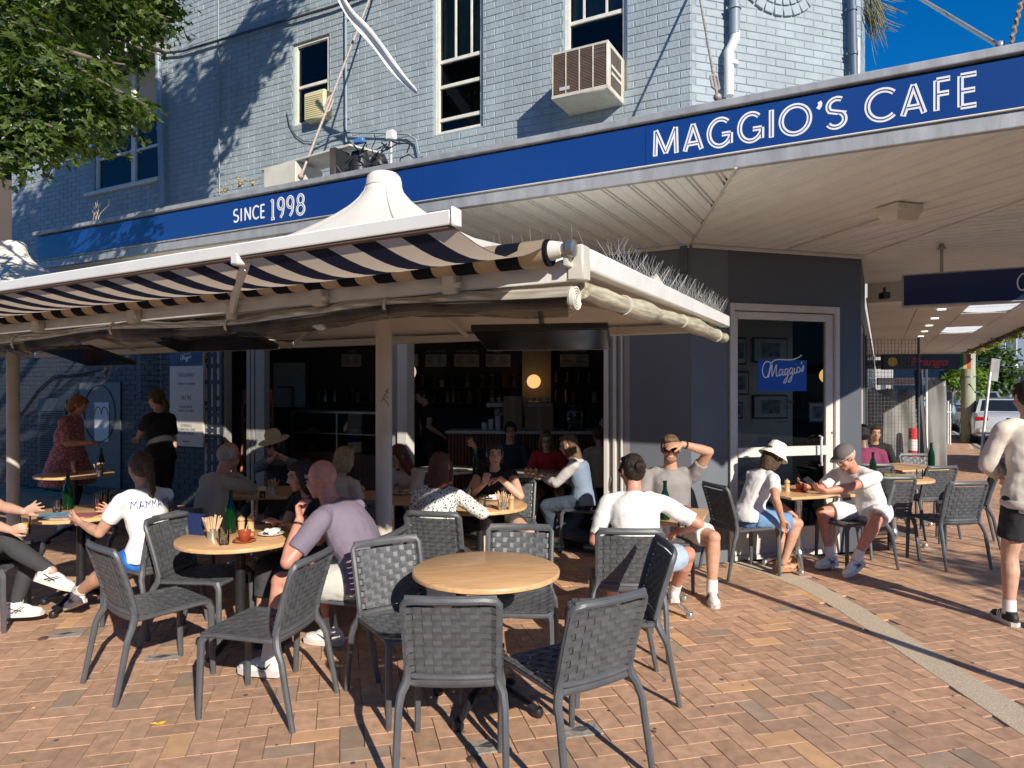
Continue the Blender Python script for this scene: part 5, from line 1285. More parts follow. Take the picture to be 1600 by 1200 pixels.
for pxa, pya, pxb, pyb in ((376, 404, 363, 468), (-60, 470, -75, 520)):
    xa_, za_ = FA.px(pxa, pya, YR+.0); xb_, zb_ = FA.px(pxb, pyb, -4.27)
    mb = MB(); mb.sweep([(xa_, YR+.02, 2.205), (xa_*.5+xb_*.5, (YR-4.27)/2, 2.185), (xb_, -4.27, 2.165)], .016, 6, r2=.030, sq=True, up=(0, 0, 1)); mb.build('folding_arm', white_alu, t)
    mb = MB(); mb.span((xa_-.02, YR-.032, 2.19), (xa_+.022, YR+.03, 2.235), ch=.006); mb.build('arm_joint', white_alu, t)
    mb = MB(); mb.span((xb_-.02, -4.30, 2.11), (xb_+.03, -4.262, 2.19), ch=.006); mb.build('arm_bracket', frame_c, t)
DROOP = Matrix.Translation((XR, 0, 2.2)) @ Matrix.Rotation(radians(-.75), 4, 'Y') @ Matrix.Translation((-XR, 0, -2.2))
for o in [q for q in bpy.data.objects if q.parent is None and (q.name.startswith('striped_awning') or q.name == 'parasol_gutter' or q.get('label', '').endswith('front edge of the parasols'))]:
    o.matrix_world = FA.m @ DROOP @ FA.i @ FA.m @ Matrix.Translation(ORG[o])
# screens hung under the parasols
screen_m = mat('screen_black', (.006, .006, .007), .22, var=0, spec=.25)
def screen(px0, px1, py, z, w, tilt, yaw, lab):
    c = P((px0+px1)/2, py, z); t = thing('hanging_screen', lab, 'screen', c, W, group='black screens hung under the parasols')
    t.rotation_euler = (radians(tilt), 0, radians(yaw)); ORG[t] = Vector((0, 0, 0))
    mb = MB(); mb.box((0, 0, 0), (w, .045, .55), ch=.006); mb.build('casing', mat('screen_casing', (.02, .02, .02), .4), t)
    mb = MB(); mb.box((0, -.0245, .005), (w-.03, .002, .51)); mb.build('panel', screen_m, t)
    mb = MB(); mb.box((0, -.0245, -.268), (w, .003, .008)); mb.build('lower_trim', mat('trim_grey', (.35, .35, .35), .3), t)
    mb = MB(); mb.cyl((0, .03, .05), (0, .25, .35), .02); mb.build('mount_arm', frame_c, t)
screen(750, 948, 527, 4.9, .93, 79, -10, 'black hanging screen at right under the parasol, above the inside opening')
screen(225, 412, 528, 5.9, 1.15, 74, -22, 'large black hanging screen under the parasol left of the round pole')
screen(88, 190, 556, 7.4, .80, 74, -25, 'small black hanging screen at far left above the navy wall')

# ================================================================== WOVEN CHAIRS
def strap(path, w, flat, th=.0042, amp=.0035, phase=0, ncross=9, side=None):
    """woven strap along path; flat(p,t) not needed: width direction given"""
    mb = MB(); P_ = [A3(p) for p in path]; m = len(P_); V = []; side = A3(side)
    for i, p in enumerate(P_):
        t = nrm(P_[min(i+1, m-1)]-P_[max(i-1, 0)]); n_ = nrm(np.cross(side, t)); u = i/(m-1)
        o = amp*sin(pi*(u*ncross+phase))
        if i in (0, m-1): o = 0
        for a, b in ((-1, -1), (1, -1), (1, 1), (-1, 1)): V.append(p+side*w/2*a+n_*(o+b*th/2))
    F = []
    for i in range(m-1):
        for k in range(4): l = (k+1) % 4; F.append((i*4+k, i*4+l, (i+1)*4+l, (i+1)*4+k))
    F += [(3, 2, 1, 0), tuple((m-1)*4+k for k in range(4))]
    mb.add(V, F); return mb
def back_pt(u, v):
    """u -1..1 across, v 0..1 up the backrest"""
    x = .205*u*(1-.03*(1-v)); y = -.205-.085*v-.02*v*v-.018*(1-u*u); z = .47+.35*v; return np.array([x, y, z])
def seat_pt(u, v):
    """u across, v 0 front .. 1 back"""
    x = .208*u*(1-.02*v); y = .225-.43*v; z = .452-.014*(1-u*u)*(sin(pi*min(1, v*1.0)))-.010*v-.012*max(0, .12-v)/.12; return np.array([x, y, z])
def make_chair(m_=None):
    m_ = m_ or chair_mat
    t = thing('woven_chair', 'x', 'chair', (0, 0, 0), W)
    # back frame: closed rounded loop
    loop = [back_pt(-1, v) for v in np.linspace(0, .95, 8)]+[back_pt(-.93, 1.0)]+[back_pt(u, 1.02) for u in np.linspace(-.7, .7, 7)]+[back_pt(.93, 1.0)]+[back_pt(1, v) for v in np.linspace(.95, 0, 8)]+[back_pt(.85, -.03)]+[back_pt(u, -.03) for u in np.linspace(.5, -.5, 5)]+[back_pt(-.85, -.03)]
    mb = MB(); mb.sweep(loop, .0175, 8, r2=.0145, closed=True, sq=True); mb.build('back_frame', m_, t)
    mb = MB(); q = [back_pt(u, 1.0)+np.array([0, .002, .006]) for u in np.linspace(-.95, .95, 9)]; mb.sweep(q, .011, 8, r2=.022, sq=True, up=(0, -.25, 1)); mb.build('top_rail', m_, t)
    mb = MB(); q = [back_pt(u, -.10)+np.array([0, -.006, 0]) for u in np.linspace(-.9, .9, 9)]; mb.sweep(q, .012, 8, r2=.020, sq=True, up=(0, -.25, 1)); mb.build('lower_rail', m_, t)
    sl = [seat_pt(-1, v) for v in np.linspace(.06, .95, 8)]+[seat_pt(-.9, 1.0)]+[seat_pt(u, 1.01) for u in (-.5, 0, .5)]+[seat_pt(.9, 1.0)]+[seat_pt(1, v) for v in np.linspace(.95, .06, 8)]+[seat_pt(.9, .0)]+[seat_pt(u, -.01) for u in (.5, 0, -.5)]+[seat_pt(-.9, 0)]
    mb = MB(); mb.sweep([p-np.array([0, 0, .008]) for p in sl], .015, 8, r2=.014, closed=True, sq=True); mb.build('seat_frame', m_, t)
    for s in (-1, 1):
        mb = MB(); mb.sweep([(s*.198, .200, .436), (s*.207, .222, .40), (s*.212, .226, .2), (s*.214, .232, .0)], [.019, .017, .016, .014], 8, r2=[.024, .020, .018, .015], sq=True, up=(0, 1, 0)); mb.build('leg', m_, t)
        mb = MB(); mb.sweep([(s*.200, -.228, .52), (s*.198, -.213, .475), (s*.203, -.213, .435), (s*.222, -.232, .395), (s*.230, -.258, .34), (s*.233, -.285, .2), (s*.236, -.325, .0)], [.013, .016, .021, .020, .0175, .0165, .0145], 8, r2=[.013, .018, .022, .020, .018, .017, .015], up=(1, 0, 0)); mb.build('leg', m_, t)
    nc, nr = 8, 10
    for i in range(nc):
        u = -.80+1.6*(i+.5)/nc; path = [back_pt(u, v) for v in np.linspace(.03, .925, 21)]
        strap(path, .0385, 0, phase=i % 2, ncross=nr, side=(1, 0, 0)).build('vertical_strap', m_, t, smooth=False)
    for j in range(nr):
        v = .035+.89*(j+.5)/nr; path = [back_pt(u, v)+np.array([0, -.0145 if abs(u) > .93 else (-.009 if abs(u) > .86 else 0), 0]) for u in np.linspace(-1.06, 1.06, 21)]
        strap(path, .0268, 0, phase=(j % 2)+.5*0+1, ncross=nc+2, side=(0, -.25, .968)).build('horizontal_strap', m_, t, smooth=False)
    nc, nr = 8, 9
    for i in range(nc):
        u = -.90+1.8*(i+.5)/nc; path = [seat_pt(u, v) for v in np.linspace(.0, 1.0, 21)]
        strap(path, .0425, 0, phase=i % 2, ncross=nr, side=(1, 0, 0)).build('seat_strap', m_, t, smooth=False)
    for j in range(nr):
        v = .05+.93*(j+.5)/nr; path = [seat_pt(u, v)+np.array([0, 0, .006 if abs(u) > .9 else 0]) for u in np.linspace(-1.07, 1.07, 21)]
        strap(path, .038, 0, phase=(j % 2)+1, ncross=nc+2, side=(0, 1, 0)).build('seat_strap', m_, t, smooth=False)
    return t
chairs = [
 (-.26, 3.24, 0, 'empty woven chair nearest the camera, back square on before the bare round table', 1),
 (.25, 3.20, 33, 'empty woven chair at the front right of the bare round table, turned slightly left', 1),
 (.57, 3.96, 93, 'empty woven chair right of the bare round table, dark back seen side on', 1),
 (.03, 4.16, 176, 'empty woven chair on the far side of the bare round table, facing the viewer', 1),
 (-.57, 3.80, -147, 'empty woven chair left of the bare round table beside the balding man\'s chair', 1),
 (-2.12, 4.14, -40, 'empty woven chair at left above an oval shadow, turned to the right', 1),
 (-1.36, 3.76, 77, 'empty woven chair in front of the balding man\'s bare knee', 1),
 (-2.12, 4.78, -98, 'empty woven chair half in shade at the left side of the coffee table', 1),
 (-1.04, 4.36, 76, 'woven chair the balding man in the mauve shirt sits on', 0),
 (-2.66, 5.08, 62, 'woven chair behind the back of the woman in the printed white tee', 0),
 (-3.86, 5.02, -75, 'woven chair at the left edge under the woman in charcoal leggings', 0),
 (-.50, 5.26, -14, 'woven chair the woman in the speckled blouse sits on', 0),
 (-.02, 6.50, 172, 'woven chair under the dark haired woman in the black sleeveless top', 0),
 (.76, 4.66, -3, 'woven chair behind the person with a dark bun and white tee', 0),
 (1.36, 6.08, 168, 'woven chair of the man in the grey tee shading his eyes', 0),
 (2.18, 6.50, -74, 'dark woven chair the woman in the white bucket hat sits on', 0),
 (3.30, 6.72, 104, 'woven chair under the man in the grey cap', 0),
 (3.86, 7.26, -2, 'empty dark woven chair just right of the man in the grey cap', 1),
 (4.28, 6.86, 8, 'empty woven chair with sunlit weave right of the grey capped man', 1),
 (5.05, 7.75, 62, 'empty woven chair at the far right of the terrace facing left', 1),
 (4.85, 8.2, 12, 'empty dark woven chair behind the sunlit one on the right', 1),
 (5.45, 9.1, 172, 'farthest empty dark woven chair on the right, by the green bottle', 1),
 (4.30, 8.45, -4, 'dark woven chair of the person in the pink top', 0),
 (.80, 7.42, 72, 'blue grey woven chair of the woman in the vest at the shop threshold', 0),
 (-2.58, 5.72, -38, 'woven chair of the old man in the beige shirt', 0),
 (-2.50, 7.50, 170, 'woven chair of the woman in the wide straw hat', 0),
 (-1.38, 5.22, 150, 'woven chair of the dark haired woman beside the balding man', 0),
 (-1.52, 5.90, -18, 'woven chair of the fair haired woman in cream', 0),
 (-.92, 6.92, 165, 'woven chair of the long haired woman behind the pole', 0),
 (.10, 9.05, 150, 'woven chair of the man in the navy jacket inside the cafe', 0),
 (.60, 8.75, 140, 'woven chair of the woman in red inside the cafe', 0),
 (-3.35, 6.35, 10, 'empty black woven chair between the ponytailed woman and the old man', 1),
]
proto = make_chair()
for i, (x, y, rz, lab, e) in enumerate(chairs):
    if i == 0: o = proto; o.location = (x, y, 0); o.rotation_euler = (0, 0, radians(rz)); o['label'] = lab; o['group'] = 'woven charcoal terrace chairs'
    else: copy_tree(proto, (x, y, 0), rz, lab, 'woven charcoal terrace chairs')

# ================================================================== TABLES
oak = woodmat('light_oak_laminate', (.66, .40, .20), along=(1.5, 16, 16), rough=.36, var=.22, vs=3.2, coat=.12)
oak_edge = mat('oak_edge', (.60, .42, .26), .5, var=.1, vs=20)
blk_iron = mat('black_cast_iron', (.018, .018, .02), .38, var=.2, vs=20, bump=.1)
alu_m = mat('polished_aluminium', (.62, .61, .58), .28, metal=.85, var=.12, vs=15)
TH = .745
def make_table(r=.40, square=False, base='black', top=None, rzl=0):
    t = thing('cafe_table', 'x', 'table', (0, 0, 0), W)
    mb = MB()
    if square: mb.box((0, 0, TH-.014), (r*2, r*2, .028), ch=.006)
    else: mb.lathe([(r-.012, TH-.030), (r-.001, TH-.024), (r, TH-.010), (r-.003, TH-.003), (r-.008, TH)], (0, 0, 0), 64)
    mb.build('tabletop', top or oak, t)
    if not square:
        mb = MB(); mb.lathe([(r-.02, TH-.034), (r-.014, TH-.0305)], (0, 0, 0), 48); mb.build('top_underside', blk_iron, t)
    bm_ = blk_iron if base == 'black' else alu_m
    mb = MB(); mb.cyl((0, 0, .10), (0, 0, TH-.032), .032, n=20); mb.build('column', bm_, t)
    mb = MB(); mb.box((0, 0, TH-.040), (.34, .05, .012), rz=45); mb.box((0, 0, TH-.0405), (.05, .34, .0115), rz=45); mb.build('top_plate', blk_iron, t)
    mb = MB(); mb.lathe([(.05, .08), (.052, .10), (.045, .16), (.034, .18)], (0, 0, 0), 20); mb.build('hub', bm_, t)
    for k in range(4):
        a = pi/4+k*pi/2+.2; c, s = cos(a), sin(a)
        mb = MB(); mb.sweep([(c*.03, s*.03, .125), (c*.12, s*.12, .115), (c*.22, s*.22, .075), (c*.30, s*.30, .042)], [.026, .025, .023, .022], 8, r2=[.026, .022, .015, .012], up=(0, 0, 1), sq=True); f = mb.build('foot', bm_, t)
        mb = MB(); mb.lathe([(.022, .0), (.030, .012), (.030, .03), (.024, .048)], (c*.305, s*.305, 0), 14); mb.build('foot_pad', blk_iron if base == 'black' else bm_, f)
    return t
tables = [
 (-.14, 3.76, 'r', 'black', 8, 'bare round oak topped table in the foreground with a black four footed base', None),
 (-1.80, 4.58, 'r', 'black', 20, 'round table in front of the balding man, holding a red cup and a green bottle', None),
 (-.27, 5.86, 'r', 'black', 0, 'round table between the woman in the speckled blouse and the woman in black', None),
 (1.15, 5.42, 's', 'alu', -20, 'square table between the person with the bun and the man shading his eyes', None),
 (2.76, 6.66, 's', 'alu', 16, 'table between the bucket hat woman and the man in the grey cap', None),
 (-3.43, 5.50, 'r', 'black', 30, 'round table at left with juices and papers before the ponytailed woman', None),
 (-5.05, 7.98, 'r', 'black', 10, 'round table in shade in front of the standing woman in the pink dress', None),
 (-2.45, 6.58, 's', 'alu', 10, 'table between the old man in beige and the straw hat woman', None),
 (-1.10, 6.30, 's', 'alu', 0, 'table behind the parasol pole laid with plates and stirrers', None),
 (4.22, 7.65, 'r', 'alu', 0, 'dark shaded table on the right holding a plate of salad', None),
 (4.95, 8.75, 's', 'alu', 15, 'far table on the right with a green bottle', None),
 (-.82, 8.45, 'r', 'black', 0, 'white topped table inside the cafe behind the red haired woman', 'w'),
 (.22, 8.05, 'r', 'black', 0, 'small white topped table inside the cafe with three pepper mills', 'w'),
]
TB = {}
protos = {}
for x, y, sh, ba, rz, lab, top in tables:
    key = (sh, ba, top)
    if key not in protos:
        o = protos[key] = make_table(.40 if sh == 'r' else .35, sh == 's', ba, marb if top else None); o.location = (x, y, 0); o.rotation_euler = (0, 0, radians(rz)); o['label'] = lab; o['group'] = 'cafe tables'
    else: o = copy_tree(protos[key], (x, y, 0), rz, lab, 'cafe tables')

# ================================================================== THINGS ON THE TABLES
def TP(px, py, h=TH): z = FPX*(EYE-h)/(py-HOR); return Vector(((px-800)/FPX*z, z, h+.0005))
green_g = bpy.data.materials.new('green_bottle_glass'); green_g.use_nodes = True; b_ = green_g.node_tree.nodes['Principled BSDF']; b_.inputs['Base Color'].default_value = (.006, .06, .018, 1); b_.inputs['Roughness'].default_value = .08; b_.inputs['Transmission Weight'].default_value = .6; b_.inputs['IOR'].default_value = 1.45
clear_g = glass('drinking_glass', (.98, .99, .99), .97, .03)
def bottle(p, lab, h=.29):
    t = thing('water_bottle', lab, 'bottle', p, W, group='green water bottles'); s = h/.29
    mb = MB(); mb.lathe([(.030*s, 0), (.036*s, .006), (.036*s, .15*s), (.030*s, .185*s), (.015*s, .225*s), (.0135*s, .275*s), (.016*s, .278*s), (.016*s, .29*s), (.010*s, .29*s), (.010*s, .27*s)], p, 20); mb.build('bottle', green_g, t)
    return t
def water(p, lab, fill=(.8, .85, .85), h=.10, r=.036, solid=None):
    t = thing('glass', lab, 'glass', p, W, group=None)
    mb = MB(); mb.lathe([(r*.82, 0), (r, h), (r*.93, h), (r*.78, .008), (0, .008)], p, 20); mb.build('tumbler', clear_g, t)
    mb = MB(); mb.lathe([(r*.76, .009), (r*.86, h*.62), (0, h*.62)], p, 20); mb.build('drink', solid or glass('water', (.95, .98, .98), .95), t)
    return t
def stirrers(p, lab, n=34):
    t = thing('stirrer_cup', lab, 'stirrer cup', p, W, group='cups of wooden stirrers'); r_ = random.Random(int(p.x*100))
    mb = MB(); mb.lathe([(.032, 0), (.036, .07), (.038, .072), (.033, .07), (.030, .004), (0, .004)], p, 18); mb.build('cup', alu_m, t)
    mb = MB()
    for k in range(n):
        a = r_.uniform(0, 2*pi); q = r_.uniform(.004, .026); l = r_.uniform(.115, .15); ln = q*1.5
        mb.cyl(p+Vector((cos(a)*q*.7, sin(a)*q*.7, .006)), p+Vector((cos(a)*(q+ln), sin(a)*(q+ln), l)), .0038, n=5)
    mb.build('stirrers', mat('stirrer_wood', (.62, .44, .27), .6, rnd=.15), t)
def mill(p, lab, h=.12):
    t = thing('pepper_mill', lab, 'pepper mill', p, W, group='turned wooden pepper mills'); s = h/.12
    mb = MB(); mb.lathe([(.024, 0), (.026, .008), (.020, .03), (.022, .055), (.024, .07), (.015, .076)], p, 18); mb.build('body', mat('beech', (.60, .41, .21), .4, var=.15, vs=8), t)
    mb = MB(); mb.lathe([(.016, .0765), (.025, .085), (.023, .10), (.010, .112)], p, 18); mb.build('head', mat('beech', (.6, .41, .21)), t)
    mb = MB(); mb.ell(p+Vector((0, 0, .118)), .006); mb.build('knob', alu_m, t)
def cup(p, lab, col, spoon=True, r=.042, h=.055, group='cups on saucers'):
    t = thing('coffee_cup', lab, 'cup', p, W, group=group)
    mb = MB(); mb.lathe([(.035, 0), (.06, .006), (.072, .014), (.070, .016), (.035, .008), (0, .008)], p, 26); mb.build('saucer', col, t)
    mb = MB(); mb.lathe([(r*.55, .0085), (r*.8, .02), (r, .02+h), (r*.94, .02+h), (r*.7, .024), (0, .022)], p, 24); c = mb.build('cup', col, t)
    mb = MB(); mb.lathe([(r*.9, .02+h*.85), (0, .02+h*.852)], p, 20); mb.build('coffee', mat('coffee_foam', (.34, .20, .11), .6), t)
    mb = MB(); mb.sweep([p+Vector((r*.95, 0, .065)), p+Vector((r*1.5, 0, .062)), p+Vector((r*1.5, 0, .038)), p+Vector((r*.85, 0, .034))], .005, 6); mb.build('handle', col, t)
    if spoon: mb = MB(); mb.cyl(p+Vector((.0, 0, .05)), p+Vector((.02, .015, .125)), .003, n=5); mb.build('stirrer', mat('stirrer_wood', (.62, .44, .27)), t)
def plate(p, lab, food=None, r=.09, cat='plate', fm=None):
    t = thing('plate', lab, cat, p, W)
    mb = MB(); mb.lathe([(r*.6, 0), (r, .014), (r*.97, .016), (r*.6, .004), (0, .004)], p, 28); mb.build('plate', mat('white_china', (.75, .74, .70), .25, var=.02), t)
    if food:
        r_ = random.Random(3); mb = MB()
        for k in range(14): mb.ell(p+Vector((r_.uniform(-.5, .5)*r, r_.uniform(-.5, .5)*r, .018+r_.random()*.02)), (.02, .018, .011), np.array(Matrix.Rotation(r_.random()*3, 3, 'Z')))
        mb.build(food, fm, t)
    return t
redc = mat('red_glaze', (.34, .06, .025), .22, var=.08); salad = mat('salad_green', (.16, .30, .03), .5, rnd=.4); nap = mat('paper_napkin', (.78, .77, .75), .8)
# balding man's table
bottle(TP(360, 833), 'green glass bottle on the balding man\'s table')
stirrers(TP(332, 842), 'cup of wooden stirrers on the balding man\'s table', 44)
water(TP(350, 851), 'tumbler of water beside the stirrers on the balding man\'s table')
mill(TP(377, 832), 'left pepper mill behind the red cup'); mill(TP(392, 831), 'right pepper mill behind the red cup')
cup(TP(382, 847), 'terracotta red cup and saucer at the front of the balding man\'s table', redc)
pl_ = plate(TP(424, 836), 'white plate with crumpled napkin by the balding man\'s elbow', 'napkin', .085, fm=nap)
p = TP(306, 836); t = thing('menu_holder', 'small navy folded table card left of the stirrers', 'table card', p, W); mb = MB()
mb.box(p+Vector((0, .012, .07)), (.12, .003, .14), R=np.array(Matrix.Rotation(radians(-20), 3, 'Z') @ Matrix.Rotation(radians(-8), 3, 'X'))); mb.build('card', mat('navy_card', (.015, .03, .12), .35), t)
mb = MB(); mb.box(p+Vector((.0, -.012, .07)), (.12, .003, .14), R=np.array(Matrix.Rotation(radians(-20), 3, 'Z') @ Matrix.Rotation(radians(8), 3, 'X'))); mb.build('card', mat('navy_card', (.015, .03, .12)), t)
# speckled blouse table
stirrers(TP(785, 797), 'cup of wooden stirrers in front of the woman in black'); mill(TP(799, 796), 'pepper mill beside the stirrers in front of the woman in black', .13)
water(TP(753, 792), 'empty looking tumbler in the middle of the two women\'s table'); water(TP(731, 782), 'glass with amber drink near the woman in black', solid=mat('amber_drink', (.45, .28, .05), .2), h=.11)
water(TP(742, 795), 'small glass of red drink by the speckled blouse', solid=mat('red_drink', (.35, .01, .01), .2), h=.08, r=.03); plate(TP(770, 781), 'white plate with a crumpled napkin between the two women', 'napkin', .09, fm=nap)
# square tables
bottle(TP(1039, 812), 'green bottle on the square table before the man shading his eyes'); cup(TP(1066, 806), 'brown red coffee cup on the square sunny table', redc, False)
water(TP(1066, 823), 'small white cup on the front corner of the square sunny table', solid=nap, h=.06, r=.035)
mill(TP(1230, 768), 'pepper mill between the bucket hat woman and the capped man', .14); cup(TP(1250, 768), 'brown red cup on the capped man\'s table', redc, False)
# left tables
bottle(TP(106, 796), 'green bottle on the papers table at left'); water(TP(89, 800), 'clear tumbler beside the green bottle at left')
jm = mat('juice_red', (.50, .07, .02), .25); jo = mat('juice_orange', (.6, .25, .03), .25)
for px, py, m_, lab in ((154, 797, jm, 'blood orange juice in a tall glass by the ponytailed woman\'s hands'), (163, 792, jo, 'orange juice glass behind the red one')):
    water(TP(px, py), lab, h=.14, r=.036, solid=m_)
    q = TP(px, py); 
t = thing('newspaper', 'folded papers and magazine lying on the left round table', 'papers', TP(110, 806), W)
for k, (dx, dy, c_) in enumerate(((0, 0, (.6, .58, .55)), (.05, .05, (.35, .12, .12)), (-.12, .04, (.15, .3, .45)))):
    q = TP(105, 808)+Vector((dx, dy, .002+.004*k)); mb = MB(); mb.box(q, (.30-.04*k, .20, .003), rz=20*k-10); mb.build('paper', mat('paper_%d' % k, c_, .6, var=.3, vs=20), t)
water(TP(116, 741), 'tall red drink on the shaded table by the pink dress', h=.15, solid=jm); stirrers(TP(156, 744), 'basket of stirrers on the shaded table by the pink dress'); bottle(TP(158, 739), 'green bottle behind the stirrers on the shaded table')
water(TP(393, 768), 'glass mug of pale drink by the old man', solid=mat('latte', (.5, .38, .22), .5), h=.1, r=.045); stirrers(TP(426, 772), 'cup of stirrers on the old man\'s table')
t = thing('table_number', 'small black table number stand on the old man\'s table', 'number stand', TP(410, 778), W); q = TP(410, 778); mb = MB(); mb.box(q+Vector((0, 0, .03)), (.05, .01, .06), R=np.array(Matrix.Rotation(radians(-15), 3, 'X'))); mb.build('block', blk, t); textmesh('12', .035, nap, t, q+Vector((0, -.012, .015)))
stirrers(TP(554, 775), 'cup of stirrers by the fair haired woman'); mill(TP(566, 780), 'pepper mill by the fair haired woman'); plate(TP(630, 772), 'white plate behind the parasol pole', 'food', .1, fm=mat('toast', (.5, .3, .12), .7, rnd=.3))
# right shaded tables
plate(TP(1388, 749), 'plate of green salad on the shaded right hand table', 'salad', .13, fm=salad); bottle(TP(1364, 748), 'dark green bottle left of the salad'); water(TP(1376, 752), 'tumbler beside the salad'); water(TP(1437, 748), 'tumbler at the right end of the salad table')
bottle(TP(1455, 731), 'green bottle standing on the far right table', .31)
# inside tables
water(TP(700, 738), 'mug of matcha on the white inside table', solid=mat('matcha', (.35, .38, .16), .5), h=.1); bottle(TP(743, 740), 'dark bottle on the white inside table'); plate(TP(720, 736), 'plate on the white inside table')
for px, w in ((822, 'left'), (829, 'middle'), (837, 'right')): mill(TP(px, 748), w+' of three pepper mills on the white table inside')
# white bag under the table and fallen leaves
c = P(665, 925, 4.3); t = thing('white_bag', 'crumpled white bag standing on the seat side beneath the bare table', 'bag', (c.x, c.y, .46), W)
V, F = ico(); V = V.copy(); nz = 1+.12*np.sin(V[:, 0]*11+V[:, 2]*5)*np.cos(V[:, 1]*9+V[:, 0]*6)+.05*np.sin(V[:, 2]*23+V[:, 0]*17); mb = MB(); mb.add(V*nz[:, None]*np.array([.13, .09, .10])+np.array([-.50, 4.55, .36]), F); mb.build('bag_body', nap, t)
mb = MB(); mb.sweep([(-.58, 4.53, .42), (-.55, 4.5, .5), (-.45, 4.5, .5), (-.42, 4.53, .42)], .006, 6); mb.build('handle', nap, t)
lf = mat('fallen_leaf', (.50, .33, .12), .7, rnd=.4); lfy = mat('yellow_leaf', (.75, .48, .03), .6)
for px, py, m_, s_, lab in ((247, 1134, lfy, .045, 'bright yellow crumpled leaf on the paving at lower left'), (242, 1066, lf, .03, 'tan dry leaf on the paving left of the shadow'), (50, 1110, lf, .02, 'tiny dry leaf near the left edge of the paving'), (146, 1010, lf, .03, 'curled brown leaf near the left chair foot'), (162, 1044, lf, .022, 'small pale leaf by the left chair foot')):
    g = G(px, py); mb = MB(); a = random.Random(px); V = [(g.x, g.y, .004)]
    for k in range(9): q = 2*pi*k/9; r_ = s_*(1 if k % 2 else .5)*a.uniform(.7, 1.1); V.append((g.x+cos(q)*r_, g.y+sin(q)*r_*.6, .006+a.uniform(0, .012)))
    mb.add(V, [(0, k+1, (k+1) % 9+1) for k in range(9)]); tag(mb.build('fallen_leaf', m_, org=(g.x, g.y, 0), smooth=False), lab, 'leaf')
# ================================================================== TREES
leaf_g = leafmat('maple_leaf', (.060, .105, .020), .38, .55)
leaf_d = leafmat('dark_leaf', (.05, .095, .025), .3)
bark = mat('plane_bark', (.16, .13, .10), .9, var=.35, vs=8, bump=.6, bs=30)
def leaf_shape(k):
    if k == 'maple': r = [1, .55, .95, .5, .8, .35, .25, .35, .8, .5, .95, .55]
    else: r = [1, .7, .45, .6, .9, .6, .45, .7]
    n = len(r); return [(0, 0, .05)]+[(cos(2*pi*i/n)*q, sin(2*pi*i/n)*q, -.12*q*(i % 2)) for i, q in enumerate(r)], [(0, i+1, (i+1) % n+1) for i in range(n)]
def foliage(clumps, size, per, seed, kind='maple', shell=.55):
    """clumps: (x,y,z,rx,rz); returns arrays of leaf positions and matrices"""
    r_ = np.random.RandomState(seed); out = []
    for c in clumps:
        x, y, z, rx, rz = c[:5]; n = int(per*(c[5] if len(c) > 5 else 1))
        d = r_.normal(size=(n, 3)); d /= np.linalg.norm(d, axis=1)[:, None]; rad = (shell+(1-shell)*r_.rand(n))[:, None]
        wob = 1+.25*np.sin(d[:, :1]*7+x*3)*np.cos(d[:, 1:2]*6+y*2)
        p = d*rad*wob*np.array([rx, rx, rz])+np.array([x, y, z])
        for i in range(n):
            up = nrm(d[i]*.7+np.array([0, 0, .6])+r_.normal(size=3)*.35); a = r_.normal(size=3); u = nrm(a-up*np.dot(a, up)); v = np.cross(up, u)
            out.append((p[i], np.stack([u, v, up], 1)*size*r_.uniform(.6, 1.25)))
    return out
def crown(t, leaves, m_, kind='maple', nobj=0, name='crown'):
    S, F = leaf_shape(kind); S = np.array(S); k = len(S)
    order = sorted(range(len(leaves)), key=lambda i: np.linalg.norm(leaves[i][0]-np.array([0, 0, EYE]))) if nobj else range(len(leaves))
    if nobj:
        vis = [i for i in order if -20 < 800+leaves[i][0][0]/leaves[i][0][1]*FPX < 320 and 0 < HOR-(leaves[i][0][2]-EYE)/leaves[i][0][1]*FPX < 340][:nobj]
        me = bpy.data.meshes.new('leaf'); me.from_pydata(S.tolist(), [], F); me.materials.append(m_); vs = set(vis)
        for i in vis:
            o = link('leaf', me, t); p, M = leaves[i]; M4 = Matrix([list(M[r])+[p[r]-t.location[r]] for r in range(3)]+[[0, 0, 0, 1]]); o.matrix_local = M4
        leaves = [leaves[i] for i in range(len(leaves)) if i not in vs]
    V = np.concatenate([S @ M.T+p for p, M in leaves]); mb = MB(); mb.v = [V]; mb.n = len(V)
    mb.f = [tuple(a+i*k for a in f) for i in range(len(leaves)) for f in F]
    o = mb.build(name, m_, t, smooth=False)
    if nobj: tag(o, kind='stuff')
    return o
def limb(mb, a, b, r0, r1, wob=.08, n=7, seed=0):
    r_ = random.Random(seed); a = Vector(a); b = Vector(b); pts = []
    for i in range(n+1):
        u = i/n; p = a.lerp(b, u)+Vector((r_.uniform(-1, 1), r_.uniform(-1, 1), r_.uniform(-1, 1)))*wob*sin(pi*u); pts.append(p)
    mb.sweep(pts, [r0+(r1-r0)*i/n for i in range(n+1)], 8); return pts
def TPt(px, py, z): return tuple(P(px, py, z))
t = thing('street_tree', 'leafy maple like street tree whose branches hang into the top left corner', 'tree', (-7.6, 4.6, 0), W)
mb = MB(); limb(mb, (-7.6, 4.6, 0), (-7.2, 4.8, 3.4), .26, .2, .05, seed=1); limb(mb, (-7.2, 4.8, 3.3), (-5.8, 5.9, 6.6), .17, .08, .2, seed=2); limb(mb, (-7.2, 4.8, 3.3), (-4.6, 5.2, 5.0), .14, .05, .2, seed=3)
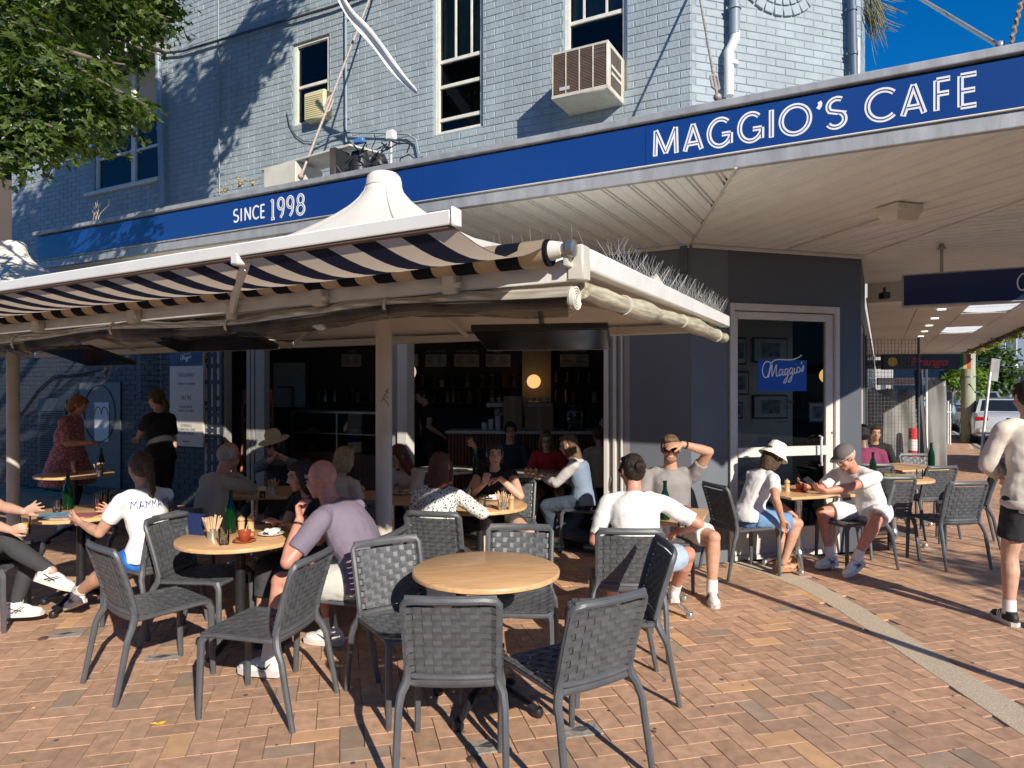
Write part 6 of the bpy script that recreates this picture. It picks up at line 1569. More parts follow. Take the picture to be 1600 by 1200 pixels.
limb(mb, (-6.4, 5.5, 5.2), (-2.6, 6.2, 7.4), .1, .03, .25, seed=4); limb(mb, (-5.2, 5.1, 4.7), (-3.4, 5.6, 4.4), .06, .015, .15, seed=5); limb(mb, (-5.6, 5.2, 4.9), (-3.8, 6.4, 5.4), .05, .015, .15, seed=6); limb(mb, (-5.0, 5.2, 4.9), (-4.3, 5.1, 3.9), .04, .012, .1, seed=8)
mb.build('trunk', bark, t)
vis = [(30, 60, 5.3, .42), (75, 120, 5.0, .40), (20, 150, 5.0, .40), (135, 150, 5.4, .42), (185, 175, 5.8, .36), (100, 200, 5.2, .40), (40, 215, 4.9, .36), (160, 205, 5.6, .30), (5, 250, 4.8, .30), (62, 238, 5.0, .24),
       (10, 0, 5.5, .40), (215, 170, 6.0, .20), (150, 110, 5.9, .30), (185, 55, 6.8, .42), (230, 35, 7.2, .42), (120, 40, 6.4, .34), (215, 95, 6.9, .22), (250, 5, 7.4, .40), (170, 5, 6.6, .45), (90, -20, 6.0, .5), (-40, 90, 5.0, .5), (-50, 200, 4.8, .5), (-60, -20, 5.4, .6), (115, 215, 5.3, .24)]
mb = MB()
for k_, (px, py, z, r) in enumerate(vis[::2]): q_ = P(px, py, z); limb(mb, (-5.9+.25*(k_ % 4), 5.2, 4.9+.15*(k_ % 3)), q_+Vector((.25, 0, .05)), .035, .007, .16, seed=100+k_)
mb.build('twigs', bark, t)
cl = []
for px, py, z, r in vis: p = P(px, py, z); cl.append((p.x, p.y, p.z, r, r*.62, (r/.4)**2))
lv = foliage(cl, .046, 400, 5, shell=.08)
up_ = [(-2.7, 6.2, 7.7, .75, .8), (-3.3, 6.5, 7.0, .75, .7), (-2.1, 5.9, 8.3, .7, .6), (-3.9, 6.7, 7.4, .8, .8), (-3.0, 5.6, 8.6, .8, .7), (-4.6, 7.2, 6.9, .9, .8), (-5.6, 7.4, 6.6, .9, .8), (-6.5, 6.8, 6.4, 1.0, .9), (-4.6, 6.2, 8.2, 1.0, .9), (-5.9, 6.2, 7.9, 1.1, 1.0), (-7.4, 5.6, 6.6, 1.2, 1.0), (-3.1, 6.75, 6.35, .45, .4), (-4.0, 7.4, 6.2, .5, .35), (-5.2, 8.0, 5.9, .6, .4), (-6.2, 8.2, 5.7, .6, .4), (-1.6, 5.6, 8.9, .6, .4), (-7.2, 7.6, 5.6, .8, .6)]
lv2 = foliage([(*c, (c[3]/.8)**2) for c in up_], .095, 1150, 8, shell=.1)
crown(t, lv, leaf_g, nobj=280); crown(t, lv2, leaf_g, name='upper_crown')
# off to the right behind the viewer: street tree and pole that cast the shadows over the paving
t = thing('street_tree', 'round crowned street tree standing by the kerb', 'tree', (8.6, -1.6, 0), W)
mb = MB(); limb(mb, (8.6, -1.6, 0), (8.5, -1.5, 3.6), .12, .08, .04, seed=11); limb(mb, (8.5, -1.5, 3.3), (7.9, -1.0, 4.3), .05, .02, .1, seed=12); limb(mb, (8.5, -1.5, 3.3), (9.2, -1.8, 4.5), .05, .02, .1, seed=13); mb.build('trunk', bark, t)
crown(t, foliage([(8.0, -.9, 4.2, .8, .6), (8.8, -1.6, 4.7, .9, .7), (9.3, -2.2, 4.3, .8, .6), (8.4, -1.6, 3.7, .7, .4)], .07, 380, 21, shell=.1), leaf_d)
t = thing('street_pole', 'thin grey street pole beyond the right edge, casting the long shadow', 'pole', (3.60, 2.72, 0), W)
mb = MB(); mb.cyl((3.6, 2.72, 0), (3.6, 2.72, 3.05), .045); mb.build('shaft', grey_rod, t); mb = MB(); mb.lathe([(.09, 0), (.09, .02), (.05, .03)], (3.6, 2.72, .004), 16); mb.build('base_plate', grey_rod, t)

# ================================================================== SIDE STREET: NEXT BUILDING, AWNING, HOARDING
plaster = mat('pale_shop_wall', (.42, .40, .36), .7, var=.1, dirt=.3, dcol=(.2, .18, .15))
t = thing('neighbour_shopfront', 'pale neighbouring shop wall seen edge on down the side street', 'building', (10, 0, 0), FB)
mb = MB(); mb.span((2.21, .02, 0), (26, .3, 6.5)); mb.build('wall', plaster, t)
for k in range(7):
    x = 3+k*3.1; mb = MB(); mb.span((x, -.01, .3), (x+2.4, .018, 2.5)); mb.build('window', mat('shop_window_dark', (.05, .055, .06), .1), t)
tile_m = mat('white_ceiling_tile', (.78, .76, .71), .7, var=.03, dirt=.2, dcol=(.5, .47, .4), ds=1.5, rnd=.04)
NH = 2.93
t = thing('neighbour_awning', 'white tiled awning ceiling beyond the cafe with two long skylights', 'awning', (10, -1.3, NH), FB)
TSX, TSY = .9, .65; me_t = MB().box((0, 0, .008), (TSX-.012, TSY-.012, .016)).mesh('ceiling_tile', tile_m, smooth=False)
def onH(px, py, h): z = FPX*(h-EYE)/(HOR-py); return FB.loc(((px-800)/FPX*z, z, h))
sk = []
for a in (((1490, 522), (1572, 508)), ((1540, 483), (1640, 468))):
    p = onH(*a[0], NH); q = onH(*a[1], NH); sk.append((p, q))
s1 = (11.2, 13.0); s2 = (7.3, 8.6)
for i in range(int(19/TSX)):
    for j in range(4):
        x = 2.3+(i+.5)*TSX; y = -.02-(j+.5)*TSY
        if j == 2 and i in (1, 2, 6, 7): continue
        link('ceiling_tile', me_t, t, Vector((x, y, NH))-ORG[t])
mb = MB(); 
for j in range(5): mb.span((2.3, -.02-j*TSY-.012, NH+.0165), (19.3, -.02-j*TSY+.012, NH+.022))
for i in range(20): mb.span((2.3+i*TSX-.012, -2.62, NH+.0225), (2.3+i*TSX+.012, -.02, NH+.028))
mb.build('grid_bars', mat('grid_grey', (.2, .19, .17), .7), t, smooth=False)
tl = bpy.data.materials.new('skylight_panel'); tl.use_nodes = True; N = tl.node_tree.nodes; L = tl.node_tree.links; tb = N.new('ShaderNodeBsdfTranslucent'); tb.inputs[0].default_value = (.9, .9, .88, 1); tt = N.new('ShaderNodeBsdfTransparent'); tt.inputs[0].default_value = (.9, .9, .9, 1); ms = N.new('ShaderNodeMixShader'); ms.inputs[0].default_value = .25; L.new(tb.outputs[0], ms.inputs[1]); L.new(tt.outputs[0], ms.inputs[2]); L.new(ms.outputs[0], N['Material Output'].inputs[0])
for x0, x1 in ((2.3+1*TSX, 2.3+3*TSX), (2.3+6*TSX, 2.3+8*TSX)):
    mb = MB(); pl = [(x0+.01, -.02-2*TSY-.01), (x1-.3, -.02-2*TSY-.01), (x1-.06, -.02-2.3*TSY), (x1-.0, -.02-2.5*TSY), (x1-.06, -.02-2.7*TSY), (x1-.3, -.02-3*TSY+.01), (x0+.01, -.02-3*TSY+.01)]; mb.prism(pl, NH+.009, NH+.012); mb.build('skylight', tl, t)
mb = MB(); mb.span((2.25, -2.70, NH-.06), (19.4, -2.63, NH+.35)); mb.build('edge_fascia', mat('dark_fascia', (.06, .055, .05), .6), t)
mb = MB(); mb.span((2.21, -2.69, NH-.05), (2.29, -.03, CEIL+.3)); mb.build('end_fascia', trim, t)
for k in range(5):
    x = 4.0+k*1.5; mb = MB(); mb.box((x, -1.0, NH-.012), (.07, .11, .012)); mb.build('downlight', mat('lit_panel', (.9, .9, .85), .5, emis=(1, .95, .85), es=1.6), t)
mb = MB(); mb.span((19.5, -2.6, 2.55), (24, -.03, 2.75)); tag(mb.build('far_awning', mat('dark_fascia', (.06, .055, .05)), fr=FB, org=(21, -1, 2.55)), 'low dark awning of the farther shops beyond the white tiled one', 'awning')
# red lettered hanging sign (as seen in the street)
sf = Fr(*P(1388, 570, 13.5).xy, -6)
t = thing('shop_sign', 'black hanging shop sign with red slanted lettering and a yellow disc', 'sign', (.6, 0, 2.1), sf)
mb = MB(); mb.span((-.12, -.06, 2.10), (1.28, .06, 2.40), ch=.01); mb.build('casing', mat('sign_black', (.02, .02, .02), .4), t)
textmesh('Prango', .21, mat('sign_red', (.42, .02, .03), .4), t, (.72, -.066, 2.18), sx=1.15, shear=.25, bold=.006)
mb = MB(); mb.lathe([(.09, 0), (.09, .006), (0, .007)], (.05, -.061, 2.25), 20, axis=(0, -1, 0)); mb.build('disc', mat('sign_yellow', (.62, .42, .04), .5), t)
for k, c in enumerate(((.01, .10, .03), (.4, .27, .02), (.35, .03, .02))): mb = MB(); mb.span((1.281+k*.07, -.055, 2.11), (1.348+k*.07, .055, 2.40)); mb.build('end_stripe', mat('stripe_%d' % k, c, .5), t)
t = thing('shop_sign', 'low cream shop board with dark band below the black sign', 'sign', (.6, .6, 1.8), sf)
mb = MB(); mb.span((.0, .5, 1.80), (1.1, .56, 1.95), ch=.01); mb.build('board', board, t); textmesh('SEAFOOD', .10, mat('sign_red', (.6, .03, .04)), t, (.55, .496, 1.83))
# temporary mesh fence and tarpaulin
wire = mat('fence_wire', (.10, .10, .10), .5, metal=.4)
ff = Fr(*P(1350, 700, 10.4).xy, 4)
t = thing('mesh_fence', 'black wire mesh fence panel behind the seated person in pink', 'fence', (.4, 0, 0), ff)
mb = MB(); wd, ht = .86, 2.48
for k in range(17): mb.cyl((k*wd/16, 0, .1), (k*wd/16, 0, ht), .0028, n=4)
mb.build('vertical_wire', wire, t); tag(kids(t)[-1] if False else [c for c in bpy.data.objects if c.parent == t][-1], kind='stuff')
mb = MB()
for k in range(44): mb.cyl((0, .005, .1+k*.055), (wd, .005, .1+k*.055), .0028, n=4)
tag(mb.build('horizontal_wire', wire, t), kind='stuff')
for x in (0, wd): mb = MB(); mb.cyl((x, 0, 0), (x, 0, ht+.02), .018); mb.build('post', wire, t)
tarp_m = mat('grey_tarp', (.22, .22, .21), .35, var=.35, vs=3, bump=.6, bs=9, stretch=(1, 1, .3))
def drape(name, lab, cat, fr, x0, x1, z0, z1, m_, amp=.05, n=28, freq=18, y=0.0, ragged=.0):
    V = []; nz = 16; r_ = random.Random(int(x0*10+z1*7))
    for i in range(n+1):
        top = z1-ragged*r_.random()
        for j in range(nz+1):
            x = x0+(x1-x0)*i/n; z = z0+(top-z0)*j/nz; V.append((x, y+amp*sin(x*freq+z*1.7)*(.4+.6*sin(z*2+x*3)**2), z))
    mb = MB(); mb.add(V, [(i*(nz+1)+j, (i+1)*(nz+1)+j, (i+1)*(nz+1)+j+1, i*(nz+1)+j+1) for i in range(n) for j in range(nz)])
    o = mb.build(name, m_, org=((x0+x1)/2, y, z0), fr=fr, sharp=70); md = o.modifiers.new('s', 'SOLIDIFY'); md.thickness = .004
    return tag(o, lab, cat)
tf = Fr(*P(1447, 700, 11.2).xy, 10)
drape('tarpaulin', 'shiny grey plastic tarpaulin hanging beside the mesh fence', 'tarpaulin', tf, 0, .36, .05, 1.92, tarp_m, .05, freq=26, ragged=.08)
drape('draped_sheet', 'stained pale sheet hanging behind the mesh fence', 'sheet', Fr(*P(1352, 700, 12.2).xy, 2), 0, .9, .2, 1.75, mat('stained_sheet', (.22, .215, .20), .8, var=.6, vs=3, dirt=.8, dcol=(.06, .06, .06), ds=3), .05, ragged=.06)
t = thing('leaning_post', 'thick black post leaning at the end of the mesh fence', 'post', P(1447, 780, 10.6).xy.to_3d(), W); a = P(1447, 760, 10.6); b = P(1434, 578, 10.8)
mb = MB(); mb.sweep([a, b], .05, 8, sq=True); mb.build('shaft', mat('sign_black', (.02, .02, .02)), t)
for px in (1441, 1448): a = P(px, 700, 11.0); b = P(px-.5, 577, 11.0); mb = MB(); mb.cyl(a, b, .018); tag(mb.build('white_pole', pvc, org=a), 'thin white pole at the %s of the pair by the tarpaulin' % ('left' if px == 1441 else 'right'), 'pole')
c = P(1427, 700, 12.0); t = thing('traffic_bollard', 'red and white banded traffic bollard behind the mesh fence', 'bollard', (c.x, c.y, 0), W)
mb = MB(); mb.lathe([(.18, 0), (.18, .05), (.09, .08)], (c.x, c.y, 0), 20); mb.build('base', blk, t)
for k in range(5): mb = MB(); mb.lathe([(.095-.004*k, .09+.19*k), (.092-.004*k, .28+.19*k)], (c.x, c.y, 0), 20); mb.build('band', mat('bollard_red', (.6, .03, .03), .5) if k % 2 == 0 else letw, t)
# ---- timber power pole, rack, sign poles
pole_t = mat('grey_green_timber', (.34, .37, .25), .85, var=.2, vs=4, stretch=(6, 6, .6), bump=.4)
c = P(1513, 680, 22.5); t = thing('power_pole', 'pale green grey timber power pole on the side street footpath', 'power pole', (c.x, c.y, 0), W)
mb = MB(); mb.sweep([(c.x, c.y, 0), (c.x, c.y, 4.5), (c.x+.05, c.y, 9.5)], [.215, .19, .15], 18); mb.build('shaft', pole_t, t)
for z in (2.1, 3.0): mb = MB(); mb.lathe([(.212, z), (.212, z+.05)], (c.x, c.y, 0), 18); mb.build('steel_band', steel, t)
mb = MB(); mb.sweep([(c.x+.2, c.y-.1, 3.2), (c.x+.24, c.y-.12, 1.9), (c.x+.1, c.y-.2, 1.6), (c.x-.1, c.y-.2, 1.9)], .012, 6); mb.build('cable', blk, t)
t = thing('bike_rack', 'white upright bars of a tree guard beside the power pole', 'tree guard', P(1477, 690, 21.5).xy.to_3d(), W)
for k in range(5): a = P(1471+k*3.4, 700, 21.5+.3*(k % 2)); mb = MB(); mb.cyl((a.x, a.y, 0), (a.x, a.y, 1.25+.1*(k % 2)), .022); mb.build('bar', pvc, t)
mb = MB(); a = P(1470, 700, 21.5); b = P(1486, 700, 21.7); mb.cyl((a.x, a.y, 1.0), (b.x, b.y, 1.0), .02); mb.build('hoop', pvc, t)
t = thing('sign_pole', 'leaning silver sign pole with the back of a plate, left of the walker', 'sign pole', P(1532, 690, 15.5).xy.to_3d(), W)
a = P(1531, 700, 15.0); b = P(1549, 566, 15.3); a.z = 0; mb = MB(); mb.cyl(a, b, .032); mb.build('shaft', mat('silver_pole', (.6, .6, .58), .4, metal=.5), t)
mb = MB(); c = P(1554, 578, 15.25); mb.box(c, (.20, .02, .50), R=np.array(Matrix.Rotation(radians(7), 3, 'Y')), ch=.006); mb.build('plate', mat('plate_back', (.3, .29, .28), .4, metal=.5), t)
t = thing('sign_pole', 'distant thin sign pole on the far side of the road', 'sign pole', P(1585, 620, 46).xy.to_3d(), W)
a = P(1585, 620, 46); a.z = 0; b = P(1585, 566, 46); mb = MB(); mb.cyl(a, b, .06); mb.build('shaft', mat('silver_pole', (.6, .6, .58)), t); mb = MB(); mb.box(b-Vector((0, .08, .5)), (.4, .03, .8)); mb.build('plate', letw, t)
# ---- parked cars (rear view)
def car_mesh(lab, col, x, y, rz, suv=False, grp='cars parked along the kerb'):
    t = thing('parked_car', lab, 'car', (x, y, 0), W, group=grp); t.rotation_euler = (0, 0, radians(rz)); ORG[t] = Vector((0, 0, 0))
    paint = mat('paint_'+'_'.join('%02d' % int(c*99) for c in col), col, .25, metal=.2, var=.02, coat=1.0); H = 1.66 if suv else 1.44; hw = .90
    # body rings along the length (rear at -y)
    ys = [-2.25, -2.2, -1.9, -1.2, -.4, .6, 1.3, 1.9, 2.2, 2.28]
    top = [.62, .86, 1.0, .99, .98, .98, .96, .88, .74, .55]; bot = [.34, .28, .24, .22, .2, .2, .22, .24, .28, .34]; w_ = [.72, .84, .89, hw, hw, hw, .9, .87, .78, .6]
    if suv: top = [q+.12 for q in top]
    rings = []
    for yy, tp, bt, w in zip(ys, top, bot, w_):
        q = [(-w*.9, bt), (-w, bt+.08), (-w, tp-.28), (-w*.96, tp-.05), (-w*.88, tp), (0, tp+.02), (w*.88, tp), (w*.96, tp-.05), (w, tp-.28), (w, bt+.08), (w*.9, bt), (0, bt)]
        rings.append([(a, yy, b) for a, b in q])
    mb = MB(); mb.loft(rings); mb.build('body', paint, t, sharp=30)
    zb = top[3]-.02; ys2 = [(-1.95 if not suv else -2.2), -1.3 if not suv else -1.9, -.2, .5, 1.25]; hs_ = [zb, H-.03, H, H-.03, zb]; ws = [.80, .62, .62, .63, .80]
    mb = MB(); mb.loft([[(-w, yy, zb-.01), (-w*.99 if hh_ <= zb else -w, yy, hh_), (w, yy, hh_), (w, yy, zb-.01)] for yy, hh_, w in zip(ys2, [h if h > zb else zb+.004 for h in hs_], ws)]); mb.build('cabin', paint, t, sharp=20)
    gm = mat('car_glass', (.015, .02, .025), .06, var=0)
    y0, y1 = ys2[0], ys2[1]; d = np.array([0, y1-y0, H-.03-zb]); n_ = nrm(np.cross([1, 0, 0], d)); f = lambda u, v: np.array([(ws[0]+(ws[1]-ws[0])*v)*u, y0+d[1]*v, zb+d[2]*v])+n_*.012
    mb = MB(); mb.quad(f(-.86, .14), f(.86, .14), f(.86, .9), f(-.86, .9)); mb.build('rear_window', gm, t)
    for s in (-1, 1):
        mb = MB(); mb.add([(s*.815, ys2[0]+.35, zb+.03), (s*.815, 1.0, zb+.03), (s*.645, .5, H-.09), (s*.645, ys2[1]+.1, H-.09)], [(0, 1, 2, 3) if s > 0 else (3, 2, 1, 0)]); mb.build('side_window', gm, t)
        mb = MB(); mb.box((s*.66, -2.21, top[0]+.18), (.34, .05, .13), ch=.02); mb.build('tail_light', mat('tail_red', (.45, .01, .01), .2, coat=1), t)
        mb = MB(); mb.box((s*.98, .75, 1.0), (.2, .1, .13), ch=.03); mb.build('mirror', paint, t)
        for yy in (-1.35, 1.4):
            mb = MB(); mb.lathe([(.2, -.1), (.33, -.1), (.34, 0), (.33, .1), (.2, .1)], (s*.80, yy, .335), 22, axis=(1, 0, 0)); w = mb.build('wheel', mat('tyre', (.02, .02, .02), .8), t)
            mb = MB(); mb.lathe([(.19, -.105), (.2, .105), (.05, .108)], (s*.80, yy, .335), 12, axis=(s, 0, 0)); mb.build('rim', alu_m, w)
    mb = MB(); mb.box((0, -2.27, .45), (1.5, .06, .16), ch=.03); mb.build('bumper', paint, t); mb = MB(); mb.box((0, -2.285, .66 if not suv else .8), (.38, .01, .12)); mb.build('number_plate', letw, t)
    return t
RD = -27.9
def kerbcar(z, off=1.15): return 2.9+.532*z+off, z
for lab, col, z, suv, off in (('white sedan parked with its tail towards the viewer by the silver sign pole', (.62, .62, .62), 23.0, False, 1.0), ('dark blue hatchback nearest the walker, mostly hidden behind him', (.02, .04, .09), 14.6, False, 1.2), ('silver grey wagon parked beyond the white sedan', (.25, .27, .29), 29.5, True, 1.1),
    ('dark wagon parked behind the timber power pole', (.05, .055, .06), 36.0, True, 1.1), ('pale blue sedan far down the kerb behind the small tree', (.25, .3, .36), 42.0, False, 1.1), ('red hatchback farthest down the parked row', (.35, .03, .03), 48.0, False, 1.1), ('black car on the far side of the road beside the dark shops', (.03, .03, .035), 58, False, 9)):
    x, y = kerbcar(z, off); car_mesh(lab, col, x, y, RD, suv)
# ---- trees and buildings down the street
c = P(1480, 650, 24.5); t = thing('street_tree', 'small bright green street tree beside the timber power pole', 'tree', (c.x, c.y, 0), W)
mb = MB(); limb(mb, (c.x, c.y, 0), (c.x+.2, c.y, 1.7), .05, .035, .03, seed=31); 
for k, (dx, dz) in enumerate(((.5, 2.4), (-.2, 2.5), (1.0, 2.2), (.3, 1.6))): limb(mb, (c.x+.2, c.y, 1.5), (c.x+dx, c.y, dz), .025, .01, .06, seed=32+k)
mb.build('trunk', bark, t)
crown(t, foliage([(c.x+.5, c.y, 2.3, .55, .4), (c.x+1.1, c.y+.1, 2.2, .5, .4), (c.x+.1, c.y, 2.0, .4, .35), (c.x+.7, c.y-.1, 1.5, .45, .45), (c.x+1.0, c.y, 1.2, .3, .3), (c.x+1.3, c.y, 1.9, .3, .3)], .075, 330, 41, kind='oval', shell=.1), leafmat('bright_leaf', (.15, .24, .03), .45), kind='oval')
for k, (px, py, z, r, lab) in enumerate(((1545, 560, 48, 2.2, 'dark dense tree left of the blue apartment block'), (1520, 580, 62, 2.8, 'dark tree far down the side street'), (1562, 585, 44, 1.5, 'lower dark tree in front of the apartments'))):
    c = P(px, py, z); t = thing('street_tree', lab, 'tree', (c.x, c.y, 0), W, group='dark trees down the side street'); mb = MB(); limb(mb, (c.x, c.y, 0), (c.x, c.y, c.z-r*.5), .2, .12, .1, seed=k+50); mb.build('trunk', bark, t)
    rr_ = random.Random(k); cs = [(c.x+rr_.uniform(-.6, .6)*r, c.y+rr_.uniform(-.5, .5)*r, c.z+rr_.uniform(-.55, .6)*r, r*.55, r*.45) for _ in range(9)]
    crown(t, foliage(cs, .19, 230, 60+k, kind='oval', shell=.2), leaf_d, kind='oval')
vine = [(1571, 513), (1560, 522), (1548, 530), (1536, 538), (1524, 546), (1512, 552)]
t = thing('trailing_vine', 'yellow green vine trailing along the street edge of the white tiled awning', 'vine', P(1545, 535, 15), W); cs = []
for i, (px, py) in enumerate(vine):
    q = onH(px, py, NH-.02); w = FB.w(q.x, -2.76, NH-.02); cs.append((w.x, w.y, w.z, .30, .13))
mb = MB(); mb.sweep([(a[0], a[1], a[2]) for a in cs], .012, 5); mb.build('stem', bark, t)
crown(t, foliage(cs, .05, 150, 77, kind='oval', shell=.1), leafmat('vine_leaf', (.22, .22, .05), .4), kind='oval', name='leaves')
def building(lab, px0, px1, z, h, col, floors, cols, rz=0, depth=10, trim_c=(.5, .5, .5), group=None, h0=0):
    a = P(px0, 600, z); w = (px1-px0)/FPX*z; f = Fr(a.x, a.y, rz); t = thing('apartment_building', lab, 'building', (w/2, 0, 0), f, group=group)
    m_ = mat('facade_'+'_'.join('%02d' % int(c*99) for c in col), col, .7, var=.08, vs=.5); mb = MB(); mb.span((0, 0, 0), (w, depth, h)); mb.build('wall', m_, t)
    mb = MB(); mb.span((-.2, -.2, h+.003), (w+.2, depth+.2, h+.3)); mb.build('roof', mat('roof_dark', (.08, .08, .085), .8), t)
    fh = (h-h0)/floors; cw_ = w/cols
    for i in range(floors):
        for j in range(cols):
            x0 = j*cw_+cw_*.22; z0 = h0+i*fh+fh*.25; mb = MB(); mb.span((x0, -.05, z0), (x0+cw_*.56, .0-.002, z0+fh*.55)); wn_ = mb.build('window', mat('frame_%s' % str(trim_c), trim_c, .5), t)
            mb = MB(); mb.span((x0+.08, -.075, z0+.08), (x0+cw_*.56-.08, -.0505, z0+fh*.55-.08)); mb.build('pane', mat('far_glass', (.06, .08, .10), .08, var=0), wn_)
    if h0:
        mb = MB(); mb.span((0, -1.6, h0-.4), (w, -.003, h0-.1)); mb.build('awning', mat('roof_dark', (.08, .08, .085)), t)
        for j in range(cols*2): mb = MB(); mb.span((j*cw_/2+.1, -.03, .1), (j*cw_/2+cw_/2-.1, -.002, h0-.7)); mb.build('shop_window', mat('far_glass', (.06, .08, .10)), t)
    return t
building('blue grey apartment block with white window frames at the right edge of the side street', 1562, 1720, 55, 9.5, (.16, .21, .28), 2, 5, rz=-8, h0=3.6, trim_c=(.5, .5, .5))
building('dark lower shops between the far trees and the apartment block', 1475, 1560, 75, 7, (.10, .11, .12), 2, 4, rz=0, h0=3.2)
building('long pale far building closing the end of the side street', 1340, 1470, 120, 9, (.35, .34, .32), 2, 8)
building('white rendered building behind the leaves at top left', -60, 205, 26, 17.2, (.70, .69, .66), 6, 4, rz=-20, trim_c=(.35, .35, .33))
building('dark brown building at the very left edge beyond the painted wing', -260, 17, 15.5, 6.4, (.09, .07, .06), 2, 3, rz=-28, trim_c=(.12, .1, .09))
lime = mat('lime_scaffold', (.45, .55, .08), .5)
t = thing('scaffold', 'lime yellow scaffold tubes in front of the white building at top left', 'scaffold', (*P(70, 600, 21).xy, 0), W)
for px in (22, 64, 103, 140): a = P(px, 40, 21); mb = MB(); mb.cyl((a.x, a.y, 8.0), (a.x, a.y, 14.5), .045); mb.build('standard', lime, t)
for py in (65, 110, 150): a = P(10, py, 21); b = P(185, py-18, 21.5); mb = MB(); mb.cyl(a, b, .04); mb.build('ledger', lime, t)
a = P(22, 150, 21); b = P(103, 60, 21); mb = MB(); mb.cyl(a, b, .035); mb.build('brace', lime, t); a = P(150, 100, 20); b = P(205, 82, 20); mb = MB(); mb.cyl(a, b, .045); mb.build('ledger', lime, t)
# overhead wires far down the street
for k, (a, b) in enumerate((((1380, 560, 30), (1640, 568, 60)), ((1515, 560, 22), (1640, 552, 40)))):
    mb = MB(); A_, B_ = P(*a), P(*b); mb.sweep([A_.lerp(B_, i/12)-Vector((0, 0, .5*sin(pi*i/12))) for i in range(13)], .018, 5); tag(mb.build('overhead_wire', blk, org=A_), ('lower' if k == 0 else 'upper')+' overhead wire crossing the far side street', 'wire')

# ---- an unseen row added across the road behind the viewer: keeps the low sky off the terrace and stands in the windows' reflections
for lab, x0, w_, h_, c_, y_ in (('unseen brown brick shops added behind the viewer against the low sky', -30, 22, 8.0, (.16, .10, .07), -17), ('unseen grey rendered block added behind the viewer against the low sky', -7.5, 13, 8.6, (.22, .22, .21), -18), ('unseen cream corner building added behind the viewer against the low sky', 26, 16, 7.5, (.34, .31, .25), -12), ('unseen tan shops added behind the viewer against the low sky', 7.5, 12, 7.2, (.25, .20, .15), -19)):
    f = Fr(x0+w_, y_, 180); t = thing('apartment_building', lab, 'building', (w_/2, 0, 0), f)
    mb = MB(); mb.span((0, 0, 0), (w_, 8, h_)); mb.build('wall', mat('across_%d' % int(x0), c_, .8), t); mb = MB(); mb.span((0, -2.2, 2.9), (w_, -.003, 3.1)); mb.build('awning', mat('dark_fascia', (.06, .055, .05)), t)
    for j in range(int(w_/2.4)): mb = MB(); mb.span((j*2.4+.7, -.04, 4.4), (j*2.4+1.9, -.003, 6.2)); mb.build('window', mat('far_glass', (.06, .08, .10)), t); mb = MB(); mb.span((j*2.4+.2, -.04, .4), (j*2.4+2.2, -.003, 2.6)); mb.build('shop_window', mat('far_glass', (.06, .08, .10)), t)
for k, (x, y, z, r) in enumerate(((-11, -6, 5.0, 2.6), (-14, -1, 5.2, 2.6), (-3.5, -11, 4.6, 2.2))):
    t = thing('street_tree', ('broad street tree behind the viewer to the left', 'tall street tree beyond the left edge of the photograph', 'street tree across the road behind the viewer')[k], 'tree', (x, y, 0), W)
    mb = MB(); limb(mb, (x, y, 0), (x, y, z-r*.4), .2, .12, .1, seed=k+90); mb.build('trunk', bark, t); rr_ = random.Random(k+5)
    crown(t, foliage([(x+rr_.uniform(-.6, .6)*r, y+rr_.uniform(-.6, .6)*r, z+rr_.uniform(-.4, .6)*r, r*.5, r*.4) for _ in range(9)], .2, 200, 95+k, kind='oval', shell=.2), leaf_d, kind='oval')
# ================================================================== PEOPLE
DEFER = []
def remesh(o, vox, smooth=4, disp=0.0, dsize=.10, dtype='CLOUDS'):
    m = o.modifiers.new('r', 'REMESH'); m.mode = 'VOXEL'; m.voxel_size = vox; m.use_smooth_shade = True
    if smooth: q = o.modifiers.new('s', 'SMOOTH'); q.factor = .5; q.iterations = smooth
    if disp:
        key = 'tex_%s_%d' % (dtype, int(dsize*1000)); tx = bpy.data.textures.get(key) or bpy.data.textures.new(key, dtype); tx.noise_scale = dsize
        d = o.modifiers.new('d', 'DISPLACE'); d.texture = tx; d.strength = disp; d.mid_level = .5; d.texture_coords = 'LOCAL'
    DEFER.append(o)
def flush():
    dg = bpy.context.evaluated_depsgraph_get()
    new = [bpy.data.meshes.new_from_object(o.evaluated_get(dg)) for o in DEFER]
    for o, me in zip(DEFER, new):
        old = o.data; nm = old.name; mats = list(old.materials); o.modifiers.clear(); o.data = me; bpy.data.meshes.remove(old); me.name = nm
        if not me.materials:
            for m in mats: me.materials.append(m)
    DEFER.clear()
def skin(k, c): return mat('skin_'+k, c, .45, var=.13, vs=22, dirt=.30, dcol=(c[0]*.92, c[1]*.70, c[2]*.66), ds=14, sub=.12, bump=.05, bs=90, spec=.4)
SK = {'fair': skin('fair', (.60, .36, .26)), 'warm': skin('warm', (.55, .31, .21)), 'red': skin('red', (.58, .27, .19)), 'tan': skin('tan', (.46, .26, .17)), 'deep': skin('deep', (.2, .11, .075))}
def cloth(k, c, bump=.7, bs=11, rough=.85, var=.05): return mat('cloth_'+k, c, rough, var=var, vs=5, bump=bump, bs=bs)
def hairm(k, c): return mat('hair_'+k, c, .5, var=.45, vs=6, stretch=(22, 22, 2.5), bump=.7, bs=14, spec=.4)
HR = {'dark': hairm('dark', (.025, .016, .012)), 'brown': hairm('brown', (.075, .04, .022)), 'auburn': hairm('auburn', (.13, .04, .022)), 'blond': hairm('blond', (.42, .29, .14)), 'grey': hairm('grey', (.50, .45, .39)), 'ginger': hairm('ginger', (.26, .12, .05)), 'black': hairm('black', (.012, .01, .01)), 'sandy': hairm('sandy', (.17, .10, .055))}
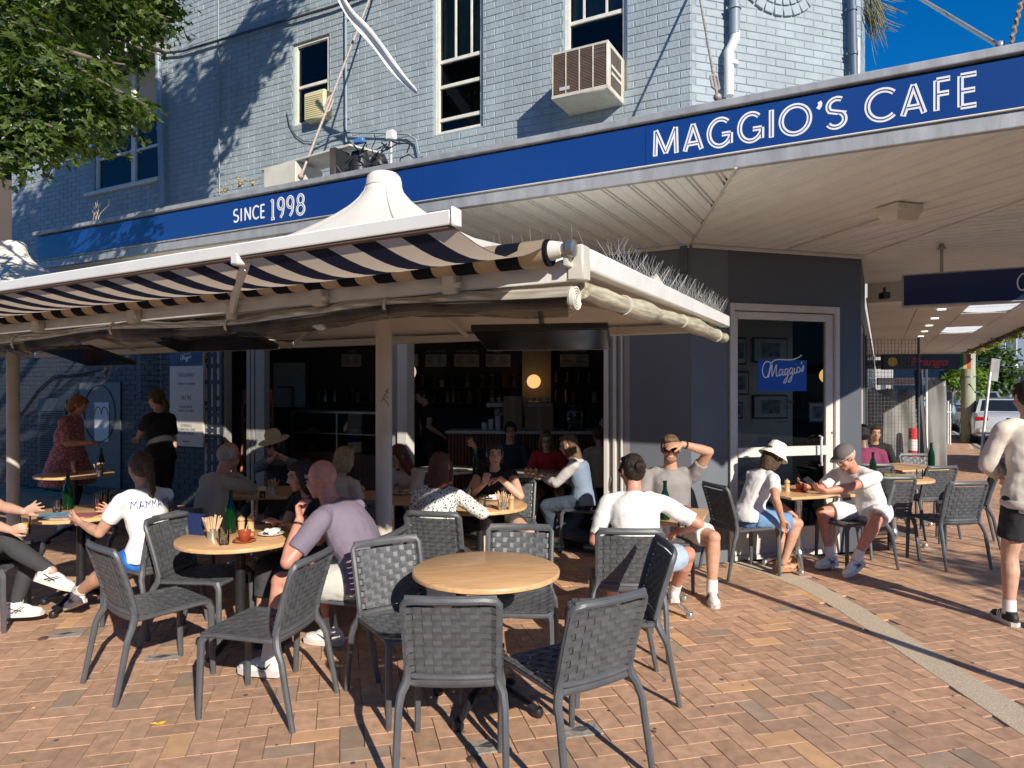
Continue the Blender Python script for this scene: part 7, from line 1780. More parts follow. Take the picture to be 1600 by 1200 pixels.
eye_w = mat('eye_white', (.42, .39, .37), .3, var=0); eye_d = mat('eye_dark', (.03, .02, .015), .2, var=0); lipm = mat('lips', (.42, .15, .12), .45)
shoe_w = mat('shoe_white', (.74, .73, .71), .5, var=.05); sole_m = mat('shoe_sole', (.62, .60, .57), .6); lens = mat('sunglass_lens', (.006, .006, .008), .08, var=0)
def ik(S, T, a, b, hint):
    d = T-S; L = np.linalg.norm(d); L2 = min(L, (a+b)*.995); d = d/L; T = S+d*L2
    x = (a*a-b*b+L2*L2)/(2*L2); h = sqrt(max(a*a-x*x, 0)); hv = hint-d*np.dot(hint, d); hv = nrm(hv)
    return S+d*x+hv*h, T
def hand(mb, w, d, n, side, curl=.5, spread=.12, s=1.0):
    d = nrm(d); n = nrm(n-d*np.dot(n, d)); t = np.cross(d, n)*side     # towards the thumb
    mb.sweep([w-d*.01*s, w+d*.02*s, w+d*.055*s, w+d*.088*s], [.022*s, .029*s, .037*s, .036*s], 10, r2=[.019*s, .017*s, .015*s, .012*s], up=n)
    for k, (o, l) in enumerate(((.028, .068), (.010, .076), (-.010, .071), (-.028, .056))):
        p = w+d*(.083-.004*abs(k-1))*s+t*o*s; q = nrm(d+t*(o/.028)*spread); pts = [p-q*.02*s, p]; a = 0
        for f, c in ((.45, .8), (.31, 1.0), (.24, .7)): a += curl*c; pts.append(pts[-1]+(q*cos(a)+n*sin(a))*l*f*s)
        mb.sweep(pts, [.0098*s, .0098*s, .0088*s, .0080*s, .0066*s], 8)
    p = w+d*.022*s+t*.026*s; q = nrm(d*.75+t*.75+n*.25); q2 = nrm(d*.95+t*.25+n*(.3+curl*.5)); mb.sweep([p-q*.012*s, p+q*.034*s, p+q*.034*s+q2*.030*s, p+q*.034*s+q2*.052*s], [.0135*s, .0125*s, .0105*s, .0075*s], 8)
def ring(c, r, f, a, b, n=22):
    return [c+r*cos(2*pi*k/n)*a+f*sin(2*pi*k/n)*b*(1.0 if sin(2*pi*k/n) > 0 else .95) for k in range(n)]
def person(label, x, y, yaw, s=1.0, seat=True, lean=(5, 15), turn=0, side=0, head=(0, 10), hl=None, hr=None, el=(0, 0, -1), er=(0, 0, -1), fl=None, fr_=None, kl=None, kr=None, sk='fair', wid=1.0, fem=False,
           top=None, sleeve=.45, topm=None, hem=.0, bottom='shorts', botm=None, leg=.55, shoe='sneaker', shoem=None, hair='short', hairm_='brown', hat=None, glasses=None, vox=.0085, hdl=None, hdr=None, cl=.5, cr=.5, group=None, beard=None, pelvis=None, topvox=.011, sock=True, neckline=0.0, vest=None):
    t = thing('person', label, 'person', (x, y, 0), W, group=group)
    a = radians(yaw); F = np.array([-sin(a), cos(a), 0]); Rr = np.array([cos(a), sin(a), 0]); U = np.array([0, 0, 1.]); O = np.array([x, y, 0])
    def Lc(v): return O+Rr*v[0]+F*v[1]+U*v[2]
    pz = pelvis if pelvis else (.525 if seat else .93*s)
    hipc = Lc((0, -.04 if seat else 0, pz))
    def dirv(fw, sd=0): return nrm(U*cos(radians(fw))+F*sin(radians(fw))+Rr*sin(radians(sd)))
    d1 = dirv(lean[0], side); d2 = dirv(lean[1], side)
    q_ = .155 if seat else .17; waist = hipc+d1*q_*s; chest = waist+nrm(d1+d2)*q_*s; neck = chest+d2*(.170 if seat else .185)*s
    ta = radians(turn); F2 = F*cos(ta)-Rr*sin(ta)*1.0; R2 = Rr*cos(ta)+F*sin(ta)
    fo = lambda d_, ff: nrm(ff-d_*np.dot(ff, d_))
    sw = (.168 if fem else .19)*s*(.5+.5*wid); 
    shL = neck-R2*sw-d2*.055*s; shR = neck+R2*sw-d2*.055*s
    hy, hp = radians(head[0]), radians(head[1])
    hf0 = F2*cos(hy)-R2*sin(hy); hr_ = np.cross(hf0, U); hf = hf0*cos(hp)-U*sin(hp); hu = np.cross(hr_, hf)
    hs = .98*(.965 if fem else 1.0)*s**.5; H3 = np.stack([hr_, hf, hu], 1); nb = nrm(d2*.6+hu*.4+F2*.15); hc = neck+nb*.085*s+hu*.095*hs+hf*.012
    Hd = lambda v: hc+H3 @ (np.array(v)*hs)
    hip = .095*s*(.6+.4*wid)
    hpL = hipc-Rr*hip; hpR = hipc+Rr*hip
    th, sh = .435*s, .415*s
    defL = Lc((-.12, .40, .085)) if seat else Lc((-.10, .0, .085)); defR = Lc((.12, .40, .085)) if seat else Lc((.10, 0, .085))
    AL = A3(fl) if fl is not None else defL; AR = A3(fr_) if fr_ is not None else defR
    kh = F*.9+U*.8 if seat else F
    KL, AL = ik(hpL, AL, th, sh, A3(kl) if kl is not None else kh-Rr*.15); KR, AR = ik(hpR, AR, th, sh, A3(kr) if kr is not None else kh+Rr*.15)
    ua, fa = .285*s, .25*s
    dhl = Lc((-.16, .26, pz+.14)) if seat else Lc((-.24, .02, pz-.12)); dhr = Lc((.16, .26, pz+.14)) if seat else Lc((.24, .02, pz-.12))
    WL = A3(hl) if hl is not None else dhl; WR = A3(hr) if hr is not None else dhr
    EL, WL = ik(shL, WL, ua, fa, A3(el)-Rr*.35); ER, WR = ik(shR, WR, ua, fa, A3(er)+Rr*.35)
    # ---------------- body
    mb = MB(); g = wid
    spine = [(hipc-U*.10*s, .105, .085), (hipc-U*.04*s, .155*g, .115*g), (hipc+d1*.05*s, .165*g, .115*g), (waist, .138*g, .098*g), (chest-d1*.04, .152*g, .108*g), (chest+d2*.07*s, .160, .112), (neck-d2*.060*s, .135, .082), (neck-d2*.018*s, .075, .060), (neck+d2*.02*s, .056, .056)]
    def trunk(rows, grow=0.0, k0=0, k1=None):
        out = []
        for i, (c, w_, dd) in enumerate(rows[k0:k1]):
            q = (i+k0)/(len(rows)-1); r_ = Rr*(1-q)+R2*q; f_ = F*(1-q)+F2*q; dv = d1 if q < .5 else d2
            if i+k0 == 0: dv = U
            out.append(ring(c, nrm(r_-dv*np.dot(r_, dv)), fo(dv, f_), w_*s*(.93 if fem else 1)+grow, dd*s+grow))
        return out
    mb.loft(trunk(spine))
    for S_ in (shL, shR): mb.sweep([neck-d2*.015, neck*.5+S_*.5-d2*.004, S_], [.042*s, .040*s, .042*s], 12)
    for E, Wp, S_, hd, cu, sd in ((EL, WL, shL, hdl, cl, -1), (ER, WR, shR, hdr, cr, 1)):
        mb.ell(S_, .048*s); mb.sweep([S_, S_*.5+E*.5, E], [.046*s, .047*s, .039*s], 12); mb.ell(E, .0395*s); f1 = E*.68+Wp*.32
        mb.sweep([E, f1, Wp], [.039*s, .041*s, .026*s], 12); mb.ell(Wp, .026*s)
        hdv = nrm(Wp-E) if hd is None else nrm(A3(hd[0])); nv = (-U if hd is None or len(hd) < 2 else A3(hd[1])); 
        if hd is None: nv = -U+.3*F
        hand(mb, Wp, hdv, nv, sd if False else (1 if sd < 0 else -1), cu, .12 if cu > .3 else .35, s*.97)
    for K, An, Hp in ((KL, AL, hpL), (KR, AR, hpR)):
        mb.sweep([Hp, Hp*.6+K*.4, K], [.088*s*g, .080*s*(.5+.5*g), .055*s], 14); mb.ell(K, .056*s); c_ = K*.7+An*.3+(-F*.012); mb.sweep([K, c_, K*.2+An*.8, An], [.052*s, .058*s, .038*s, .036*s], 14); mb.ell(An, .038*s)
    mb.sweep([neck-d2*.03, neck+nb*.05*s, hc-hu*.05*hs-hf*.02], [.062*s, (.048 if fem else .056)*s, .052*s], 14)
    E_ = lambda c, r: mb.ell(Hd(c), np.array(r)*hs, H3)
    E_((0, -.015, .030), (.074, .093, .092)); E_((0, .030, -.030), (.058, .064, .080)); E_((0, .062, -.088), (.030, .026, .024)); E_((0, .020, -.075), (.050, .055, .032))
    E_((0, .072, .036), (.050, .020, .014)); E_((-.036, .062, -.028), (.024, .022, .026)); E_((.036, .062, -.028), (.024, .022, .026))
    mb.sweep([Hd((0, .085, .022)), Hd((0, .103, -.008)), Hd((0, .112, -.022))], [.008*hs, .011*hs, .014*hs], 8); E_((-.011, .098, -.026), (.008, .010, .008)); E_((.011, .098, -.026), (.008, .010, .008))
    E_((0, .088, -.057), (.022, .010, .006)); E_((0, .086, -.067), (.020, .010, .006))
    for q in (-1, 1): E_((q*.076, -.004, -.004), (.010, .019, .032)); E_((q*.081, -.012, .008), (.006, .014, .018))
    o = mb.build('body', SK[sk], t, sharp=180); remesh(o, vox, 3)
    mb = MB(); mb.ell(Hd((0, .0935, -.0575)), np.array((.021, .007, .0045))*hs, H3); mb.ell(Hd((0, .0915, -.066)), np.array((.018, .007, .005))*hs, H3); mb.build('lips', lipm, t)
    for q in (-1, 1):
        mb = MB(); mb.ell(Hd((q*.031, .0775, .008)), np.array((.014, .011, .0075))*hs, H3); e = mb.build('eye', eye_w, t)
        mb = MB(); mb.ell(Hd((q*.031, .0865, .008)), np.array((.006, .004, .006))*hs, H3); mb.build('iris', eye_d, e)
        mb = MB(); mb.sweep([Hd((q*.014, .088, .030)), Hd((q*.032, .088, .035)), Hd((q*.052, .074, .028))], [.0035, .004, .002], 6); mb.build('eyebrow', HR[hairm_] if hairm_ != 'none' else HR['grey'], t)
    # ---------------- top
    if topm is not None:
        mb = MB(); rows = list(spine); hb = hipc-U*hem*s
        rows[0] = (hb-U*.03, .182*g, .142*g); rows[1] = (hipc+U*.0, .180*g, .140*g); rows[2] = (rows[2][0], .176*g, .130*g)
        if hem > .06: rows[0] = (hb, (.19+hem*.25)*g, (.15+hem*.2)*g)
        rows[6] = (neck-d2*.050*s, .150, .090); rows[7] = (neck-d2*.01*s, .095, .068); gr = trunk(rows, .014, 0, 8); gr[-1] = ring(neck+d2*(.006-neckline), R2, fo(d2, F2), .072*s, .066*s)
        mb.loft(gr); mb.ell(shL, .060*s); mb.ell(shR, .060*s)
        for S_ in (shL, shR): q = neck+(S_-neck)*.16; mb.sweep([q-d2*.020*s, neck*.45+S_*.55+d2*.004, S_], [.048*s, .055*s, .058*s], 12)
        for S_, E, Wp in ((shL, EL, WL), (shR, ER, WR)):
            if sleeve <= 0: continue
            if sleeve <= 1: e_ = S_+(E-S_)*sleeve; mb.sweep([S_, S_*.5+e_*.5, e_], [.062*s, .064*s, .060*s*(1 if sleeve < .8 else .9)], 14)
            else:
                q = E+(Wp-E)*(sleeve-1); mb.sweep([S_, S_*.5+E*.5, E], [.062*s, .062*s, .054*s], 14); mb.ell(E, .055*s); mb.sweep([E, E*.5+q*.5, q], [.054*s, .050*s, .038*s], 14)
        o = mb.build(top or 'shirt', topm, t, sharp=180); remesh(o, topvox, 3, .034 if top == 'sweatshirt' else .018, .15 if top == 'sweatshirt' else .10)
        mb = MB(); rg_ = ring(neck+d2*(.002-neckline), R2, fo(d2, F2), .067*s, .062*s, 20); mb.sweep(rg_, .0075, 6, closed=True); mb.build('collar', topm, t)
        if vest:
            mb = MB(); mb.loft(trunk(rows, .026, 0, 7))
            for S_ in (shL, shR): q = neck+(S_-neck)*.25; mb.sweep([q-d2*.03*s, neck*.4+S_*.6-d2*.002], [.052*s, .062*s], 12)
            o = mb.build('vest', vest, t, sharp=180); remesh(o, topvox, 3, .012, .06)
    # ---------------- bottom
    if botm is not None and bottom != 'none':
        mb = MB(); mb.loft(trunk([(hipc-U*.10*s, .135*g, .105*g), (hipc-U*.04*s, .168*g, .125*g), (hipc+d1*.05*s, .172*g, .122*g), (hipc+d1*.075*s, .155*g, .11*g)]+spine[4:], .006, 0, 4))
        if bottom == 'skirt':
            kl2 = hpL+(KL-hpL)*leg; kr2 = hpR+(KR-hpR)*leg; c0 = (hpL+hpR)/2; c1 = (kl2+kr2)/2; ax = nrm(c1-c0); rr_ = nrm(Rr-ax*np.dot(Rr, ax)); ff_ = np.cross(rr_, ax); w2 = np.linalg.norm(kr2-kl2)/2
            mb.loft([ring(c0, rr_, ff_, .17*s*g, .11*s), ring(c1, rr_, ff_, w2+.085*s, .085*s)])
        for K, An, Hp in ((KL, AL, hpL), (KR, AR, hpR)):
            tight = bottom == 'leggings'; ex = .004 if tight else .022
            if bottom in ('shorts', 'skirt'):
                e_ = Hp+(K-Hp)*leg; mb.sweep([Hp, Hp*.5+e_*.5, e_], [.095*s*g+ex*.3, .088*s*(.5+.5*g)+ex*.5, .074*s+ex], 14)
            else:
                mb.sweep([Hp, Hp*.6+K*.4, K], [.092*s*g+ex*.3, .084*s*(.5+.5*g)+ex*.5, .058*s+ex], 14); mb.ell(K, .059*s+ex*.9); q = K+(An-K)*(leg if leg < 1 else .97); c_ = K*.7+An*.3-F*.012
                mb.sweep([K, c_, q], [.056*s+ex, .061*s+ex*.8, .042*s+ex], 14)
        o = mb.build({'shorts': 'shorts', 'skirt': 'skirt', 'leggings': 'leggings'}.get(bottom, 'trousers'), botm, t, sharp=180); remesh(o, topvox, 3, .004 if bottom == 'leggings' else .018, .08)
    # ---------------- shoes
    if shoe:
        for K, An, nm in ((KL, AL, 0), (KR, AR, 1)):
            fdir = F.copy(); sd = nrm(An-K); 
            if An[2] > .16 and seat: fdir = nrm(F*.9-U*.35)
            up = nrm(U-fdir*np.dot(U, fdir)); rt = np.cross(fdir, up); B = np.stack([rt, fdir, up], 1); base = An-up*.085*s; Sh = lambda v: base+B @ (np.array(v)*s)
            if sock:
                mb = MB(); mb.sweep([An-(An-K)*0+up*-.01, An+(K-An)*.22], [.045*s, .043*s], 14); mb.build('sock', shoe_w if sock is True else sock, t)
            mb = MB(); out = [(-.032, -.07), (-.040, .0), (-.047, .08), (-.046, .13), (-.030, .175), (0, .192), (.030, .175), (.046, .13), (.047, .08), (.040, 0), (.032, -.07), (0, -.085)]
            n_ = len(out); z1 = .03 if shoe != 'wedge' else .02
            V = [Sh((a_, b_, 0)) for a_, b_ in out]+[Sh((a_*1.03, b_*1.02, z1+(.045*max(0, (.06-b_)/.14) if shoe == 'wedge' else 0))) for a_, b_ in out]
            mb.add(V, [tuple(range(n_))[::-1], tuple(range(n_, 2*n_))]+[(k, (k+1) % n_, n_+(k+1) % n_, n_+k) for k in range(n_)][::1])
            mb.build('sole', (mat('cork', (.42, .22, .10), .8, var=.3, vs=40) if shoe == 'wedge' else (mat('dark_sole', (.05, .05, .05), .6) if shoe == 'dark' else sole_m)), t)
            mb = MB()
            if shoe == 'wedge':
                mb.ell(Sh((0, .06, .045)), np.array((.040, .10, .022))*s, B); mb.build('bare_foot', SK[sk], t)
                mb = MB(); mb.sweep([Sh((.047, .09, .03)), Sh((.03, .085, .066)), Sh((0, .08, .073)), Sh((-.03, .085, .066)), Sh((-.047, .09, .03))], .004*s, 6, r2=.028*s, up=fdir); mb.build('strap', mat('tan_leather', (.45, .26, .13), .5), t)
            else:
                mb.ell(Sh((0, .10, .038)), np.array((.045, .085, .030))*s, B); mb.ell(Sh((0, .03, .055)), np.array((.040, .085, .040))*s, B); mb.ell(Sh((0, -.035, .05)), np.array((.037, .045, .050))*s, B); mb.sweep([Sh((0, -.015, .05)), Sh((0, -.018, .098))], [.040*s, .041*s], 12)
                o = mb.build('shoe', shoem or shoe_w, t, sharp=180); remesh(o, .007, 3)
                mb = MB()
                for k in range(4): yy = .045+.022*k; zz = .092-.012*k; mb.sweep([Sh((-.024, yy, zz-.008)), Sh((0, yy+.004, zz+.002)), Sh((.024, yy, zz-.008))], .003, 5)
                mb.build('laces', shoe_w, o)
                if shoe == 'striped' or shoe == 'swoosh' or shoe == 'cross':
                    mb = MB()
                    for q in (-1, 1):
                        if shoe == 'striped':
                            for k in range(3): mb.sweep([Sh((q*.043, .02+k*.022, .028)), Sh((q*.042, .028+k*.022, .055)), Sh((q*.030, .036+k*.022, .078))], .0025, 5, r2=.006, up=fdir)
                        elif shoe == 'swoosh': mb.sweep([Sh((q*.037, -.035, .078)), Sh((q*.0435, -.01, .05)), Sh((q*.0455, .02, .046)), Sh((q*.040, .075, .07))], [.002, .006, .005, .001], 5)
                        else:
                            mb.sweep([Sh((q*.043, -.01, .035)), Sh((q*.036, .06, .078))], .0035, 5); mb.sweep([Sh((q*.044, .015, .035)), Sh((q*.034, .075, .074))], .0035, 5); mb.sweep([Sh((q*.040, -.03, .07)), Sh((q*.045, .06, .045))], .003, 5)
                    mb.build('side_mark', ink if shoe != 'striped' or shoem is None else shoe_w if shoem.name.startswith('shoe_dark') or 'green' in shoem.name else ink, o)
    # ---------------- hair
    hm = HR.get(hairm_)
    if hair and hair != 'bald':
        mb = MB(); E2 = lambda c, r: mb.ell(Hd(c), np.array(r)*hs, H3)
        if hair == 'thin':
            E2((0, -.030, .020), (.078, .090, .080)); E2((-.058, -.01, .005), (.022, .05, .045)); E2((.058, -.01, .005), (.022, .05, .045))
        else:
            E2((0, -.028, .044), (.081, .098, .086)); E2((0, -.045, .0), (.078, .078, .080)); E2((-.062, -.005, .025), (.022, .055, .055)); E2((.062, -.005, .025), (.022, .055, .055)); E2((0, .040, .088), (.060, .045, .030))
        if hair == 'bun': E2((0, -.125, .030), (.042, .038, .042)); E2((.01, -.15, .035), (.026, .022, .026))
        if hair == 'pony': mb.sweep([Hd((0, -.105, .04)), Hd((0, -.145, .03)), Hd((0, -.165, -.06)), Hd((.01, -.155, -.17)), Hd((.01, -.15, -.26))], [.026, .030, .034, .030, .012], 10)
        if hair == 'pony2': mb.sweep([Hd((0, -.105, .0)), Hd((0, -.135, -.03)), Hd((.02, -.14, -.12)), Hd((.02, -.13, -.22))], [.024, .030, .032, .012], 10)
        if hair in ('long', 'bob', 'tied'):
            ln = {'long': -.30, 'bob': -.16, 'tied': -.12}[hair]
            mb.loft([[Hd((w_*cos(q), -.045+dd*sin(q), z_)) for q in np.linspace(0, 2*pi, 20, endpoint=False)] for z_, w_, dd in ((.05, .082, .085), (-.03, .090, .078), (ln*.6, .094, .066), (ln, .082, .05))])
            if hair != 'tied':
                for q in (-1, 1): mb.sweep([Hd((q*.070, .02, .05)), Hd((q*.082, .025, -.03)), Hd((q*.082, .015, ln*.5)), Hd((q*.078, .0, ln*.9))], [.018, .024, .026, .016], 8)
        o = mb.build('hair', hm, t, sharp=180); remesh(o, .008, 3, .012, .02)
    if beard:
        mb = MB(); mb.ell(Hd((0, .040, -.070)), np.array((.056, .060, .045))*hs, H3); o = mb.build('beard', beard, t); remesh(o, .008, 2)
    M4 = Matrix([list(H3[r]*hs)+[hc[r]] for r in range(3)]+[[0, 0, 0, 1]])
    if hat:
        mb = MB(); kind, hmz = hat
        if kind == 'bucket':
            mb.lathe([(.085, .055), (.150, -.015), (.155, -.018), (.155, -.012), (.098, .055), (.092, .10), (.078, .142), (.055, .155), (0, .158)], (0, -.01, .025), 36)
            o_n = 'bucket_hat'
        elif kind == 'straw': mb.lathe([(.09, .035), (.170, .028), (.178, .032), (.170, .038), (.095, .05), (.092, .11), (.07, .155), (.04, .165), (0, .168)], (0, -.01, .02), 36); o_n = 'straw_hat'
        else:
            V, Fc = ico(); V = V*np.array([.089, .108, .088])+np.array([0, -.012, .045]); V[:, 2] = np.maximum(V[:, 2], .045); mb.add(V, Fc)
            mb.loft([[(w_*cos(q), .06+dd*max(0, sin(q)) , z_-.25*abs(cos(q))*.05) for q in np.linspace(-.2, pi+.2, 16)] for w_, dd, z_ in ((.080, .105, .048), (.078, .10, .053))]); mb.ell((0, -.012, .133), (.008, .008, .005)); o_n = 'cap'
        mb.xf(M4); o = mb.build(o_n, hmz, t, sharp=50)
        if kind == 'bucket': md = o.modifiers.new('d', 'DISPLACE'); tx = bpy.data.textures.get('tex_hat') or bpy.data.textures.new('tex_hat', 'CLOUDS'); tx.noise_scale = .05; md.texture = tx; md.strength = .02; md.texture_coords = 'LOCAL'
    if glasses:
        mb = MB()
        for q in (-1, 1):
            if glasses == 'sun': mb.ell((q*.034, .094, .008), (.028, .010, .021))
            else: mb.sweep([(q*.033+.024*cos(a_), .096, .006+.018*sin(a_)) for a_ in np.linspace(0, 2*pi, 14, endpoint=False)], .0022, 5, closed=True)
            mb.sweep([(q*.058, .088, .014), (q*.076, .04, .014), (q*.080, -.01, .008)], .0028, 5)
        mb.sweep([(-.01, .100, .012), (.01, .100, .012)], .003, 5); mb.xf(M4); mb.build('sunglasses' if glasses == 'sun' else 'spectacles', lens, t)
    return dict(t=t, WL=WL, WR=WR, EL=EL, ER=ER, hc=hc, H3=H3, neck=neck, F=F, R=Rr, F2=F2, R2=R2, d2=d2, chest=chest, KL=KL, KR=KR, s=s)
def watch(pr, w, e, m_=None):
    d = nrm(w-e); p = w-d*.035; mb = MB(); a = nrm(np.cross(d, [0, 0, 1])); b = np.cross(d, a); mb.sweep([p+a*.030*cos(q)+b*.030*sin(q) for q in np.linspace(0, 2*pi, 18, endpoint=False)], .003, 5, r2=.010, closed=True, up=d); mb.build('watch', m_ or blk, pr['t'])
white_tee = cloth('white_tee', (.78, .77, .76)); 
# speckled blouse: black and white spots
sp = mat('cloth_speckled', (.75, .73, .68), .8, var=.02); N = sp.node_tree.nodes; L = sp.node_tree.links; tc = N.new('ShaderNodeTexCoord'); vo = N.new('ShaderNodeTexVoronoi'); vo.inputs['Scale'].default_value = 62; L.new(tc.outputs['Object'], vo.inputs['Vector'])
ls = N.new('ShaderNodeMath'); ls.operation = 'LESS_THAN'; ls.inputs[1].default_value = .36; L.new(vo.outputs['Distance'], ls.inputs[0]); mx = N.new('ShaderNodeMix'); mx.data_type = 'RGBA'; L.new(ls.outputs[0], mx.inputs[0]); mx.inputs[6].default_value = (.76, .74, .69, 1); mx.inputs[7].default_value = (.03, .028, .026, 1); L.new(mx.outputs[2], N['Principled BSDF'].inputs['Base Color'])
fl_ = mat('cloth_floral', (.40, .18, .17), .85, var=.02); N = fl_.node_tree.nodes; L = fl_.node_tree.links; tc = N.new('ShaderNodeTexCoord'); vo = N.new('ShaderNodeTexVoronoi'); vo.inputs['Scale'].default_value = 38; L.new(tc.outputs['Object'], vo.inputs['Vector']); cr = N.new('ShaderNodeValToRGB'); cr.color_ramp.elements[0].color = (.74, .52, .48, 1); cr.color_ramp.elements[1].color = (.36, .12, .13, 1); cr.color_ramp.elements[1].position = .55; L.new(vo.outputs['Distance'], cr.inputs[0]); L.new(cr.outputs[0], N['Principled BSDF'].inputs['Base Color'])
denim = cloth('denim', (.16, .30, .52), bs=120, bump=.3, var=.12); denim_l = cloth('pale_denim', (.40, .50, .60), bs=120); black_c = cloth('black', (.012, .012, .014)); charc = cloth('charcoal', (.045, .045, .05)); navyc = cloth('navy', (.02, .025, .045)); creamc = cloth('cream', (.60, .50, .38)); beige = cloth('beige_shirt', (.42, .38, .29)); mauve = cloth('mauve', (.20, .165, .22)); greyt = cloth('grey_marl', (.27, .255, .25), var=.12); cobalt = cloth('cobalt', (.02, .16, .55)); redcl = cloth('red', (.45, .02, .02)); magenta = cloth('magenta', (.20, .03, .09)); sweat = cloth('sand_sweat', (.66, .60, .51), bs=7); olive = cloth('stone_shorts', (.55, .55, .50)); khaki = cloth('khaki', (.16, .13, .09)); peach = cloth('peach', (.62, .30, .24)); fade = cloth('faded_shorts', (.60, .60, .56)); hatw = cloth('hat_white', (.80, .79, .75), bump=.5, bs=30); hats = cloth('hat_straw', (.62, .52, .33), bs=60, bump=.5); capg = cloth('cap_grey', (.14, .12, .12))
def V3(px, py, z): return A3(P(px, py, z))
# 1 leggings woman at the left edge
q = person('person in charcoal leggings at the left edge, legs crossed, holding a glass of juice', -3.90, 4.98, -78, .98, lean=(-4, 4), hl=V3(38, 800, 4.95), el=(0, 0, -1), hr=V3(16, 828, 4.72), hdl=((.85, .1, .35), (.2, -.9, -.2)), cl=.12, hdr=((.9, -.1, .15), (.2, .9, 0)), cr=.9,
   fl=V3(24, 945, 5.05), fr_=V3(80, 893, 4.75), kr=(0.3, 0, 1), sk='fair', fem=True, top='tank_top', topm=peach, sleeve=.0, bottom='leggings', botm=charc, leg=.97, shoe='cross', hair='long', hairm_='auburn', vox=.006)
hold = Vector(q['WR']+q['F']*.085+np.array([0, .012, -.035])); water(hold, 'glass of pale yellow juice held by the person in leggings', solid=mat('pineapple', (.75, .50, .08), .3), h=.12, r=.034)
# 2 printed white tee
q = person('person with a long brown ponytail in a white tee with blue print on the back', -2.64, 5.00, 60, .97, lean=(4, 16), head=(-8, 6), hl=V3(128, 818, 5.0), hr=V3(150, 812, 5.35), hdl=((-.8, .1, .5), (.1, .9, .3)), cl=.2, hdr=((-.8, .1, .4), (0, -.9, 0)), cr=.3, fl=V3(118, 930, 5.25), fr_=V3(150, 925, 5.6), kl=(-.4, 0, 1), sk='warm', fem=True, topm=white_tee, sleeve=.62, bottom='shorts', botm=cobalt, leg=.55, shoe='cross', hair='pony', hairm_='brown', vox=.0065)
bk = q['chest']+q['d2']*.055-q['F2']*.145; 
R3 = Matrix((Vector(-q['R2'])*-1, Vector(q['d2']), Vector(np.cross(q['R2'], q['d2'])))).transposed()
tx_ = textmesh('MAMMA MIA', .085, mat('blue_print', (.02, .09, .35), .6), q['t'], (0, 0, 0), name='back_print', sx=.62, bold=-.001); tx_.matrix_world = Matrix.Translation(Vector(bk)) @ R3.to_4x4() @ Matrix.Diagonal((.62, 1, 1, 1))
MAMMA = tx_; MQ = q
# 3 standing in pink dress
q = person('standing person in a pink patterned smock dress looking down at a notepad', *P(106, 600, 8.35).xy, -80, .95, seat=False, lean=(2, 6), wid=1.45, head=(0, 30), hl=V3(135, 690, 8.5), hr=V3(140, 692, 8.15), cl=.8, cr=.8, sk='red', fem=True, top='smock_dress', topm=fl_, sleeve=.95, hem=.32, bottom='leggings', botm=black_c, shoe='sneaker', hair='tied', hairm_='ginger', vox=.011, topvox=.014)
mb = MB(); p = q['WL']*.5+q['WR']*.5+q['F']*.08; mb.box(p, (.10, .15, .012), rz=10); tag(mb.build('notepad', blk, org=Vector(p)), 'dark notepad held by the standing woman in pink', 'notepad')
# 4 waitress
person('standing person in a black tee with a brown ponytail beside the menu board', *P(250, 600, 8.1).xy, 75, .985, seat=False, lean=(0, 3), wid=1.15, head=(-5, 8), hl=V3(215, 685, 8.3), sk='fair', fem=True, topm=black_c, sleeve=.75, bottom='trousers', botm=black_c, shoe='dark', shoem=mat('shoe_dark', (.02, .02, .02)), hair='pony2', hairm_='brown', vox=.011, topvox=.014)
# 5 old man
person('white haired person in a beige shirt seen from behind, elbows on the table', -2.52, 5.78, -38, 1.0, lean=(8, 24), wid=1.1, head=(10, 16), hl=V3(352, 755, 6.15), hr=V3(368, 740, 6.1), er=(.6, 0, -.6), hdr=((-.2, .1, .9), (-.6, 0, 0)), cr=.9, sk='red', topm=beige, sleeve=1.85, bottom='trousers', botm=khaki, shoe='dark', shoem=mat('shoe_dark', (.02, .02, .02)), hair='thin', hairm_='grey', glasses='spec', vox=.009)
# 6 straw hat
person('person in a wide straw hat, sunglasses and dark vest, hands together', -2.48, 7.42, 165, .95, lean=(4, 12), head=(-25, 18), hl=V3(438, 712, 7.1), hr=V3(428, 715, 7.1), el=(.5, 0, -.5), er=(-.5, 0, -.5), cl=.7, cr=.7, sk='fair', fem=True, topm=cloth('blue_check', (.12, .17, .20)), vest=navyc, sleeve=1.7, bottom='trousers', botm=charc, shoe='dark', shoem=mat('shoe_dark', (.02, .02, .02)), hair='bob', hairm_='dark', hat=('straw', hats), glasses='sun', vox=.010)
# 7 dark haired woman beside bald man
person('dark haired person laughing behind the balding man, arms on the table', -1.42, 5.08, 140, .92, lean=(8, 24), head=(-12, 14), hl=V3(452, 822, 4.75), hr=V3(428, 815, 4.75), cl=.5, cr=.5, sk='warm', fem=True, topm=black_c, sleeve=.5, bottom='trousers', botm=charc, shoe='dark', shoem=mat('shoe_dark', (.02, .02, .02)), hair='bob', hairm_='dark', vox=.008)
# 8 balding man
q = person('balding person in a mauve tee and pale shorts, hand to his chin', -.95, 4.36, 76, 1.08, lean=(12, 42), wid=1.2, head=(-6, 12), hl=V3(468, 812, 4.18), hr=V3(470, 808, 4.44), el=(.1, -.4, -1), er=(-.3, .4, -1), hdl=((-.15, .1, 1), (.9, 0, .2)), cl=1.0, hdr=((.1, 0, 1), (.9, 0, 0)), cr=.8, fl=V3(420, 1030, 4.12), fr_=V3(518, 985, 4.65), sk='red', topm=mauve, sleeve=.75, bottom='shorts', botm=olive, leg=.62, shoe='swoosh', hair='bald', hairm_='grey', vox=.0065)
watch(q, q['WL'], q['EL'])
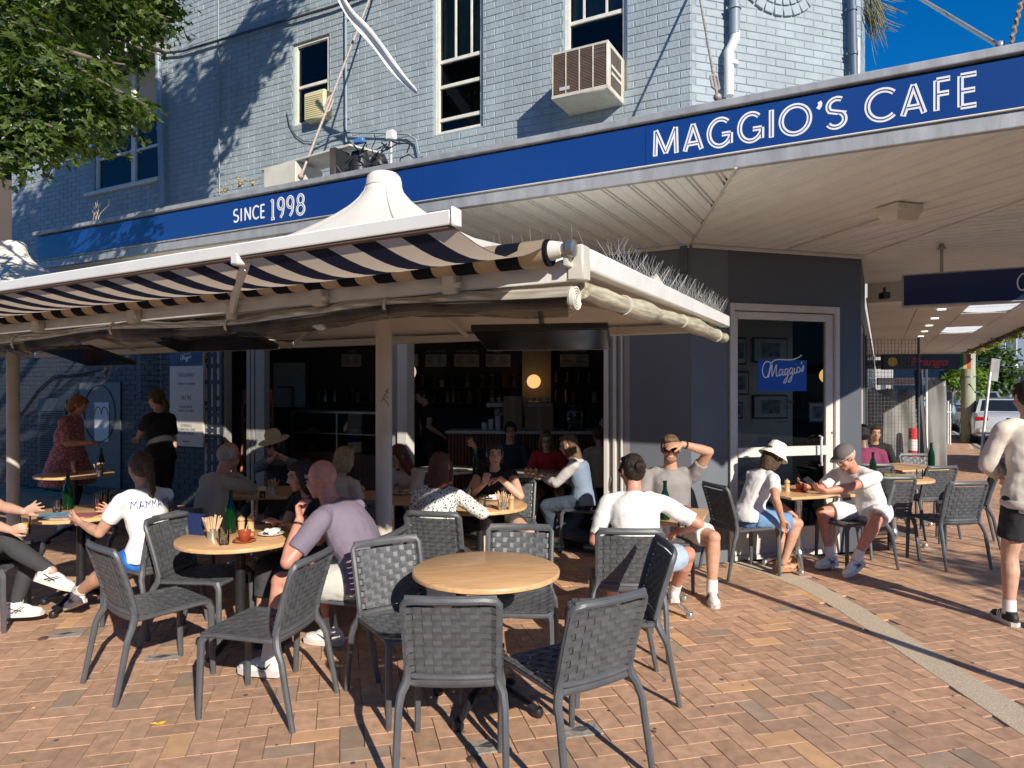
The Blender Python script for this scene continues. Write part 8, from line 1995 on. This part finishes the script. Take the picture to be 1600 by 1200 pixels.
# 9 fair haired woman in cream
person('fair haired person in a cream jacket with hair tied back, seen from behind', -1.52, 5.86, -22, .94, lean=(10, 26), head=(-4, 14), hr=V3(556, 788, 6.05), hl=V3(520, 790, 6.1), sk='fair', fem=True, top='jacket', topm=creamc, sleeve=1.85, bottom='trousers', botm=navyc, shoe='sneaker', hair='tied', hairm_='blond', vox=.009)
# 10 long haired woman
person('person with long reddish hair in a cream cardigan, half hidden by the parasol pole', -.98, 6.80, 150, .92, lean=(10, 28), head=(-15, 30), hl=V3(610, 770, 6.4), hr=V3(590, 772, 6.4), sk='fair', fem=True, top='cardigan', topm=creamc, sleeve=1.85, bottom='trousers', botm=navyc, shoe='sneaker', hair='long', hairm_='auburn', vox=.009)
# 11 speckled blouse
person('person with straight auburn hair in a black and white speckled blouse, back to the camera', -.57, 5.24, -14, .93, lean=(4, 16), head=(-6, 4), hr=V3(735, 793, 5.55), hl=V3(670, 800, 5.6), er=(.7, -.2, -.6), cr=.6, fr_=(-.15, 5.75, .085), kr=(.3, .5, .5), sk='fair', fem=True, top='blouse', topm=sp, sleeve=1.45, bottom='trousers', botm=charc, shoe='dark', shoem=mat('shoe_dark', (.02, .02, .02)), hair='long', hairm_='auburn', vox=.0075)
# 12 black top
person('person in a black sleeveless top facing the camera with hands clasped over the table', -.14, 6.46, 166, .95, lean=(6, 20), head=(22, 8), hl=V3(782, 748, 6.15), hr=V3(756, 756, 6.15), el=(.5, -.2, -.9), er=(-.4, -.2, -.9), hdl=((-.8, 0, -.1), (0, 0, -1)), hdr=((.3, 0, .8), (0, 1, 0)), cl=.7, cr=.9, fl=(.18, 5.95, .085), fr_=(-.2, 5.95, .085), kl=(.5, -.6, .6), sk='fair', fem=True, top='sleeveless_top', topm=black_c, sleeve=.0, bottom='shorts', botm=cloth('dark_floral', (.05, .045, .04), var=.8), leg=.5, shoe='sneaker', hair='tied', hairm_='dark', vox=.0065)
# 13 man in navy inside
person('dark haired person in a navy jacket inside the cafe raising one open hand', -.02, 8.95, 165, 1.0, lean=(2, 6), head=(20, 5), hr=V3(742, 697, 8.7), er=(-.5, 0, -.6), hdr=((-.6, 0, .7), (0, -1, 0)), cr=.15, sk='warm', top='jacket', topm=navyc, sleeve=1.85, bottom='trousers', botm=charc, shoe='dark', shoem=mat('shoe_dark', (.02, .02, .02)), hair='short', hairm_='black', glasses='spec', vox=.010)
# 14 red
person('person in a red top with sandy hair leaning in over the small white table', .50, 8.50, 168, .93, lean=(8, 20), side=8, head=(10, 15), fr_=(.22, 8.05, .085), sk='fair', fem=True, topm=redcl, sleeve=1.8, bottom='shorts', botm=charc, leg=.6, shoe='sneaker', hair='bob', hairm_='sandy', glasses='spec', vox=.010)
# 15 vest woman
person('person with light brown hair in a dark vest over pale sleeves, wearing green shoes', .74, 7.42, 74, .95, lean=(6, 20), head=(0, 18), hl=V3(846, 745, 7.5), hr=V3(858, 742, 7.8), el=(0, -.3, -1), fl=(.49, 7.50, .085), fr_=(.95, 7.42, .085), kr=(-.4, 0, .2), sk='fair', fem=True, topm=cloth('pale_sleeve', (.50, .48, .47)), vest=cloth('blue_stripe', (.20, .26, .36)), sleeve=1.8, bottom='trousers', botm=cloth('dark_denim', (.04, .06, .09)), leg=.88, shoe='striped', shoem=mat('shoe_green', (.03, .32, .18), .5), hair='long', hairm_='sandy', vox=.009)
# 16 white tee with bun
q = person('person with a dark bun, sunglasses and white tee seated with back to the camera', .86, 4.78, -4, 1.0, lean=(10, 32), head=(24, 8), hl=V3(935, 815, 5.1), hr=V3(1060, 830, 5.05), er=(.8, -.2, -.6), fl=(.80, 5.35, .085), fr_=V3(1052, 925, 5.25), kr=(.8, .3, .5), kl=(-.5, .5, .5), sk='red', topm=white_tee, sleeve=.85, bottom='shorts', botm=denim_l, leg=.72, shoe='striped', hair='bun', hairm_='dark', glasses='sun', vox=.0065)
# 17 man shading his eyes
q = person('person in a grey tee and sunglasses shading his eyes with a raised bare arm', 1.38, 6.02, 172, 1.03, lean=(0, 4), head=(-4, 4), hl=V3(1066, 694, 5.80), el=(1, .1, .0), hr=V3(1015, 800, 5.75), hdl=((-.95, -.15, -.05), (0, .5, -.8)), cl=.35, fl=(1.62, 5.6, .085), fr_=(1.2, 5.62, .085), kl=(.3, -.7, .5), sk='warm', topm=greyt, sleeve=.55, bottom='shorts', botm=fade, leg=.8, shoe='striped', hair='short', hairm_='sandy', glasses='sun', beard=mat('stubble', (.30, .17, .11), .7, var=.3, vs=60), vox=.0065)
watch(q, q['WL'], q['EL'])
# 18 bucket hat
q = person('person in a white bucket hat, white tee and denim skirt leaning over the table', 2.26, 6.50, -72, .93, lean=(16, 30), head=(0, 30), hr=V3(1222, 812, 6.25), hl=V3(1235, 800, 6.6), er=(-.3, -.5, -.7), fr_=(2.52, 6.42, .11), fl=(2.60, 6.62, .11), kr=(.6, 0, .6), sk='warm', fem=True, topm=white_tee, sleeve=.6, bottom='skirt', botm=denim, leg=.82, shoe='wedge', sock=False, hair='bob', hairm_='brown', hat=('bucket', hatw), vox=.0075)
# 19 cap man
q = person('older person in a grey cap, white tee and white shorts reading a phone', 3.48, 6.74, 116, 1.02, lean=(18, 44), wid=1.05, head=(-4, 32), hl=V3(1282, 770, 6.35), hr=V3(1262, 760, 6.65), el=(.3, -.5, -.8), er=(0, .3, -.9), hdl=((-.85, .1, .25), (0, .5, .8)), hdr=((-.8, 0, .3), (0, -.3, .9)), cl=.6, cr=.6, fl=V3(1337, 874, 6.30), fr_=V3(1298, 870, 6.62), kl=(-.1, -.7, .7), kr=(-.8, .1, .6), sk='red', topm=white_tee, sleeve=.72, bottom='shorts', botm=cloth('white_shorts', (.74, .73, .72)), leg=.78, shoe='cross', hair='thin', hairm_='grey', hat=('cap', capg), glasses='spec', vox=.0075)
p = (q['WL']+q['WR'])/2+np.array([-.07, -.04, .06]); mb = MB(); mb.box(p, (.075, .15, .010), rz=30, R=np.array(Matrix.Rotation(radians(40), 3, 'X')), ch=.004); tag(mb.build('phone', blk, org=Vector(p)), 'black phone held by the man in the grey cap', 'phone')
# 20, 20b pink person and friend
person('dark haired person in a magenta top seen from behind before the mesh fence', 4.22, 8.28, -6, 1.0, lean=(3, 12), wid=1.1, sk='deep', topm=magenta, sleeve=.6, bottom='trousers', botm=charc, shoe='dark', shoem=mat('shoe_dark', (.02, .02, .02)), hair='short', hairm_='black', vox=.011)
person('shaded person in black facing the magenta top across the table', 4.95, 9.45, 160, .95, lean=(5, 16), head=(5, 10), sk='tan', fem=True, topm=black_c, sleeve=1.8, bottom='trousers', botm=charc, shoe='dark', shoem=mat('shoe_dark', (.02, .02, .02)), hair='short', hairm_='dark', vox=.012)
# 21 walker
q = person('person walking away at the right edge in a sand sweatshirt and black shorts', 3.76, 4.98, -4, 1.02, seat=False, lean=(2, 5), wid=1.05, head=(0, 6), hl=(3.70, 5.24, 1.06), el=(-1, -.5, -.3), hr=(4.12, 5.2, .95), er=(.3, -1, 0), fl=(3.64, 5.06, .085), fr_=(3.90, 4.62, .22), kr=(0, 1, .2), sk='fair', top='sweatshirt', topm=sweat, sleeve=1.55, hem=.04, bottom='shorts', botm=cloth('black_shorts', (.02, .022, .026)), leg=.72, shoe='striped', shoem=mat('shoe_dark', (.02, .02, .02)), hair='short', hairm_='dark', vox=.0075)
mb = MB(); c = A3((3.76, 4.98, .895)); mb.sweep(ring(c, q['R'], q['F'], .205, .165), .010, 6, r2=.030, closed=True, up=(0, 0, 1)); mb.build('ribbed_hem', sweat, q['t'])
for W_, E_2 in ((q['WL'], q['EL']), (q['WR'], q['ER'])):
    p_ = E_2+(W_-E_2)*.55; d = nrm(W_-E_2); a_ = nrm(np.cross(d, [0, 0, 1])); b_ = np.cross(d, a_); mb = MB(); mb.sweep([p_+a_*.045*cos(w)+b_*.045*sin(w) for w in np.linspace(0, 2*pi, 18, endpoint=False)], .008, 6, r2=.02, closed=True, up=d); mb.build('cuff', sweat, q['t'])
mb = MB(); c = A3((3.76, 4.98, .835)); mb.loft([ring(c, q['R'], q['F'], .182, .142), ring(c+np.array([0, 0, .08]), q['R'], q['F'], .178, .138)]); o = mb.build('shirt_tail', cloth('pale_blue', (.55, .62, .66)), q['t']); remesh(o, .011, 2, .015, .05)
# 22, 23 inside
person('person in a cream top seated with back to the camera at the right end inside', 1.12, 8.75, 10, .95, lean=(4, 14), sk='fair', fem=True, topm=creamc, sleeve=1.8, bottom='trousers', botm=charc, shoe='dark', shoem=mat('shoe_dark', (.02, .02, .02)), hair='bun', hairm_='brown', vox=.012)
person('staff member in black standing at the left end of the counter', *P(672, 600, 11.2).xy, 120, 1.0, seat=False, lean=(3, 12), head=(0, 20), hl=V3(690, 680, 10.9), sk='fair', topm=black_c, sleeve=.5, bottom='trousers', botm=charc, shoe='dark', shoem=mat('shoe_dark', (.02, .02, .02)), hair='short', hairm_='dark', vox=.012)
flush()
# press the printed words onto the curved back of the tee
sh_ = [c for c in bpy.data.objects if c.parent == MQ['t'] and c.name.startswith('shirt')][0]
bpy.context.view_layer.update()
from mathutils.bvhtree import BVHTree
bvh = BVHTree.FromPolygons([sh_.matrix_world @ v.co for v in sh_.data.vertices], [p.vertices[:] for p in sh_.data.polygons])
nf = Vector(MQ['F2']).normalized(); mw = Matrix.Translation(Vector(bk)) @ R3.to_4x4() @ Matrix.Diagonal((.62, 1, 1, 1)); inv = sh_.parent.matrix_world.inverted()
for v in MAMMA.data.vertices:
    w = mw @ Vector((v.co.x, v.co.y, 0)); h, n_, i_, d_ = bvh.ray_cast(w-nf*.3, nf)
    v.co = inv @ ((h-nf*.010) if h is not None else w)
MAMMA.matrix_basis = Matrix.Identity(4); MAMMA.data.update()
